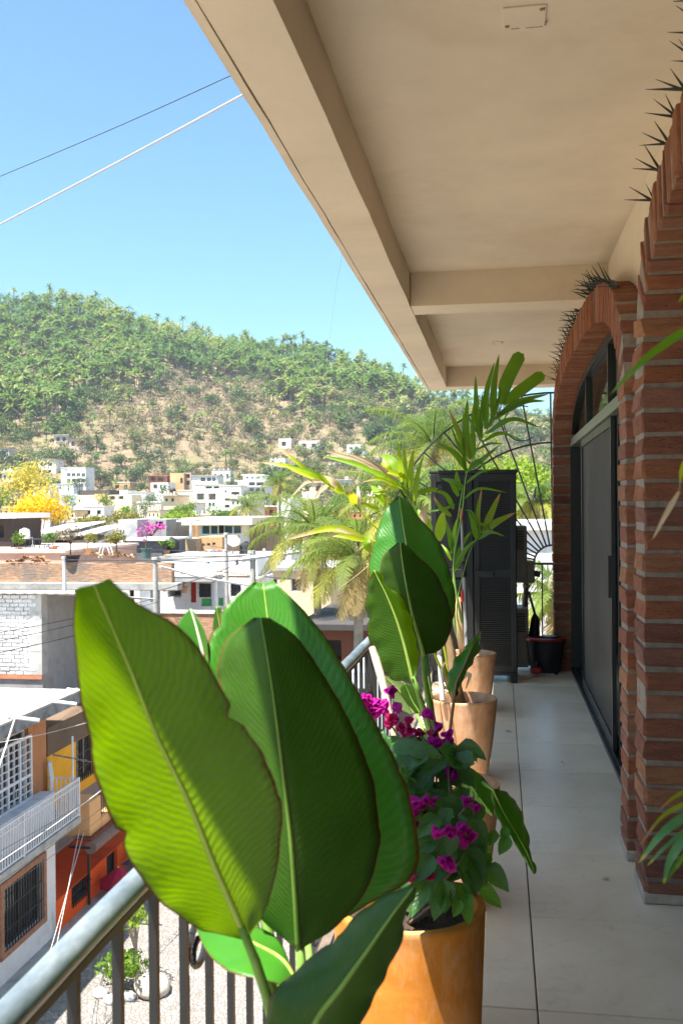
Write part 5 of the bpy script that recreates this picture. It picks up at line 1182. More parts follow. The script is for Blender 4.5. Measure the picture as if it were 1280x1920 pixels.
def barsx(x0, x1, y, z0, z1, nx, nz, r=.012):
    m = MB()
    for i in range(nx): x = x0+(x1-x0)*(i+.5)/nx; m.box(x-r, x+r, y-r, y+r, z0, z1)
    for i in range(nz): z = z0+(z1-z0)*(i+1)/(nz+1); m.box(x0, x1, y-r*.8, y+r*.8, z-r, z+r)
    return m
def bld(name, label, px0, px1, py0, py1, Y=None, dep=6, mat=None, wins=(), rot=0, Q=None, base=None, roof=None, over=.15, rt=.18, cat='house', group=None, top=True, ztop=None):
    """a building drawn from its front: pixel box on a real plane at Y (or through Q), with depth behind and openings cut through the wall"""
    Q = Q or at_Y((px0+px1)/2, py1, Y); u = Vector((cos(rot), sin(rot), 0)); nrm = Vector((sin(rot), -cos(rot), 0))
    def hit(px, py):
        r = ray(px, py); P = CAM + r*((Q-CAM).dot(nrm)/r.dot(nrm)); return (P-Q).dot(u), P.z
    xa, _ = hit(px0, (py0+py1)/2); xb, _ = hit(px1, (py0+py1)/2); z1 = hit((px0+px1)/2, py0)[1]; z0 = hit((px0+px1)/2, py1)[1]
    if ztop is not None: z1 = ztop
    if base is None: base = min(z0, (GZ0 if (Q.y < 95) else float(terr(Q.x, Q.y))-1))
    th = thing(name, label, cat, (Q.x, Q.y, base), rot, group)
    W = []
    for w_ in wins:
        a = hit(w_[0], w_[1]); b = hit(w_[2], w_[3])
        W.append((max(min(a[0], b[0]), xa+.02), min(max(a[0], b[0]), xb-.02), min(a[1], b[1])-base, max(a[1], b[1])-base, w_[4] if len(w_) > 4 else 'w'))
    h = z1-base
    W = [(a, b, max(c, .02), min(d, h-.02), k) for (a, b, c, d, k) in W if b-a > .02]
    xs = sorted({xa, xb} | {v for q in W for v in q[:2]}); zs = sorted({0, h} | {v for q in W for v in q[2:4]})
    m = MB(); rd = .16
    for a, b in zip(xs[:-1], xs[1:]):
        for c, d in zip(zs[:-1], zs[1:]):
            mx, mz = (a+b)/2, (c+d)/2
            if any(q[0] < mx < q[1] and q[2] < mz < q[3] for q in W): continue
            m.quad((a, 0, c), (b, 0, c), (b, 0, d), (a, 0, d))
    m.quad((xa, 0, 0), (xa, 0, h), (xa, dep, h), (xa, dep, 0)); m.quad((xb, 0, 0), (xb, dep, 0), (xb, dep, h), (xb, 0, h)); m.quad((xa, dep, 0), (xa, dep, h), (xb, dep, h), (xb, dep, 0))
    if top: m.quad((xa, 0, h), (xb, 0, h), (xb, dep, h), (xa, dep, h))
    for (a, b, c, d, k) in W:
        r = rd if k != 'o' else min(1.2, dep*.5)
        m.quad((a, 0, c), (a, r, c), (a, r, d), (a, 0, d)); m.quad((b, 0, c), (b, 0, d), (b, r, d), (b, r, c)); m.quad((a, 0, d), (a, r, d), (b, r, d), (b, 0, d)); m.quad((a, 0, c), (b, 0, c), (b, r, c), (a, r, c))
    m.build('wall', mat, th, local=True)
    for (a, b, c, d, k) in W:
        ww, hh = b-a, d-c
        if k == 'o':
            MB().quad((a, min(1.2, dep*.5)-.002, c), (b, min(1.2, dep*.5)-.002, c), (b, min(1.2, dep*.5)-.002, d), (a, min(1.2, dep*.5)-.002, d)).build('opening', wallm(120, 112, 104), th, local=True)
            continue
        if k in ('w', 'g', 'W', 'd', 't'):
            f = max(.03, min(.07, ww*.08)); fr = MB()
            fr.box(a, a+f, rd-.06, rd-.005, c, d).box(b-f, b, rd-.06, rd-.005, c, d).box(a+f, b-f, rd-.06, rd-.006, c, c+f).box(a+f, b-f, rd-.06, rd-.006, d-f, d)
            if ww > .9: fr.box((a+b)/2-f/2, (a+b)/2+f/2, rd-.055, rd-.008, c+f, d-f)
            wo = fr.build('window' if k != 'd' else 'door', {'w': M_whitemetal, 'W': M_whitemetal, 'g': M_black, 'd': M_frame, 't': surf('teal_frame', (.05, .26, .27), .2, 6)}[k], th, local=True)
            MB().quad((a, rd-.003, c), (b, rd-.003, c), (b, rd-.003, d), (a, rd-.003, d)).build('pane', {'d': surf('dark_door', (.02, .018, .016), .2, 4), 't': glassy('teal_glass', (.02, .11, .12), .1)}.get(k, M_pane), wo, local=True)
            if k == 'g': barsx(a, b, -.03, c, d, max(3, int(ww/.13)), 2).build('grille', M_black, wo, local=True)
            if k == 'W':
                s = MB().box(a-.08, b+.08, -.08, -.002, c-.1, c-.003); s.build('sill', M_whitemetal, wo, local=True)
        else:
            MB().box(a, b, rd-.02, rd-.002, c, d).build('panel', k, th, local=True)
    if roof is not None:
        MB().box(xa-over, xb+over, -over, dep+over, h+.003, h+rt).build('roof', roof, th, local=True)
    th['_h'] = h; del th['_h']
    return th, hit, (xa, xb, base, h)
R90 = radians(90)
# ---- across the street: brown, yellow, orange and white houses, fronts facing us from the left
XL, XU, XB = -11.4, -11.8, -10.9
Qb = at_X(40, 1640, XL)
Mbrown, Myel, Mor, Mwh = wallm(190, 128, 84), wallm(236, 170, 40), wallm(240, 92, 28), wallm(226, 222, 222)
zslab = at_X(60, 1610, XB).z
# lower storeys
bld('white_house', 'white ground floor with barred brick-framed window below the white balcony', -260, 105, 1600, 1760, rot=R90, Q=at_X(40, 1760, XL), dep=6, mat=Mwh, base=GZ0, wins=[(8, 1668, 79, 1722, 'g')], top=True)
gL = at_X(104.5, 1650, XL)
th, hitO, bo_ = bld('orange_house', 'bright orange ground floor with barred window and dark doorway', 105.5, 330, 1590, 1720, rot=R90, Q=at_X(150, 1700, XL), dep=6, mat=Mor, base=GZ0, wins=[(134, 1627, 169, 1672, 'g'), (200, 1592, 221, 1662, 'd')])
# brick frame round the barred window of the white house
wf = [o for o in C.objects if o.name.startswith('white_house')][0]
c0 = at_X(4, 1690, XL); c1 = at_X(80, 1690, XL); zt_ = at_X(40, 1640, XL).z; zb_ = at_X(40, 1756, XL).z
m = MB(); Mfb = surf('brick_frame', (.36, .17, .10), .35, 8, .9, .5, .006, 16)
for (a, b, c, d) in ((c0.y-.14, c0.y, zb_-.14, zt_+.14), (c1.y, c1.y+.14, zb_-.14, zt_+.14), (c0.y, c1.y, zb_-.14, zb_), (c0.y, c1.y, zt_, zt_+.14)): m.box(XL+.003, XL+.06, a, b, c, d)
o = m.build('window_frame', Mfb, None); o.parent = wf; o.matrix_parent_inverse = (Matrix.Translation(wf.location) @ Matrix.Rotation(R90, 4, 'Z')).inverted()
# upper storeys
th, hitB, bb = bld('brown_house', 'brown upper house with white lattice doors and flat white roof', -260, 88, 1352, 1600, rot=R90, Q=at_X(40, 1600, XU), dep=5.2, mat=Mbrown, base=zslab+.16, wins=[(-12, 1395, 55, 1530, 'w')], ztop=at_X(0, 1357, -11.25).z-.055)
def facade(X, z0, z1, y0, y1, mat, parent, name): return MB().box(X-.01, X+.012, y0, y1, z0, z1).build(name, mat, parent)
# lattice over the doors
y0 = at_X(-12, 1450, XU).y; y1 = at_X(55, 1450, XU).y; za = at_X(20, 1400, XU).z; zb = at_X(40, 1530, XU).z
ld = thing('lattice_door', 'white metal double door with glazed lattice on the brown house', 'door', (XU+.06, (y0+y1)/2, zslab+.16))
lm = MB(); xx = XU+.03
z0d, z1d = zslab+.17, at_X(49, 1381, XU).z
n = 6
for i in range(n+1): y = y0+(y1-y0)*i/n; r = .035 if i % 2 == 0 else .012; lm.box(xx, xx+.05, y-r, y+r, z0d, z1d)
for i in range(9): z = z0d+.75+(z1d-z0d-.75)*i/8; r = .035 if i in (0, 3, 8) else .012; lm.box(xx+.002, xx+.048, y0, y1, z-r, z+r)
lm.build('lattice', M_whitemetal, ld)
MB().box(xx+.005, xx+.03, y0, y1, z0d, z0d+.75).build('kick_panel', M_whitemetal, ld)
MB().box(xx+.05, xx+.09, (y0+y1)/2-.02, (y0+y1)/2+.02, z0d+1.0, z0d+1.15).build('handle', M_grey, ld)
# yellow house, set back behind the balcony corner
yb_ = at_X(88.5, 1400, XU).y
bld('yellow_house', 'mustard yellow upper house with dark barred window', 89.5, 330, 1352, 1560, rot=R90, Q=at_X(140, 1560, XU-.01), dep=6, mat=Myel, base=zslab+.16, wins=[(143, 1378, 178, 1448, 'g')], roof=wallm(112, 92, 74), over=.02, rt=.75)
# flat white roof with parapet and drain spouts
zr = at_X(0, 1357, -11.25).z; ye = at_Z(140, 1275, zr).y; yw = at_X(60, 1300, -12.5).y
rf = thing('flat_roof', 'glaring white flat roof slab with stained dark edge on the brown house', 'roof', (-13.5, 24, zr))
yend = at_X(147, 1287, -11.25).y
MB().box(-17.2, -11.27, 8, yend, zr-.05, zr).build('deck', surf('white_roof_paint', (.8, .79, .78), .05, 1.2, .8), rf)
MB().box(-11.27, -11.12, 8, yend+.01, zr-.32, zr-.02).build('stained_edge', surf('stained_edge', (.22, .22, .22), .6, 2.2, .9, .3, .01, 8, stain=(.05, .05, .055)), rf)
MB().box(-11.28, -11.1, 8, yend+.012, zr-.019, zr+.03).build('coping', M_conc, rf)
MB().box(-11.8, -11.27, 8, yend-.01, zr-.2, zr-.051).build('soffit', Mbrown, rf)
for (px, py) in ((18, 1345), (92, 1315), (143, 1295)):
    p = at_X(px, py, -11.2); t = thing('drain_spout', {18: 'leftmost white pipe spout sticking out of the roof edge', 92: 'middle white pipe spout sticking out of the roof edge', 143: 'farthest white spout of the roof edge, half hidden by the big leaf'}[px], 'drain spout', p, 0, 'white roof spouts')
    MB().tube([p+Vector((-.25, 0, .03)), p+Vector((.72, .03, -.06))], .045, 12).build('pipe', M_white, t, smooth=True)
    MB().tube([p+Vector((.0, 0, .02)), p+Vector((.04, 0, .017))], .06, 12).build('collar', M_conc, t, smooth=True)
# white painted brick wall at the back of that roof, with grey side wall
zw1 = at_Y(30, 1112, 28.2).z; yw = at_Z(40, 1273, zr).y
xr_ = at_Y(79, 1200, yw).x; wz1 = at_Y(40, 1113, yw).z
wb = thing('white_brick_building', 'rough white-painted brick wall with grey side above the white roof', 'building', (xr_-3, yw, zr))
MB().box(xr_-9, xr_-.001, yw+.02, yw+5, GZ0, wz1-.75).box(xr_-9, xr_-.001, yw+.02, yw+.4, wz1-.749, wz1).build('core', surf('grey_render', (.33, .31, .30), .18, .9, .9, .3, .006, 6, stain=(.22, .21, .2)), wb)
Mwb = brickmat('white_painted_brick', [(.62, .60, .58), (.74, .72, .70), (.68, .66, .63), (.78, .77, .75)])
wbm = bvars[1].copy(); wbm.materials.clear(); wbm.materials.append(Mwb); wbm2 = bvars[3].copy(); wbm2.materials.clear(); wbm2.materials.append(Mwb)
rz_ = zr+.12; row = 0
while rz_ < wz1-.08:
    x = xr_ - .02 - (.14 if row % 2 else 0)
    while x > xr_-2.6:
        L_ = .27*random.uniform(.85, 1.1)
        o = bpy.data.objects.new('brick', random.choice((wbm, wbm2))); o.scale = (L_-.018, .1, .098); o.location = Vector((x-L_/2, yw+.018+random.uniform(-.008, .008), rz_+.055)) - WL[wb.name]; link(o, wb); x -= L_
    rz_ += .115; row += 1
MB().box(xr_-2.7, xr_, yw-.03, yw+.02, zr+.002, zr+.12).build('clay_edging', surf('clay_edging', (.55, .20, .10), .2, 6), wb)
MB().box(xr_-.35, xr_+.012, yw-.032, yw+.35, zr+.13, wz1-.02).build('corner_pillar', M_conc, wb)
MB().add([(xr_-.001, yw+.4, wz1-.75), (xr_-.001, yw+5, wz1-.75), (xr_-.001, yw+5, wz1-.58), (xr_-.001, yw+.4, wz1-.02)], [(0, 1, 2, 3)]).build('gable', MATS['grey_render'], wb)
cs = MB()
for i in range(46):
    x0 = xr_-6+.16*i; z = wz1+.03+.03*(i % 2); cs.quad((x0, yw-.25, z), (x0+.16, yw-.25, wz1+.03+.03*((i+1) % 2)), (x0+.16, yw+6, wz1-.7+.03*((i+1) % 2)), (x0, yw+6, wz1-.7+.03*(i % 2)))
co_ = cs.build('corrugated_roof', surf('fibre_cement', (.42, .40, .37), .3, 3, .9), wb); md = co_.modifiers.new('t', 'SOLIDIFY'); md.thickness = .02
# balcony with white rail on the brown house
yA = at_X(-260, 1600, XB).y; yB = at_X(152, 1470, XB).y
bs = thing('street_balcony', 'white barred balcony rail and concrete slab of the brown house', 'balcony', (XB, (yA+yB)/2, zslab))
MB().box(XU, XB, 10, yB, zslab-.03, zslab+.15).build('slab', M_conc, bs, bev=.01)
zrt = at_X(13, 1548, XB).z; yA = 12
MB().box(XB-.06, XB-.02, yA, yB-.02, zrt-.035, zrt).box(XB-.055, XB-.025, yA, yB-.02, zrt-.18, zrt-.155).box(XB-.055, XB-.025, yA, yB-.02, zslab+.19, zslab+.215).box(XU, XB-.06, yB-.06, yB-.02, zrt-.035, zrt).box(XU, XB-.06, yB-.055, yB-.025, zslab+.19, zslab+.215).build('rail', M_whitemetal, bs)
bar = MB().box(-.011, .011, -.011, .011, zslab+.215-zslab, zrt-.036-zslab).mesh('bar'); bar.materials.append(M_whitemetal)
y = yA+.1; k = 0
while y < yB-.04:
    if y > 17:
        o = bpy.data.objects.new('bar', bar); o.location = Vector((XB-.04, y, zslab)) - WL[bs.name]; link(o, bs)
    y += .125
for k in range(6):
    o = bpy.data.objects.new('bar', bar); o.location = Vector((XU+.12+k*.125, yB-.04, zslab)) - WL[bs.name]; link(o, bs)
for (y) in (yB-.04, at_X(48, 1580, XB).y): MB().box(XB-.065, XB-.015, y-.025, y+.025, zslab+.15, zrt+.02).build('post', M_whitemetal, bs)
# peach balcony beyond, roller awning, tv aerial
p0 = at_X(169, 1505, XB); p1 = at_X(169, 1570, XB); yE = at_X(260, 1500, XB).y
pb = thing('peach_balcony', 'peach coloured balcony parapet beyond the white rail', 'balcony', (XB, p0.y, p1.z))
MB().box(XU, XB, p0.y, p0.y+.75, p1.z, p0.z).build('end_pillar', wallm(226, 172, 116), pb, bev=.02)
MB().box(XU, XB+.01, p0.y+.75, yE, p1.z+.002, p1.z+.32).build('parapet', wallm(226, 172, 116), pb)
barsx(0, 1, 0, 0, 1, 1, 1)
gm = MB()
for k in range(18): y = p0.y+.85+k*.14; gm.box(XB-.1, XB-.08, y-.01, y+.01, p1.z+.32, p0.z-.02)
gm.box(XB-.1, XB-.08, p0.y+.75, yE, p0.z-.05, p0.z-.02); gm.build('grille', M_black, pb)
q = at_X(170, 1590, XB+.1); aw = thing('roller_awning', 'rolled brown awning along the orange house front', 'awning', q)
MB().tube([(q.x, q.y, q.z), (q.x, yE, q.z)], .17, 14).build('roll', surf('brown_canvas', (.20, .13, .10), .3, 6, .8), aw, smooth=True)
MB().box(q.x-.5, q.x+.02, q.y+.02, yE, q.z+.17, q.z+.24).build('hood', wallm(120, 60, 40), aw)
for y in (q.y+.01, q.y+2.2): MB().box(XL, q.x, y-.03, y+.03, q.z-.03, q.z+.03).build('bracket', M_black, aw)
pi_ = at_X(169, 1640, XL+.1); t = thing('drainpipe', 'thin dark drainpipe on the orange house front', 'drainpipe', (XL+.07, pi_.y, GZ0))
MB().tube([(XL+.07, pi_.y, GZ0+.05), (XL+.07, pi_.y, q.z-.15)], .04, 10).build('pipe', M_black, t)
for z in (GZ0+.8, GZ0+2.0): MB().box(XL, XL+.12, pi_.y-.06, pi_.y+.06, z, z+.03).build('clamp', M_black, t)
# aerial
a0 = at_X(137, 1450, XB-.1); a1 = at_X(132, 1383, XB-.1); t = thing('tv_aerial', 'white pole aerial with cross rod in front of the yellow wall', 'aerial', (a0.x, a0.y, zslab+.15))
MB().tube([(a0.x, a0.y, zslab+.15), (a1.x, a0.y, a1.z)], .028, 8).build('mast', M_whitemetal, t)
b0 = at_X(101, 1415, XB-.1); b1 = at_X(178, 1430, XB-.1)
MB().tube([b0, b1], .02, 8).build('cross_rod', M_bark, t)
for k in range(4): p = b0.lerp(b1, .15+.23*k); MB().tube([p+Vector((-.2, 0, 0)), p+Vector((.2, 0, 0))], .008, 6).build('element', M_grey, t)
t = thing('folded_sheet', 'pale folded sheet leaning at the balcony corner by the yellow wall', 'sheet', at_X(93, 1480, XU+.1))
s0 = at_X(93, 1428, XU+.15); s1 = at_X(96, 1492, XU+.15)
MB().tube([s1, s1.lerp(s0, .5)+Vector((.04, .02, 0)), s0], [.13, .11, .09], 8, flat=.4).build('cloth', M_whitemetal, t, smooth='all')

# ---- street tree, boulder, plants, red awning
def at_G(px, py): return at_Z(px, py, GZ0)
g0 = at_G(236, 1850); H = at_Y(230, 1690, g0.y).z - GZ0
def leaf_tree(name, label, base, H, R, n, ls, mats, tint, lobes, seed, cat='tree', flat=.8, lowbush=0):
    return tree(name, label, cat, base, T_tree(seed, R, H, n, ls, flat, lobes, .07), mats, tint)
leaf_tree('street_tree', 'small street tree with thin pale trunk seen past the railing', g0+Vector((.25, 0, 0)), 1.75, .62, 300, .11, [surf('pale_bark', (.36, .28, .22), .3, 20, .9), M_gl], .75, 9, 31)
leaf_tree('street_shrub', 'leafy green shrub round the foot of the street tree', g0+Vector((-.1, -.2, 0)), .6, .75, 520, .13, [M_bark, M_gl], .45, 8, 32, 'shrub', .8)
br_ = at_G(284, 1862); bm = bmesh.new(); bmesh.ops.create_icosphere(bm, subdivisions=3, radius=.42)
for v in bm.verts: v.co *= 1+.22*mnoise.noise(v.co*2.2); v.co.z *= .62
me = bpy.data.meshes.new('boulder'); bm.to_mesh(me); bm.free(); me.materials.append(surf('pale_rock', (.46, .39, .32), .3, 3, .9, .6, .02, 8)); me.polygons.foreach_set('use_smooth', [True]*len(me.polygons))
o = bpy.data.objects.new('boulder', me); o.location = br_ + Vector((0, 0, .18)); link(o); tag(o, 'rounded pale boulder on the cobbles beside the street tree', 'boulder')
for k, (dx, dy, lab) in enumerate(((-.42, -.5, 'white painted stone left of the street tree foot'), (.28, -.55, 'white painted stone nearest the boulder'), (-.05, -.75, 'white painted stone in front of the street tree'))):
    me2 = me.copy(); me2.materials.clear(); me2.materials.append(M_white); o = bpy.data.objects.new('painted_stone', me2); o.scale = (.42, .4, .42); o.rotation_euler = (0, 0, k); o.location = g0+Vector((dx, dy, .07)); link(o); tag(o, lab, 'stone', 'painted stones round the tree')
ra = at_X(222, 1648, XL+.6); t = thing('red_umbrella', 'crimson parasol below the dark doorway of the orange house', 'umbrella', (ra.x, ra.y, GZ0))
m = MB(); n = 8; apex = (ra.x, ra.y, ra.z+.35)
for j in range(n):
    a, b = 2*pi*j/n, 2*pi*(j+1)/n; m.add([apex, (ra.x+.55*cos(a), ra.y+.55*sin(a), ra.z-.05), (ra.x+.55*cos(b), ra.y+.55*sin(b), ra.z-.05), (ra.x+.55*cos(a), ra.y+.55*sin(a), ra.z-.17), (ra.x+.55*cos(b), ra.y+.55*sin(b), ra.z-.17)], [(0, 1, 2), (1, 3, 4, 2)])
m.build('canopy', surf('crimson_cloth', (.42, .012, .05), .2, 5, .8), t); MB().tube([(ra.x, ra.y, GZ0+.13), apex], .025, 8).build('pole', M_whitemetal, t)
tb = at_X(256, 1617, XL+.6); t = thing('blue_tarp', 'small blue tarp edge above the handrail', 'tarp', tb)
m = MB(); vs = [(tb.x+.25*i, tb.y+.3*j, tb.z+.06*sin(i*1.7+j)+.05*i) for i in range(-2, 3) for j in range(5)]; m.add(vs, [(i*5+j, i*5+j+1, i*5+j+6, i*5+j+5) for i in range(4) for j in range(4)]); o = m.build('cloth', surf('blue_tarp', (.03, .18, .34), .2, 6, .6), t, smooth='all'); o.modifiers.new('t', 'SOLIDIFY').thickness = .01
MB().tube([(tb.x, tb.y+.6, tb.z), (tb.x, tb.y+.6, GZ0)], .025, 8).build('pole', M_grey, t)

# ---- middle distance
Mbrk = None
def brickwall(name, c1, c2, mort, s=3.2):
    if name in MATS: return MATS[name]
    t = NT(name); co = t.coord('Object'); cb = t.new('ShaderNodeCombineXYZ'); sp = t.new('ShaderNodeSeparateXYZ'); t.L(co, sp.inputs[0])
    t.L(t.math('ADD', sp.outputs[0], sp.outputs[1]), cb.inputs[0]); t.L(sp.outputs[2], cb.inputs[1])
    b = t.new('ShaderNodeTexBrick'); b.inputs['Scale'].default_value = s; b.inputs['Color1'].default_value = (*c1, 1); b.inputs['Color2'].default_value = (*c2, 1); b.inputs['Mortar'].default_value = (*mort, 1)
    b.inputs['Mortar Size'].default_value = .03; b.inputs['Brick Width'].default_value = .85; b.inputs['Row Height'].default_value = .3; b.inputs['Bias'].default_value = -.2; t.L(cb.outputs[0], b.inputs['Vector'])
    n = t.noise(co, 2.3, 5, .7); c = t.mix(t.ramp(n, [(.45, (0,0,0)), (.7, (.7,.7,.7))]), b.outputs['Color'], tuple(x*.55 for x in c2))
    t.set(Base_Color=c, Roughness=.92, Specular_IOR_Level=.2); t.bump(t.math('ADD', b.outputs['Fac'], t.math('MULTIPLY', t.noise(co, 20, 4), -.8)), -.8, .03); MATS[name] = t.m; return t.m
Mb1 = brickwall('old_brick', (.42, .22, .12), (.50, .30, .18), (.40, .34, .27)); Mb2 = brickwall('tan_brick', (.55, .36, .20), (.60, .42, .25), (.5, .42, .32)); Mb3 = brickwall('orange_brick', (.60, .33, .14), (.64, .38, .18), (.55, .42, .28))
W1, W2, W3 = wallm(238, 236, 232), wallm(244, 226, 190), wallm(214, 208, 200)
# brick roof-terrace parapet with courtyard below
Mrub = NT('rubble_brick'); _c = Mrub.coord('Object', (1.1, 1, 8)); _n = Mrub.noise(_c, 2.2, 6, .75, .6); _n2 = Mrub.noise(Mrub.coord('Object'), .7, 5, .7, .5)
_k = Mrub.ramp(_n, [(.30, (.17, .12, .09)), (.45, (.40, .22, .13)), (.58, (.52, .32, .19)), (.72, (.55, .45, .36))]); _k = Mrub.mix(Mrub.ramp(_n2, [(.5, (0,0,0)), (.62, (.75,.75,.75))]), _k, (.20, .17, .145))
Mrub.set(Base_Color=_k, Roughness=.95); Mrub.bump(_n, .9, .05); Mrub = Mrub.m
th, hA, A_ = bld('brick_terrace', 'long old brick terrace parapet across the left middle distance', -420, 322, 1056, 1100, 38, .4, Mrub, rot=0, base=at_Y(100, 1098, 38).z)
lx = WL[th.name]
q0 = at_Y(-420, 1099, 37.95); q1 = at_Y(322, 1092, 37.95)
MB().box(-40, 40, -.06, 5, 0, .3) if False else None
cb_ = thing('concrete_beam', 'grey concrete beam under the brick terrace parapet', 'beam', (q1.x, 38, q1.z-.3))
MB().box(q0.x, q1.x+.3, 37.8, 38.4, q1.z-.32, q1.z-.02).build('beam', M_conc, cb_, bev=.03)
for k, (px) in enumerate((-60, 150, 291)):
    p = at_Y(px, 1100, 38.1); MB().box(p.x-.14, p.x+.14, 37.95, 38.3, GZ0, q1.z-.321).build('column', M_conc, cb_)
bld('terrace_house', 'shaded white house with dark openings under the concrete beam', -420, 262, 1092, 1165, 41, 1.5, W1, wins=[(243, 1104, 252, 1150, 'd'), (60, 1110, 90, 1140)])
# rough course stones and tile piles on the parapet, each visible lump a piece
def pile(label, px0, px1, py, Y, n, mat, nm='roof_tile_pile', sz=.13):
    a = at_Y(px0, py, Y); b = at_Y(px1, py, Y); t = thing(nm, label, 'tile pile', ((a.x+b.x)/2, Y, a.z))
    tm_ = MB(); 
    for j in range(6): aa, bb_ = pi*j/6, pi*(j+1)/6; tm_.quad((.5*cos(aa), -.9, .5*sin(aa)), (.5*cos(bb_), -.9, .5*sin(bb_)), (.4*cos(bb_), .9, .4*sin(bb_)), (.4*cos(aa), .9, .4*sin(aa)))
    tm2 = tm_.mesh('roof_tile'); tm2.materials.append(mat)
    for i in range(n):
        o = bpy.data.objects.new('roof_tile', tm2); u = (i+.5)/n; p = a.lerp(b, u); o.location = p + Vector((0, random.uniform(-.15, .15), random.choice((0, .07, .14)))) - WL[t.name]; o.scale = (sz*1.3, sz*1.3, sz*1.3); o.rotation_euler = (random.uniform(-.2, .2), random.uniform(-.3, .3), random.uniform(-.3, .3)); link(o, t)
M_clay = surf('clay_tile', (.50, .27, .13), .35, 4, .9)
pile('heap of clay roof tiles on the brick parapet at the left', 18, 92, 1053, 38.2, 22, M_clay)
pile('row of orange roof tiles stacked on the parapet in the middle', 178, 250, 1046, 38.2, 20, surf('clay_tile_pale', (.62, .40, .2), .3, 4, .9))
def planter(label, px, py0, py1, w, Y, mat, plab, pm, tint, H, R, n, ls, seed, pname='potted_shrub'):
    a = at_Y(px, py1, Y); b = at_Y(px, py0, Y); h = b.z-a.z; t = thing('planter', label, 'planter', (a.x, Y, a.z)); r = (at_Y(px+w/2, py1, Y).x-a.x)
    MB().lathe([(0, .001), (r*.75, .001), (r, h*.92), (r*1.1, h*.93), (r*1.1, h), (r*.9, h), (r*.88, h*.85)], a, 16).build('pot', mat, t, smooth=True); MB().disc((a.x, a.y, a.z+h*.86), r*.88, 16).build('soil', M_soil, t)
    tree(pname, plab, 'potted plant', (a.x, a.y, a.z+h*.8), T_tree(seed, R, H, n, ls, .8, 7, .035), [M_bark, pm], tint)
M_dk = surf('dark_planter', (.05, .04, .04), .2, 6); M_gp = surf('green_planter', (.10, .17, .15), .2, 6)
planter('dark square-looking planter on the parapet with a bare bush', 133, 1041, 1054, 34, 38.2, M_dk, 'bare greyish bush in the dark planter on the parapet', M_fd, .3, .95, .75, 260, .1, 41)
planter('hidden clay pot under the leafy bush on the parapet', 219, 1034, 1046, 12, 38.2, M_clay, 'round green bush with orange tinges on the parapet', M_og, .15, .65, .52, 420, .11, 42)
planter('grey-green tapered pot on the parapet', 275, 1028, 1047, 19, 38.2, M_gp, 'sparse magenta flowering plant in the grey-green pot', M_pk, .5, .65, .55, 60, .11, 43)
# roof kiosk and clutter at far left
bld('dark_kiosk', 'dark open shelter with pale tin roof at the left edge', -60, 26, 972, 1035, 46, 3, wallm(54, 48, 46), wins=[(-40, 985, 8, 1008, 'o')], roof=W1, over=.35, rt=.25, base=at_Y(0, 1036, 46).z, cat='shelter')
t = thing('water_tank', 'small white cylindrical tank on the roof beside the dark shelter', 'water tank', at_Y(47, 1012, 45)); p = at_Y(47, 1012, 45)
MB().lathe([(0, 0), (.24, 0), (.25, .05), (.25, .42), (.2, .5), (.08, .53), (.08, .57), (0, .57)], p, 18).build('tank', M_white, t, smooth=True)
MB().tube([p+Vector((.25, 0, .1)), p+Vector((.4, 0, .1)), p+Vector((.4, 0, -.4))], .02, 6).build('outlet_pipe', M_grey, t)
rl = thing('roof_railing', 'thin dark rail across the left rooftop', 'railing', at_Y(60, 1035, 44))
a = at_Y(22, 1012, 44); b = at_Y(92, 1010, 44); z0_ = at_Y(60, 1036, 44).z
MB().tube([a, b], .03, 6).build('top_rail', M_black, rl); MB().tube([Vector((a.x, 44, z0_+.25)), Vector((b.x, 44, z0_+.25))], .02, 6).build('lower_rail', M_black, rl)
for k in range(9): p = a.lerp(b, k/8); MB().tube([p, Vector((p.x, 44, z0_))], .018, 6).build('post', M_black, rl)
bld('pink_roof_deck', 'flat pinkish roof deck behind the tile heap', -200, 121, 1037, 1056, 42, 9, wallm(190, 150, 132), roof=wallm(214, 186, 170), over=.1, rt=.12, cat='roof')
for (px0, px1, py, lab) in ((50, 130, 1000, 'bright white sheet roof below the yellow tree'), (95, 180, 1006, 'second white sheet roof right of the yellow tree'), (140, 185, 1022, 'small white awning above the parapet bush')):
    a = at_Y(px0, py, 60); b = at_Y(px1, py-6, 60); t = thing('sheet_roof', lab, 'roof', ((a.x+b.x)/2, 60, GZ0))
    o = MB().quad((a.x, 60, a.z), (b.x, 60, b.z), (b.x, 66, b.z+.5), (a.x, 66, a.z+.5)).build('sheet', M_white, t); o.modifiers.new('t', 'SOLIDIFY').thickness = .08
    MB().box(a.x+.1, b.x-.1, 60.5, 66, GZ0, min(a.z, b.z)-.25).build('wall', wallm(168, 150, 134), t)
bld('grey_block_house', 'grey block house with corrugated side behind the parapet pots', 222, 258, 974, 1030, 62, 5, wallm(186, 184, 184))
bld('grey_plaster_house', 'grey plaster wall with magenta flowers before it', 258, 312, 974, 1030, 64, 5, wallm(158, 156, 154), wins=[(292, 978, 306, 992, 'o')])
leafy('climbing_bougainvillea', 'magenta bougainvillea climbing over the grey plaster wall', 'shrub', 282, 988, 60, .95, 2, [M_bark, M_pk], .6, 140, .16, .55, 6, base=at_D(282, 1025, 60).z, seed=45)
bld('tin_shed', 'low shed with white tin roof behind the grey-green pot', 232, 305, 1014, 1040, 52, 4, wallm(112, 110, 112), roof=M_white, over=.2, rt=.1, cat='shed')
bld('tan_brick_wall', 'tan brick wall with pale column under the white roof post', 305, 368, 1010, 1075, 57, 3, Mb2, cat='wall', base=at_Y(330, 1076, 57).z)
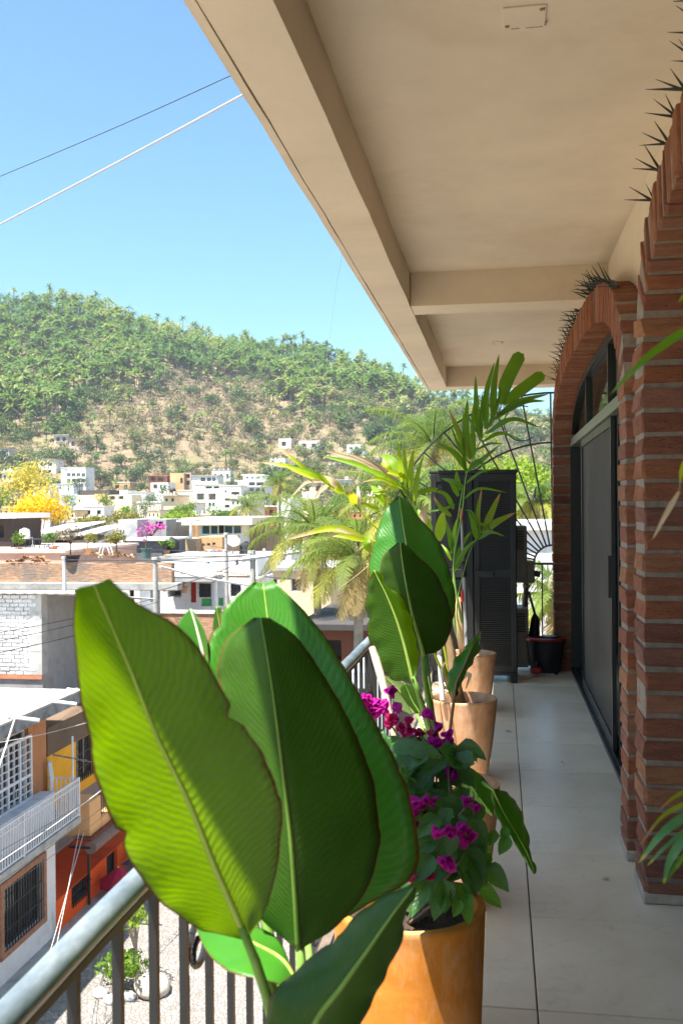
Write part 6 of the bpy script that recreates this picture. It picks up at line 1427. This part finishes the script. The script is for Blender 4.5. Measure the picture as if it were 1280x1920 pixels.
bld('orange_brick_house', 'orange brick wall left of the white terrace', 369, 417, 1007, 1068, 58, 4, Mb3, cat='house', wins=[(378, 1019, 384, 1024, 'w'), (388, 1018, 394, 1023, 'w'), (398, 1017, 404, 1022, 'w')])
th, h_, _b = bld('teal_window_house', 'white house with row of teal windows and overhanging roof slab', 372, 455, 984, 1050, 66, 8, W1, wins=[(379, 986, 393, 1001, 't'), (395, 986, 408, 1001, 't'), (410, 985, 420, 1000, 'd'), (421, 986, 436, 1000, 't'), (438, 986, 452, 1000, 't'), (430, 1025, 448, 1040, 'o')], roof=W2, over=.9, rt=.5)
bld('brown_side_house', 'brown rendered house right of the teal-windowed house', 457, 500, 990, 1045, 68, 6, wallm(160, 130, 112))
t = thing('roof_post', 'white post with flat cap standing above the tan brick wall', 'post', at_Y(358, 1010, 56.5)); p = at_Y(358, 1010, 56.5); p2 = at_Y(358, 978, 56.5)
MB().tube([p, p2], .09, 10).build('shaft', M_white, t); MB().box(p2.x-.75, p2.x+.4, 56.1, 56.9, p2.z, p2.z+.1).build('cap', M_white, t)
bld('long_white_house', 'long white house wall with one small window below the brick walls', 302, 482, 1046, 1095, 50, 5, W1, wins=[(441, 1049, 447, 1060, 'w'), (388, 1053, 393, 1058, 'w')], roof=M_conc, over=.06, rt=.12)
# tile roof made of rows of clay tiles
a = at_Y(398, 1081, 48.5); b = at_Y(470, 1081, 48.5); t = thing('tiled_lean_to', 'short lean-to roof of pale clay tiles under the long white house', 'roof', ((a.x+b.x)/2, 48.5, a.z))
tm_ = MB()
for j in range(5): aa, bb_ = pi*j/5, pi*(j+1)/5; tm_.quad((.09*cos(aa), 0, .09*sin(aa)), (.09*cos(bb_), 0, .09*sin(bb_)), (.08*cos(bb_), .5, .17+.08*sin(bb_)), (.08*cos(aa), .5, .17+.08*sin(aa)))
tmm = tm_.mesh('roof_tile'); tmm.materials.append(surf('pale_clay_tile', (.62, .42, .32), .35, 5, .9))
for i in range(11):
    for j in range(2):
        o = bpy.data.objects.new('roof_tile', tmm); o.location = Vector((a.x+(b.x-a.x)*(i+.5)/11, 48.5+.45*j, a.z+.15*j+random.uniform(-.01, .01))) - WL[t.name]; link(o, t)
MB().box(a.x, b.x, 48.55, 49.5, a.z-.1, a.z-.02).build('rafter_board', M_bark, t)
Mred, Mgrn = wallm(196, 52, 40), wallm(92, 190, 110)
bld('red_green_house', 'white house front with red panels, barred windows and green base', 300, 470, 1088, 1142, 47, 5, W1, wins=[(305, 1090, 313, 1110, Mred), (314, 1092, 340, 1120, 'o'), (357, 1090, 368, 1130, Mred), (373, 1094, 396, 1120, 'g'), (377, 1122, 397, 1137, Mgrn), (409, 1121, 419, 1136, Mgrn), (421, 1091, 429, 1131, 'd'), (432, 1091, 452, 1118, 'g')])
p = at_Y(403, 1160, 46); p2 = at_Y(402, 1084, 46); t = thing('porch_column', 'white round column in front of the barred window', 'column', (p.x, 46, GZ0)); MB().tube([(p.x, 46, GZ0), (p.x, 46, p2.z)], .14, 14).build('shaft', M_white, t, smooth=True); MB().box(p.x-.2, p.x+.2, 45.8, 46.2, p2.z, p2.z+.15).build('capital', M_conc, t)
a = at_Y(296, 1079, 45.5); b = at_Y(402, 1079, 45.5); t = thing('porch_slab', 'thick grey porch roof slab over the red panelled front', 'roof', ((a.x+b.x)/2, 46, a.z-.3))
MB().box(a.x, b.x, 45.2, 47, a.z-.3, a.z-.05).build('slab', M_conc, t, bev=.03); MB().box(a.x-.02, b.x+.02, 45.18, 47, a.z-.048, a.z+.03).build('white_top', M_white, t)
bld('old_brick_garden_wall', 'low old brick wall in front of the red and green house', 225, 425, 1150, 1230, 42, .4, Mrub, cat='wall', roof=M_white, over=.05, rt=.1)
# generic roofs down the street behind the palms
bld('brown_roof_house', 'dark brown roofed house glimpsed under the hanging palm fronds', 575, 690, 1180, 1300, 30, 6, wallm(120, 72, 52), wins=[(600, 1200, 640, 1240, 'o')], roof=wallm(70, 66, 66), over=.3)
bld('pale_house', 'bluish white house seen between the balusters', 640, 830, 1262, 1420, 22, 5, wallm(214, 222, 232), wins=[(668, 1290, 690, 1330, 'w')])
bld('cream_house', 'cream house with flat roof behind the palm trunks', 480, 620, 1070, 1180, 52, 7, wallm(226, 200, 160), wins=[(500, 1085, 520, 1110), (545, 1085, 565, 1110)], roof=M_conc)
bld('white_gable_house', 'bright white wall patch between the palm fronds', 520, 545, 935, 990, 110, 6, W1)
bld('white_roof_house', 'white roofed house below the potted palm leaves', 690, 800, 1040, 1160, 40, 8, wallm(230, 226, 220), roof=M_white, over=.4, wins=[(700, 1070, 730, 1100), (750, 1070, 780, 1100)])
bld('white_terrace_wall', 'white wall and roof seen through the lower grille', 925, 1060, 994, 1075, 22, 4, wallm(226, 222, 220), roof=M_white, cat='wall')
# ---- far hillside houses
def far(label, px0, px1, py0, py1, Y, mat, wins=(), name='hillside_house', **k):
    if k.pop('slope', 0): Y = hit_hill((px0+px1)/2, py1).y; k['base'] = at_Y((px0+px1)/2, py1, Y).z - 2
    return bld(name, label, px0, px1, py0, py1, Y, k.pop('dep', 7), mat, wins, **k)
far('upper white house of the stepped group at far left', 46, 88, 846, 862, 345, W1, [(62, 850, 66, 856), (70, 850, 74, 856), (78, 850, 82, 856)], roof=W3)
far('white wing with dark balconies right of the stepped group', 87, 113, 844, 858, 350, W1, [(90, 848, 97, 855, 'o'), (101, 848, 109, 855, 'o')], roof=wallm(150, 120, 100))
far('lower stepped house with open dark ground floor at far left', 48, 105, 862, 892, 330, W1, [(62, 868, 72, 874), (76, 868, 86, 874), (90, 868, 98, 874), (62, 881, 78, 890, 'o'), (81, 881, 97, 890, 'o')], roof=wallm(176, 160, 150), over=.5)
far('terraced house cut by the left edge of the photo', -40, 18, 840, 878, 340, wallm(206, 196, 190), [(-10, 846, 12, 856, 'o'), (-10, 862, 12, 870, 'o')], roof=wallm(150, 110, 90), over=.5)
far('grey house among trees above the stepped group', 102, 128, 816, 834, 375, wallm(190, 184, 176), [(106, 820, 113, 827, 'o'), (117, 820, 124, 827, 'o')], roof=wallm(200, 196, 190), over=.6, slope=1)
far('small pale house right of the grey one among trees', 130, 160, 822, 845, 370, wallm(196, 180, 168), [(134, 828, 142, 836, 'o'), (148, 828, 156, 836, 'o')], roof=wallm(130, 120, 114), over=.5, slope=1)
far('tall white block with two rows of four windows', 115, 161, 877, 924, 300, W1, [(x, y, x+7, y+7) for y in (887, 898) for x in (126, 135, 144, 153)] + [(121, 880, 127, 883)], roof=W3, over=.1, name='white_flats')
far('low white house with three small windows left of the tall white block', 92, 138, 908, 930, 280, W1, [(97, 911, 100, 917), (112, 911, 115, 918), (127, 911, 130, 918)], roof=W3)
far('plain grey-blue wall below the low white house', 100, 146, 926, 945, 250, wallm(176, 182, 190))
far('wide cream building with orange stair tower', 143, 247, 928, 968, 230, W2, [(205, 930, 216, 936, 'o'), (222, 930, 232, 936, 'o'), (148, 936, 151, 942), (208, 948, 212, 955)], name='cream_building')
far('orange stair tower in front of the cream building', 178, 197, 926, 960, 227, wallm(238, 190, 120), dep=2, name='stair_tower')
far('dark awning roof above the cream building', 152, 206, 919, 926, 250, wallm(90, 80, 74), base=at_Y(170, 930, 250).z, name='awning_roof')
far('white house with two tall dark windows right of the cream building', 240, 274, 923, 945, 255, W1, [(250, 929, 255, 940), (259, 929, 264, 940)], roof=W3)
far('white cube house above the cream building roof', 208, 240, 919, 932, 265, W1, [(213, 922, 217, 927)])
far('red-brown brick house with tiled roof below the dry slope', 279, 314, 892, 905, 300, wallm(150, 98, 80), [(283, 895, 292, 901, 'o'), (296, 895, 308, 901, 'o')], roof=wallm(170, 104, 80), over=.6)
far('white lower part of the brick house with open porch', 283, 316, 905, 926, 292, W1, [(287, 908, 295, 916, 'o'), (300, 910, 304, 916), (307, 910, 311, 916)])
far('unfinished orange brick house on the slope', 319, 345, 887, 922, 300, Mb3, [(338, 896, 343, 906, 'o')])
far('grey balcony side of the unfinished brick house', 345, 359, 886, 920, 302, wallm(180, 160, 140), [(348, 889, 356, 896, 'o'), (348, 901, 356, 909, 'o')])
far('white house with blue-grey window band above the arcaded house', 360, 408, 892, 912, 290, W1, [(376, 895, 385, 903), (388, 895, 396, 903), (398, 895, 404, 903)], roof=wallm(190, 170, 150), over=.4)
far('large white house with arcade row and two dark glazed openings', 365, 412, 909, 958, 260, W1, [(385, 912, 398, 916, 'o'), (400, 912, 411, 916, 'o'), (368, 925, 383, 937, 'o'), (390, 925, 405, 937, 'o'), (367, 942, 372, 949), (374, 942, 379, 949), (381, 942, 386, 949), (391, 942, 396, 949), (398, 942, 403, 949)], roof=wallm(226, 190, 150), name='arcaded_house')
far('plain cream house left of the arcaded house', 334, 366, 920, 950, 265, W2, [(346, 946, 354, 949)], roof=W1)
far('white house with round balconies right of the arcaded house', 413, 452, 911, 958, 258, W1, [(421, 919, 425, 924), (433, 922, 449, 928, 'o'), (421, 934, 432, 939, 'o'), (421, 946, 431, 952, 'o'), (434, 946, 441, 952, 'o'), (443, 935, 449, 940)], roof=W1)
far('top storey of the terraced white house on the right', 456, 491, 891, 900, 272, W1, [(461, 893, 466, 898), (470, 893, 476, 898), (480, 893, 487, 898)], roof=W1, over=.5, base=at_Y(470, 901, 272).z, name='terrace_storey')
far('middle storey of the terraced white house on the right', 446, 497, 902, 911, 270, wallm(220, 222, 226), [(466, 904, 478, 910, 'o'), (480, 904, 494, 910, 'o')], roof=W1, over=.8, base=at_Y(470, 912, 270).z, name='terrace_storey')
far('lowest storey of the terraced white house on the right', 444, 499, 913, 945, 268, wallm(226, 226, 226), [(448, 914, 462, 919, 'o'), (468, 915, 476, 922), (480, 915, 488, 922), (490, 915, 496, 922)], roof=W1, over=.6, name='terrace_storey')
far('wide low white house with bluish windows below the plain cream house', 300, 368, 944, 968, 210, W1, [(312, 948, 318, 954), (322, 948, 328, 954), (348, 950, 354, 956), (358, 950, 364, 956)], roof=wallm(232, 204, 180), over=.4)
far('cream garden wall house left of the wide low white house', 258, 302, 942, 972, 200, wallm(232, 220, 206), [(264, 948, 269, 955)], roof=W1)
far('modern white house alone high on the right shoulder of the hill', 757, 794, 733, 752, 470, W1, [(771, 736, 792, 742, 'o'), (770, 745, 786, 750, 'o')], roof=W1, over=.4, slope=1)
far('white house with dark openings on the lower right slope', 650, 676, 834, 852, 330, W1, [(655, 838, 661, 843), (664, 838, 670, 843), (668, 846, 675, 850, 'o')], slope=1)
far('smaller white annexe right of the lower slope house', 667, 685, 843, 858, 328, W1, [(670, 846, 679, 851, 'o')], slope=1)
far('half hidden pale house on the slope below the round tree', 560, 600, 826, 846, 350, wallm(206, 196, 186), [(566, 832, 574, 838, 'o'), (584, 832, 592, 838, 'o')], slope=1)
far('pale shack left of the half hidden house', 522, 546, 822, 842, 360, wallm(210, 200, 190), [(528, 828, 536, 836, 'o')], slope=1)
far('small white house low on the slope left of the potted palm', 612, 628, 868, 885, 300, wallm(200, 190, 182), [(616, 872, 622, 878, 'o')], slope=1)
# ---- poles and cables
def cable(label, pts, r, name='overhead_cable', mat=None, sag=0, group=None):
    P = [Vector(p) for p in pts]; q = smooth_path(P, 40)
    o = MB().tube([Vector(p) + Vector((0, 0, -sag*sin(pi*i/39))) for i, p in enumerate(q)], r, 6).build(name, mat or M_cab2, None, smooth='all', loc=P[0]); tag(o, label, 'cable', group); return o
M_cab2 = surf('grey_cable', (.30, .31, .36), .1, 10, .5); M_cabd = surf('dark_cable', (.04, .04, .045), .1, 10, .6); M_cabw = surf('pale_cable', (.6, .57, .52), .1, 10, .6)
cable('thin dark cable crossing the sky above the thicker one', [at_D(-60, 356, 8.6), at_D(0, 331, 8.4), at_D(215, 240, 7.2), at_D(430, 143, 6.0), at_D(560, 82, 5.3), Vector((-.6, 4.2, 3.9))], .0032, mat=M_cabd)
cable('thick pale twisted cable crossing the sky below the thin one', [at_D(-60, 452, 8.4), at_D(0, 421, 8.2), at_D(220, 305, 7.0), at_D(455, 178, 5.8), at_D(600, 98, 5.1), Vector((-.6, 3.9, 3.8))], .0085, mat=surf('pale_twisted_cable', (.50, .50, .56), .1, 10, .45))
cable('hair-thin wire dropping from the roof edge to the hill', [at_D(652, 400, 12), at_D(641, 478, 12), at_D(626, 570, 20), at_D(613, 668, 60)], .0022, mat=M_cab2)
pc = at_D(474, 1060, 36); t = thing('utility_pole', 'grey utility pole with pale crossarm and insulators above the big leaves', 'utility pole', (pc.x, pc.y, GZ0))
zt2 = at_Y(473, 1032, pc.y).z
MB().tube([(pc.x, pc.y, GZ0), (pc.x, pc.y, zt2)], [.17, .11], 12).build('pole', M_conc, t, smooth=True)
c0 = at_Y(455, 1048, pc.y-.15); c1 = at_Y(562, 1034, pc.y-.15)
MB().tube([c0, c1], .075, 4).build('crossarm', surf('pale_blue_steel', (.55, .60, .66), .1, 8, .5), t)
b1_ = at_Y(540, 1038, pc.y-.2); b2_ = at_Y(486, 1090, pc.y-.2); MB().tube([b1_, b2_], .035, 6).build('brace', M_grey, t)
for u in (.12, .38, .64, .9): p = c0.lerp(c1, u)+Vector((0, 0, .07)); MB().lathe([(.03, 0), (.06, .03), (.035, .08), (.06, .12), (.03, .2), (0, .2)], p, 10).build('insulator', M_white, t, smooth=True)
for (px, top, bot, d, lab) in ((424, 1003, 1140, 43, 'slim leaning grey pole in front of the orange brick wall'), (120, 1048, 1108, 36, 'pale vertical pipe in front of the brick parapet'), (172, 985, 1040, 58, 'thin pale post above the parapet bush'), (291, 1050, 1150, 37, 'concrete post with rough top at the end of the brick parapet')):
    a = at_D(px, top, d); b = at_D(px+2, bot, d); t = thing('street_post', lab, 'post', b); r = {424: .09, 120: .07, 172: .03, 291: .11}[px]
    MB().tube([b, a.lerp(b, .5), a], [r, r*.9, r*.8], 10).build('shaft', M_conc if px != 120 else M_whitemetal, t, smooth=True); MB().tube([a, a+Vector((0, 0, .1))], [r*1.25, r*1.1], 10).build('cap', M_conc, t)
for (p, q, r, d1, d2, mt, lab) in [((-20, 1630), (260, 1430), .012, 18, 26, M_cabw, 'thick pale cable running past the white balcony rail'), ((-20, 1608), (260, 1440), .006, 18, 26, M_cabd, 'upper thin dark cable past the balcony rail'), ((-20, 1668), (260, 1462), .008, 18, 26, M_cabd, 'dark cable just below the pale one'), ((-20, 1690), (260, 1478), .006, 18, 26, M_cabd, 'lowest dark cable along the slab edge'),
        ((-20, 1190), (300, 1120), .010, 24, 36, M_cabd, 'upper dark cable over the white brick wall'), ((-20, 1206), (300, 1128), .010, 24, 36, M_cabd, 'middle dark cable over the white brick wall'), ((-20, 1228), (300, 1148), .012, 24, 36, M_cabd, 'lower dark cable over the white brick wall'), ((-20, 1396), (200, 1345), .009, 20, 30, M_cabw, 'thin pale cable across the brown and yellow walls'),
        ((60, 1900), (158, 1560), .008, 17, 26, M_cabw, 'left of the two pale wires dropping to the street'), ((80, 1900), (150, 1555), .008, 17, 26, M_cabw, 'right of the two pale wires dropping to the street'), ((34, 1330), (-30, 1520), .018, 21, 19, M_cabw, 'pale guy wire in front of the lattice door'), ((300, 1062), (470, 1098), .045, 36, 40, M_white, 'thick white conduit sloping across the porch'),
        ((300, 1050), (468, 1050), .02, 37, 36, M_cabd, 'dark cable in front of the long white house'), ((290, 1110), (470, 1048), .015, 37, 36, M_cabd, 'dark cable rising to the utility pole'), ((330, 1900), (500, 1660), .006, 12, 20, M_cabw, 'pale wire low over the cobbles')]:
    cable(lab, [at_D(p[0], p[1], d1), at_D((p[0]+q[0])/2, (p[1]+q[1])/2+4, (d1+d2)/2), at_D(q[0], q[1], d2)], r, mat=mt)

# ---- small houses packed between the ones above, with tanks, aerials and trees
rt_ = random.Random(21); made_ = []
cols = [('white', W1), ('cream', W2), ('pale grey', W3), ('terracotta', wallm(206, 140, 104)), ('peach', wallm(240, 204, 164)), ('brick', Mb3), ('sand', wallm(228, 206, 170))]
spots = [(18, 952), (60, 938), (96, 950), (128, 958), (30, 925), (150, 972), (262, 974), (288, 958), (318, 930), (350, 968), (392, 966), (432, 962), (470, 960), (500, 950), (208, 978), (248, 988), (120, 980), (450, 936), (5, 905), (78, 915), (176, 950), (300, 985), (410, 972), (486, 975), (540, 880), (585, 905), (640, 900), (560, 940), (690, 890), (620, 950), (700, 930), (660, 960), (335, 905), (228, 905), (20, 885), (180, 890), (415, 882), (520, 862)]
for k, (px, py) in enumerate(spots):
    w_ = rt_.uniform(22, 40); hgt = rt_.uniform(16, 30)
    nm, mt = cols[rt_.randrange(len(cols))]
    yy_ = hit_hill(px, py+hgt).y if py < 915 else rt_.uniform(120, 215)
    nw = rt_.randrange(2, 5); ws = []
    for q in range(nw):
        a = px-w_/2+w_*(q+.3)/nw; ws.append((a, py+hgt*.22, a+w_*.42/nw, py+hgt*.55, rt_.choice('wwo')))
    th, hh, inf = bld('town_house', 'small %s flat-roofed house packed among the other roofs of the town' % nm, px-w_/2, px+w_/2, py, py+hgt, yy_, rt_.uniform(4, 8), mt, ws, rot=radians(rt_.uniform(-14, 14)), roof=rt_.choice((W3, M_conc, W1)), over=rt_.choice((.1, .5)), group='small %s town houses' % nm, base=None if py >= 915 else at_Y(px, py+hgt, yy_).z-1.5)
    (xa, xb, bs_, h) = inf; made_.append((px, py, nm, th))
    if rt_.random() < .5:
        xx_ = rt_.uniform(xa+.6, xb-.6); MB().lathe([(0, 0), (.45, 0), (.48, .1), (.48, .9), (.3, 1.1), (0, 1.15)], (xx_, 1.5, h+.2), 12).build('roof_tank', rt_.choice((M_black, M_white)), th, local=True, smooth=True)
    if rt_.random() < .5:
        xx_ = rt_.uniform(xa+.4, xb-.4); MB().tube([(xx_, 1, h), (xx_, 1, h+1.9)], .04, 5).tube([(xx_-.5, 1, h+1.7), (xx_+.5, 1, h+1.7)], .03, 5).build('aerial', M_grey, th, local=True)
    if rt_.random() < .6:
        m = MB()
        for q in range(4): xx_ = xa+(xb-xa)*(q+.5)/4; m.box(xx_-.15, xx_+.15, .05, .35, h+.18, h+rt_.uniform(.5, .9))
        m.build('roof_pillars', mt, th, local=True)
ORD = ['leftmost', 'second', 'third', 'fourth', 'fifth', 'sixth', 'seventh', 'eighth', 'ninth', 'tenth', 'eleventh', 'twelfth']
for nm in {q[2] for q in made_}:
    for i, (px, py, _, th) in enumerate(sorted([q for q in made_ if q[2] == nm], key=lambda q: q[0])):
        th['label'] = 'small %s flat-roofed house on the %s, %s of its colour%s' % (nm, 'lower slope' if py < 915 else 'town floor', ORD[i], '' if i == 0 else ' from the left')
for k, (px, py, d, R, tint, lab) in enumerate([(200, 940, 225, 3.2, .3, 'dark green tree left of the white cube house'), (270, 955, 190, 2.6, .5, 'olive tree below the white house with tall windows'), (110, 968, 120, 1.7, .6, 'green garden tree right of the yellow blossom'), (395, 958, 200, 2.2, .2, 'green tree in front of the arcaded house'), (310, 918, 280, 3.0, .35, 'tree between the brick house and the unfinished one'), (500, 935, 220, 3.0, .4, 'tree at the foot of the terraced white house'), (20, 935, 160, 3.0, .45, 'tree at the left edge behind the dark shelter'), (555, 915, 180, 3.2, .3, 'tree on the slope left of the yellow fronds'), (640, 925, 150, 3.0, .5, 'light tree between the palm crowns'), (700, 905, 160, 3.4, .25, 'dark tree right of the yellow fronds'), (600, 880, 260, 4.0, .55, 'olive tree on the lower slope above the palms'), (150, 905, 290, 3.0, .2, 'tree just right of the tall white block'), (240, 960, 150, 2.0, .5, 'small tree in the gap below the cream building'), (350, 945, 190, 2.4, .6, 'light green tree beside the plain cream house'), (440, 975, 105, 1.5, .4, 'small tree right of the clipped flat tree'), (90, 900, 300, 3.2, .3, 'tree left of the tall white block'), (285, 940, 210, 2.4, .15, 'dark tree between the cream wall and the white porch'), (470, 925, 250, 2.6, .5, 'tree before the lowest terrace storey'), (130, 940, 200, 2.2, .4, 'tree in front of the plain grey-blue wall')]):
    leafy('town_tree', lab, 'tree', px, py, d, R, 3, [M_bark, M_ft if k % 3 else M_gl], tint, 520, .12*R, .8, 9, seed=60+k)

# ---- rooftop clutter in the middle distance
def laundry(label, px0, px1, py, Y, cols_):
    a = at_Y(px0, py, Y); b = at_Y(px1, py, Y); t = thing('washing_line', label, 'washing line', (a.x, Y, a.z-1.2))
    for p in (a, b): MB().tube([Vector((p.x, Y, p.z-1.4)), p], .03, 6).build('post', M_grey, t)
    MB().tube([a, a.lerp(b, .5)-Vector((0, 0, .06)), b], .008, 4).build('line', M_cabw, t)
    for i, c in enumerate(cols_):
        u = (i+.3)/len(cols_); p = a.lerp(b, u); w_ = (b.x-a.x)/len(cols_)*.72; h = .75+.25*(i % 2)
        vs = [(p.x+w_*q/4, Y+.05*sin(q*1.9+i), p.z-.04-h*r/3+.01*q) for q in range(5) for r in range(4)]
        MB().add(vs, [(q*4+r, q*4+r+1, q*4+r+5, q*4+r+4) for q in range(4) for r in range(3)]).build('cloth', surf('laundry_%d' % i, c, .1, 5), t, smooth='all')
laundry('washing line with white, blue and red cloths on the white terrace', 386, 424, 1030, 54, [(.75, .75, .74), (.12, .25, .5), (.6, .1, .1), (.7, .68, .6)])
laundry('washing line with pale sheets on the pinkish roof deck', 60, 112, 1022, 45, [(.72, .72, .72), (.6, .66, .7), (.7, .5, .45)])
def tank(label, px, py, Y, mat, s=1):
    p = at_Y(px, py, Y); t = thing('water_tank', label, 'water tank', p)
    MB().lathe([(0, 0), (.5*s, 0), (.53*s, .08*s), (.53*s, .9*s), (.36*s, 1.1*s), (.18*s, 1.15*s), (.18*s, 1.22*s), (0, 1.22*s)], p, 18).build('tank', mat, t, smooth=True)
    for q in (.3, .6): MB().lathe([(.535*s, q*s-.02), (.55*s, q*s), (.535*s, q*s+.02)], p, 18).build('rib', mat, t, smooth=True)
tank('black water tank on the tan brick wall terrace', 322, 1040, 53, surf('black_tank', (.02, .02, .022), .2, 4), .8)
tank('black water tank above the long white house', 462, 1045, 52, surf('black_tank', (.02, .02, .022), .2, 4), .7)
p = at_Y(437, 1042, 51.5); t = thing('satellite_dish', 'small pale satellite dish on the long white house roof', 'satellite dish', p)
MB().tube([p, p+Vector((0, 0, .7))], .03, 6).build('mast', M_grey, t)
o = MB().lathe([(0, 0), (.2, .03), (.36, .12)], (0, 0, 0), 18).build('dish', M_white, t, local=True, smooth=True); o.location = (0, -.05, .75); o.rotation_euler = (radians(55), 0, .5)
a = at_Y(186, 1046, 40); b = at_Y(206, 1046, 40); zt4 = at_Y(196, 1022, 40).z; t = thing('metal_arch', 'pale bent metal arch behind the parapet bush', 'arch frame', ((a.x+b.x)/2, 40, a.z))
for q in (0, .35): MB().tube([Vector((a.x+(b.x-a.x)*(.5-.5*cos(k)), 40+q, a.z+(zt4-a.z)*sin(k))) for k in np.linspace(0, pi, 16)], .03, 6).build('hoop', M_whitemetal, t)
MB().tube([Vector(((a.x+b.x)/2, 40, zt4)), Vector(((a.x+b.x)/2, 40.35, zt4))], .025, 6).build('tie', M_whitemetal, t)
for (px, py, Y, R, mt, tint, lab) in [(36, 1040, 43, .45, M_gl, .3, 'small potted bush on the pinkish deck left of the white tank'), (165, 1040, 43, .5, M_og, .4, 'potted bush on the pinkish deck behind the parapet planter'), (312, 1042, 52, .5, M_gl, .6, 'potted bush before the tan brick wall'), (345, 1112, 45.8, .35, M_gl, .5, 'small potted bush in the porch of the red panelled house'), (100, 1038, 43, .4, M_gl, .15, 'dark potted bush on the pinkish deck')]:
    p = at_Y(px, py, Y); q = thing('roof_pot', lab.replace('bush', 'pot').replace('potted', 'clay'), 'planter', p); MB().lathe([(0, 0), (.14, 0), (.2, .28), (.22, .3), (.18, .3), (.17, .25)], p, 14).build('pot', M_clay, q, smooth=True); MB().disc((p.x, p.y, p.z+.26), .17, 14).build('soil', M_soil, q)
    tree('roof_bush', lab, 'potted plant', p+Vector((0, 0, .24)), T_tree(int(px), R, .45, 240, .11, .85, 6, .03), [M_bark, mt], tint)
for k, (x0, y0, d0, x1, y1, d1) in enumerate([(-20, 1010, 60, 470, 1036, 36), (-20, 1024, 55, 470, 1044, 36), (120, 1050, 36, 474, 1040, 36), (291, 1052, 37, 600, 1090, 40), (300, 1000, 70, 474, 1034, 36)]):
    cable(['upper faint cable over the left rooftops', 'second faint cable over the left rooftops', 'cable from the pale pipe to the utility pole', 'cable from the rough concrete post towards the palms', 'cable from the bushy tree to the utility pole'][k], [at_D(x0, y0, d0), at_D((x0+x1)/2, (y0+y1)/2+5, (d0+d1)/2), at_D(x1, y1, d1)], .014, mat=M_cabd)

# ---------------------------------------------------------------- haze: thin bright air over the whole valley
hz = MB().box(-1500, 1500, -1500, 1500, -60, 190).build('haze', None, None); hz['kind'] = 'stuff'; hz['label'] = 'thin pale haze filling the valley air'
hm = bpy.data.materials.new('haze_air'); hm.use_nodes = True; hn = hm.node_tree; hn.nodes.clear()
ho = hn.nodes.new('ShaderNodeOutputMaterial'); hv = hn.nodes.new('ShaderNodeVolumePrincipled'); hn.links.new(hv.outputs[0], ho.inputs['Volume'])
hv.inputs['Density'].default_value = .00019; hv.inputs['Color'].default_value = (.86, .93, 1, 1); hv.inputs['Anisotropy'].default_value = .2
hz.data.materials.append(hm)
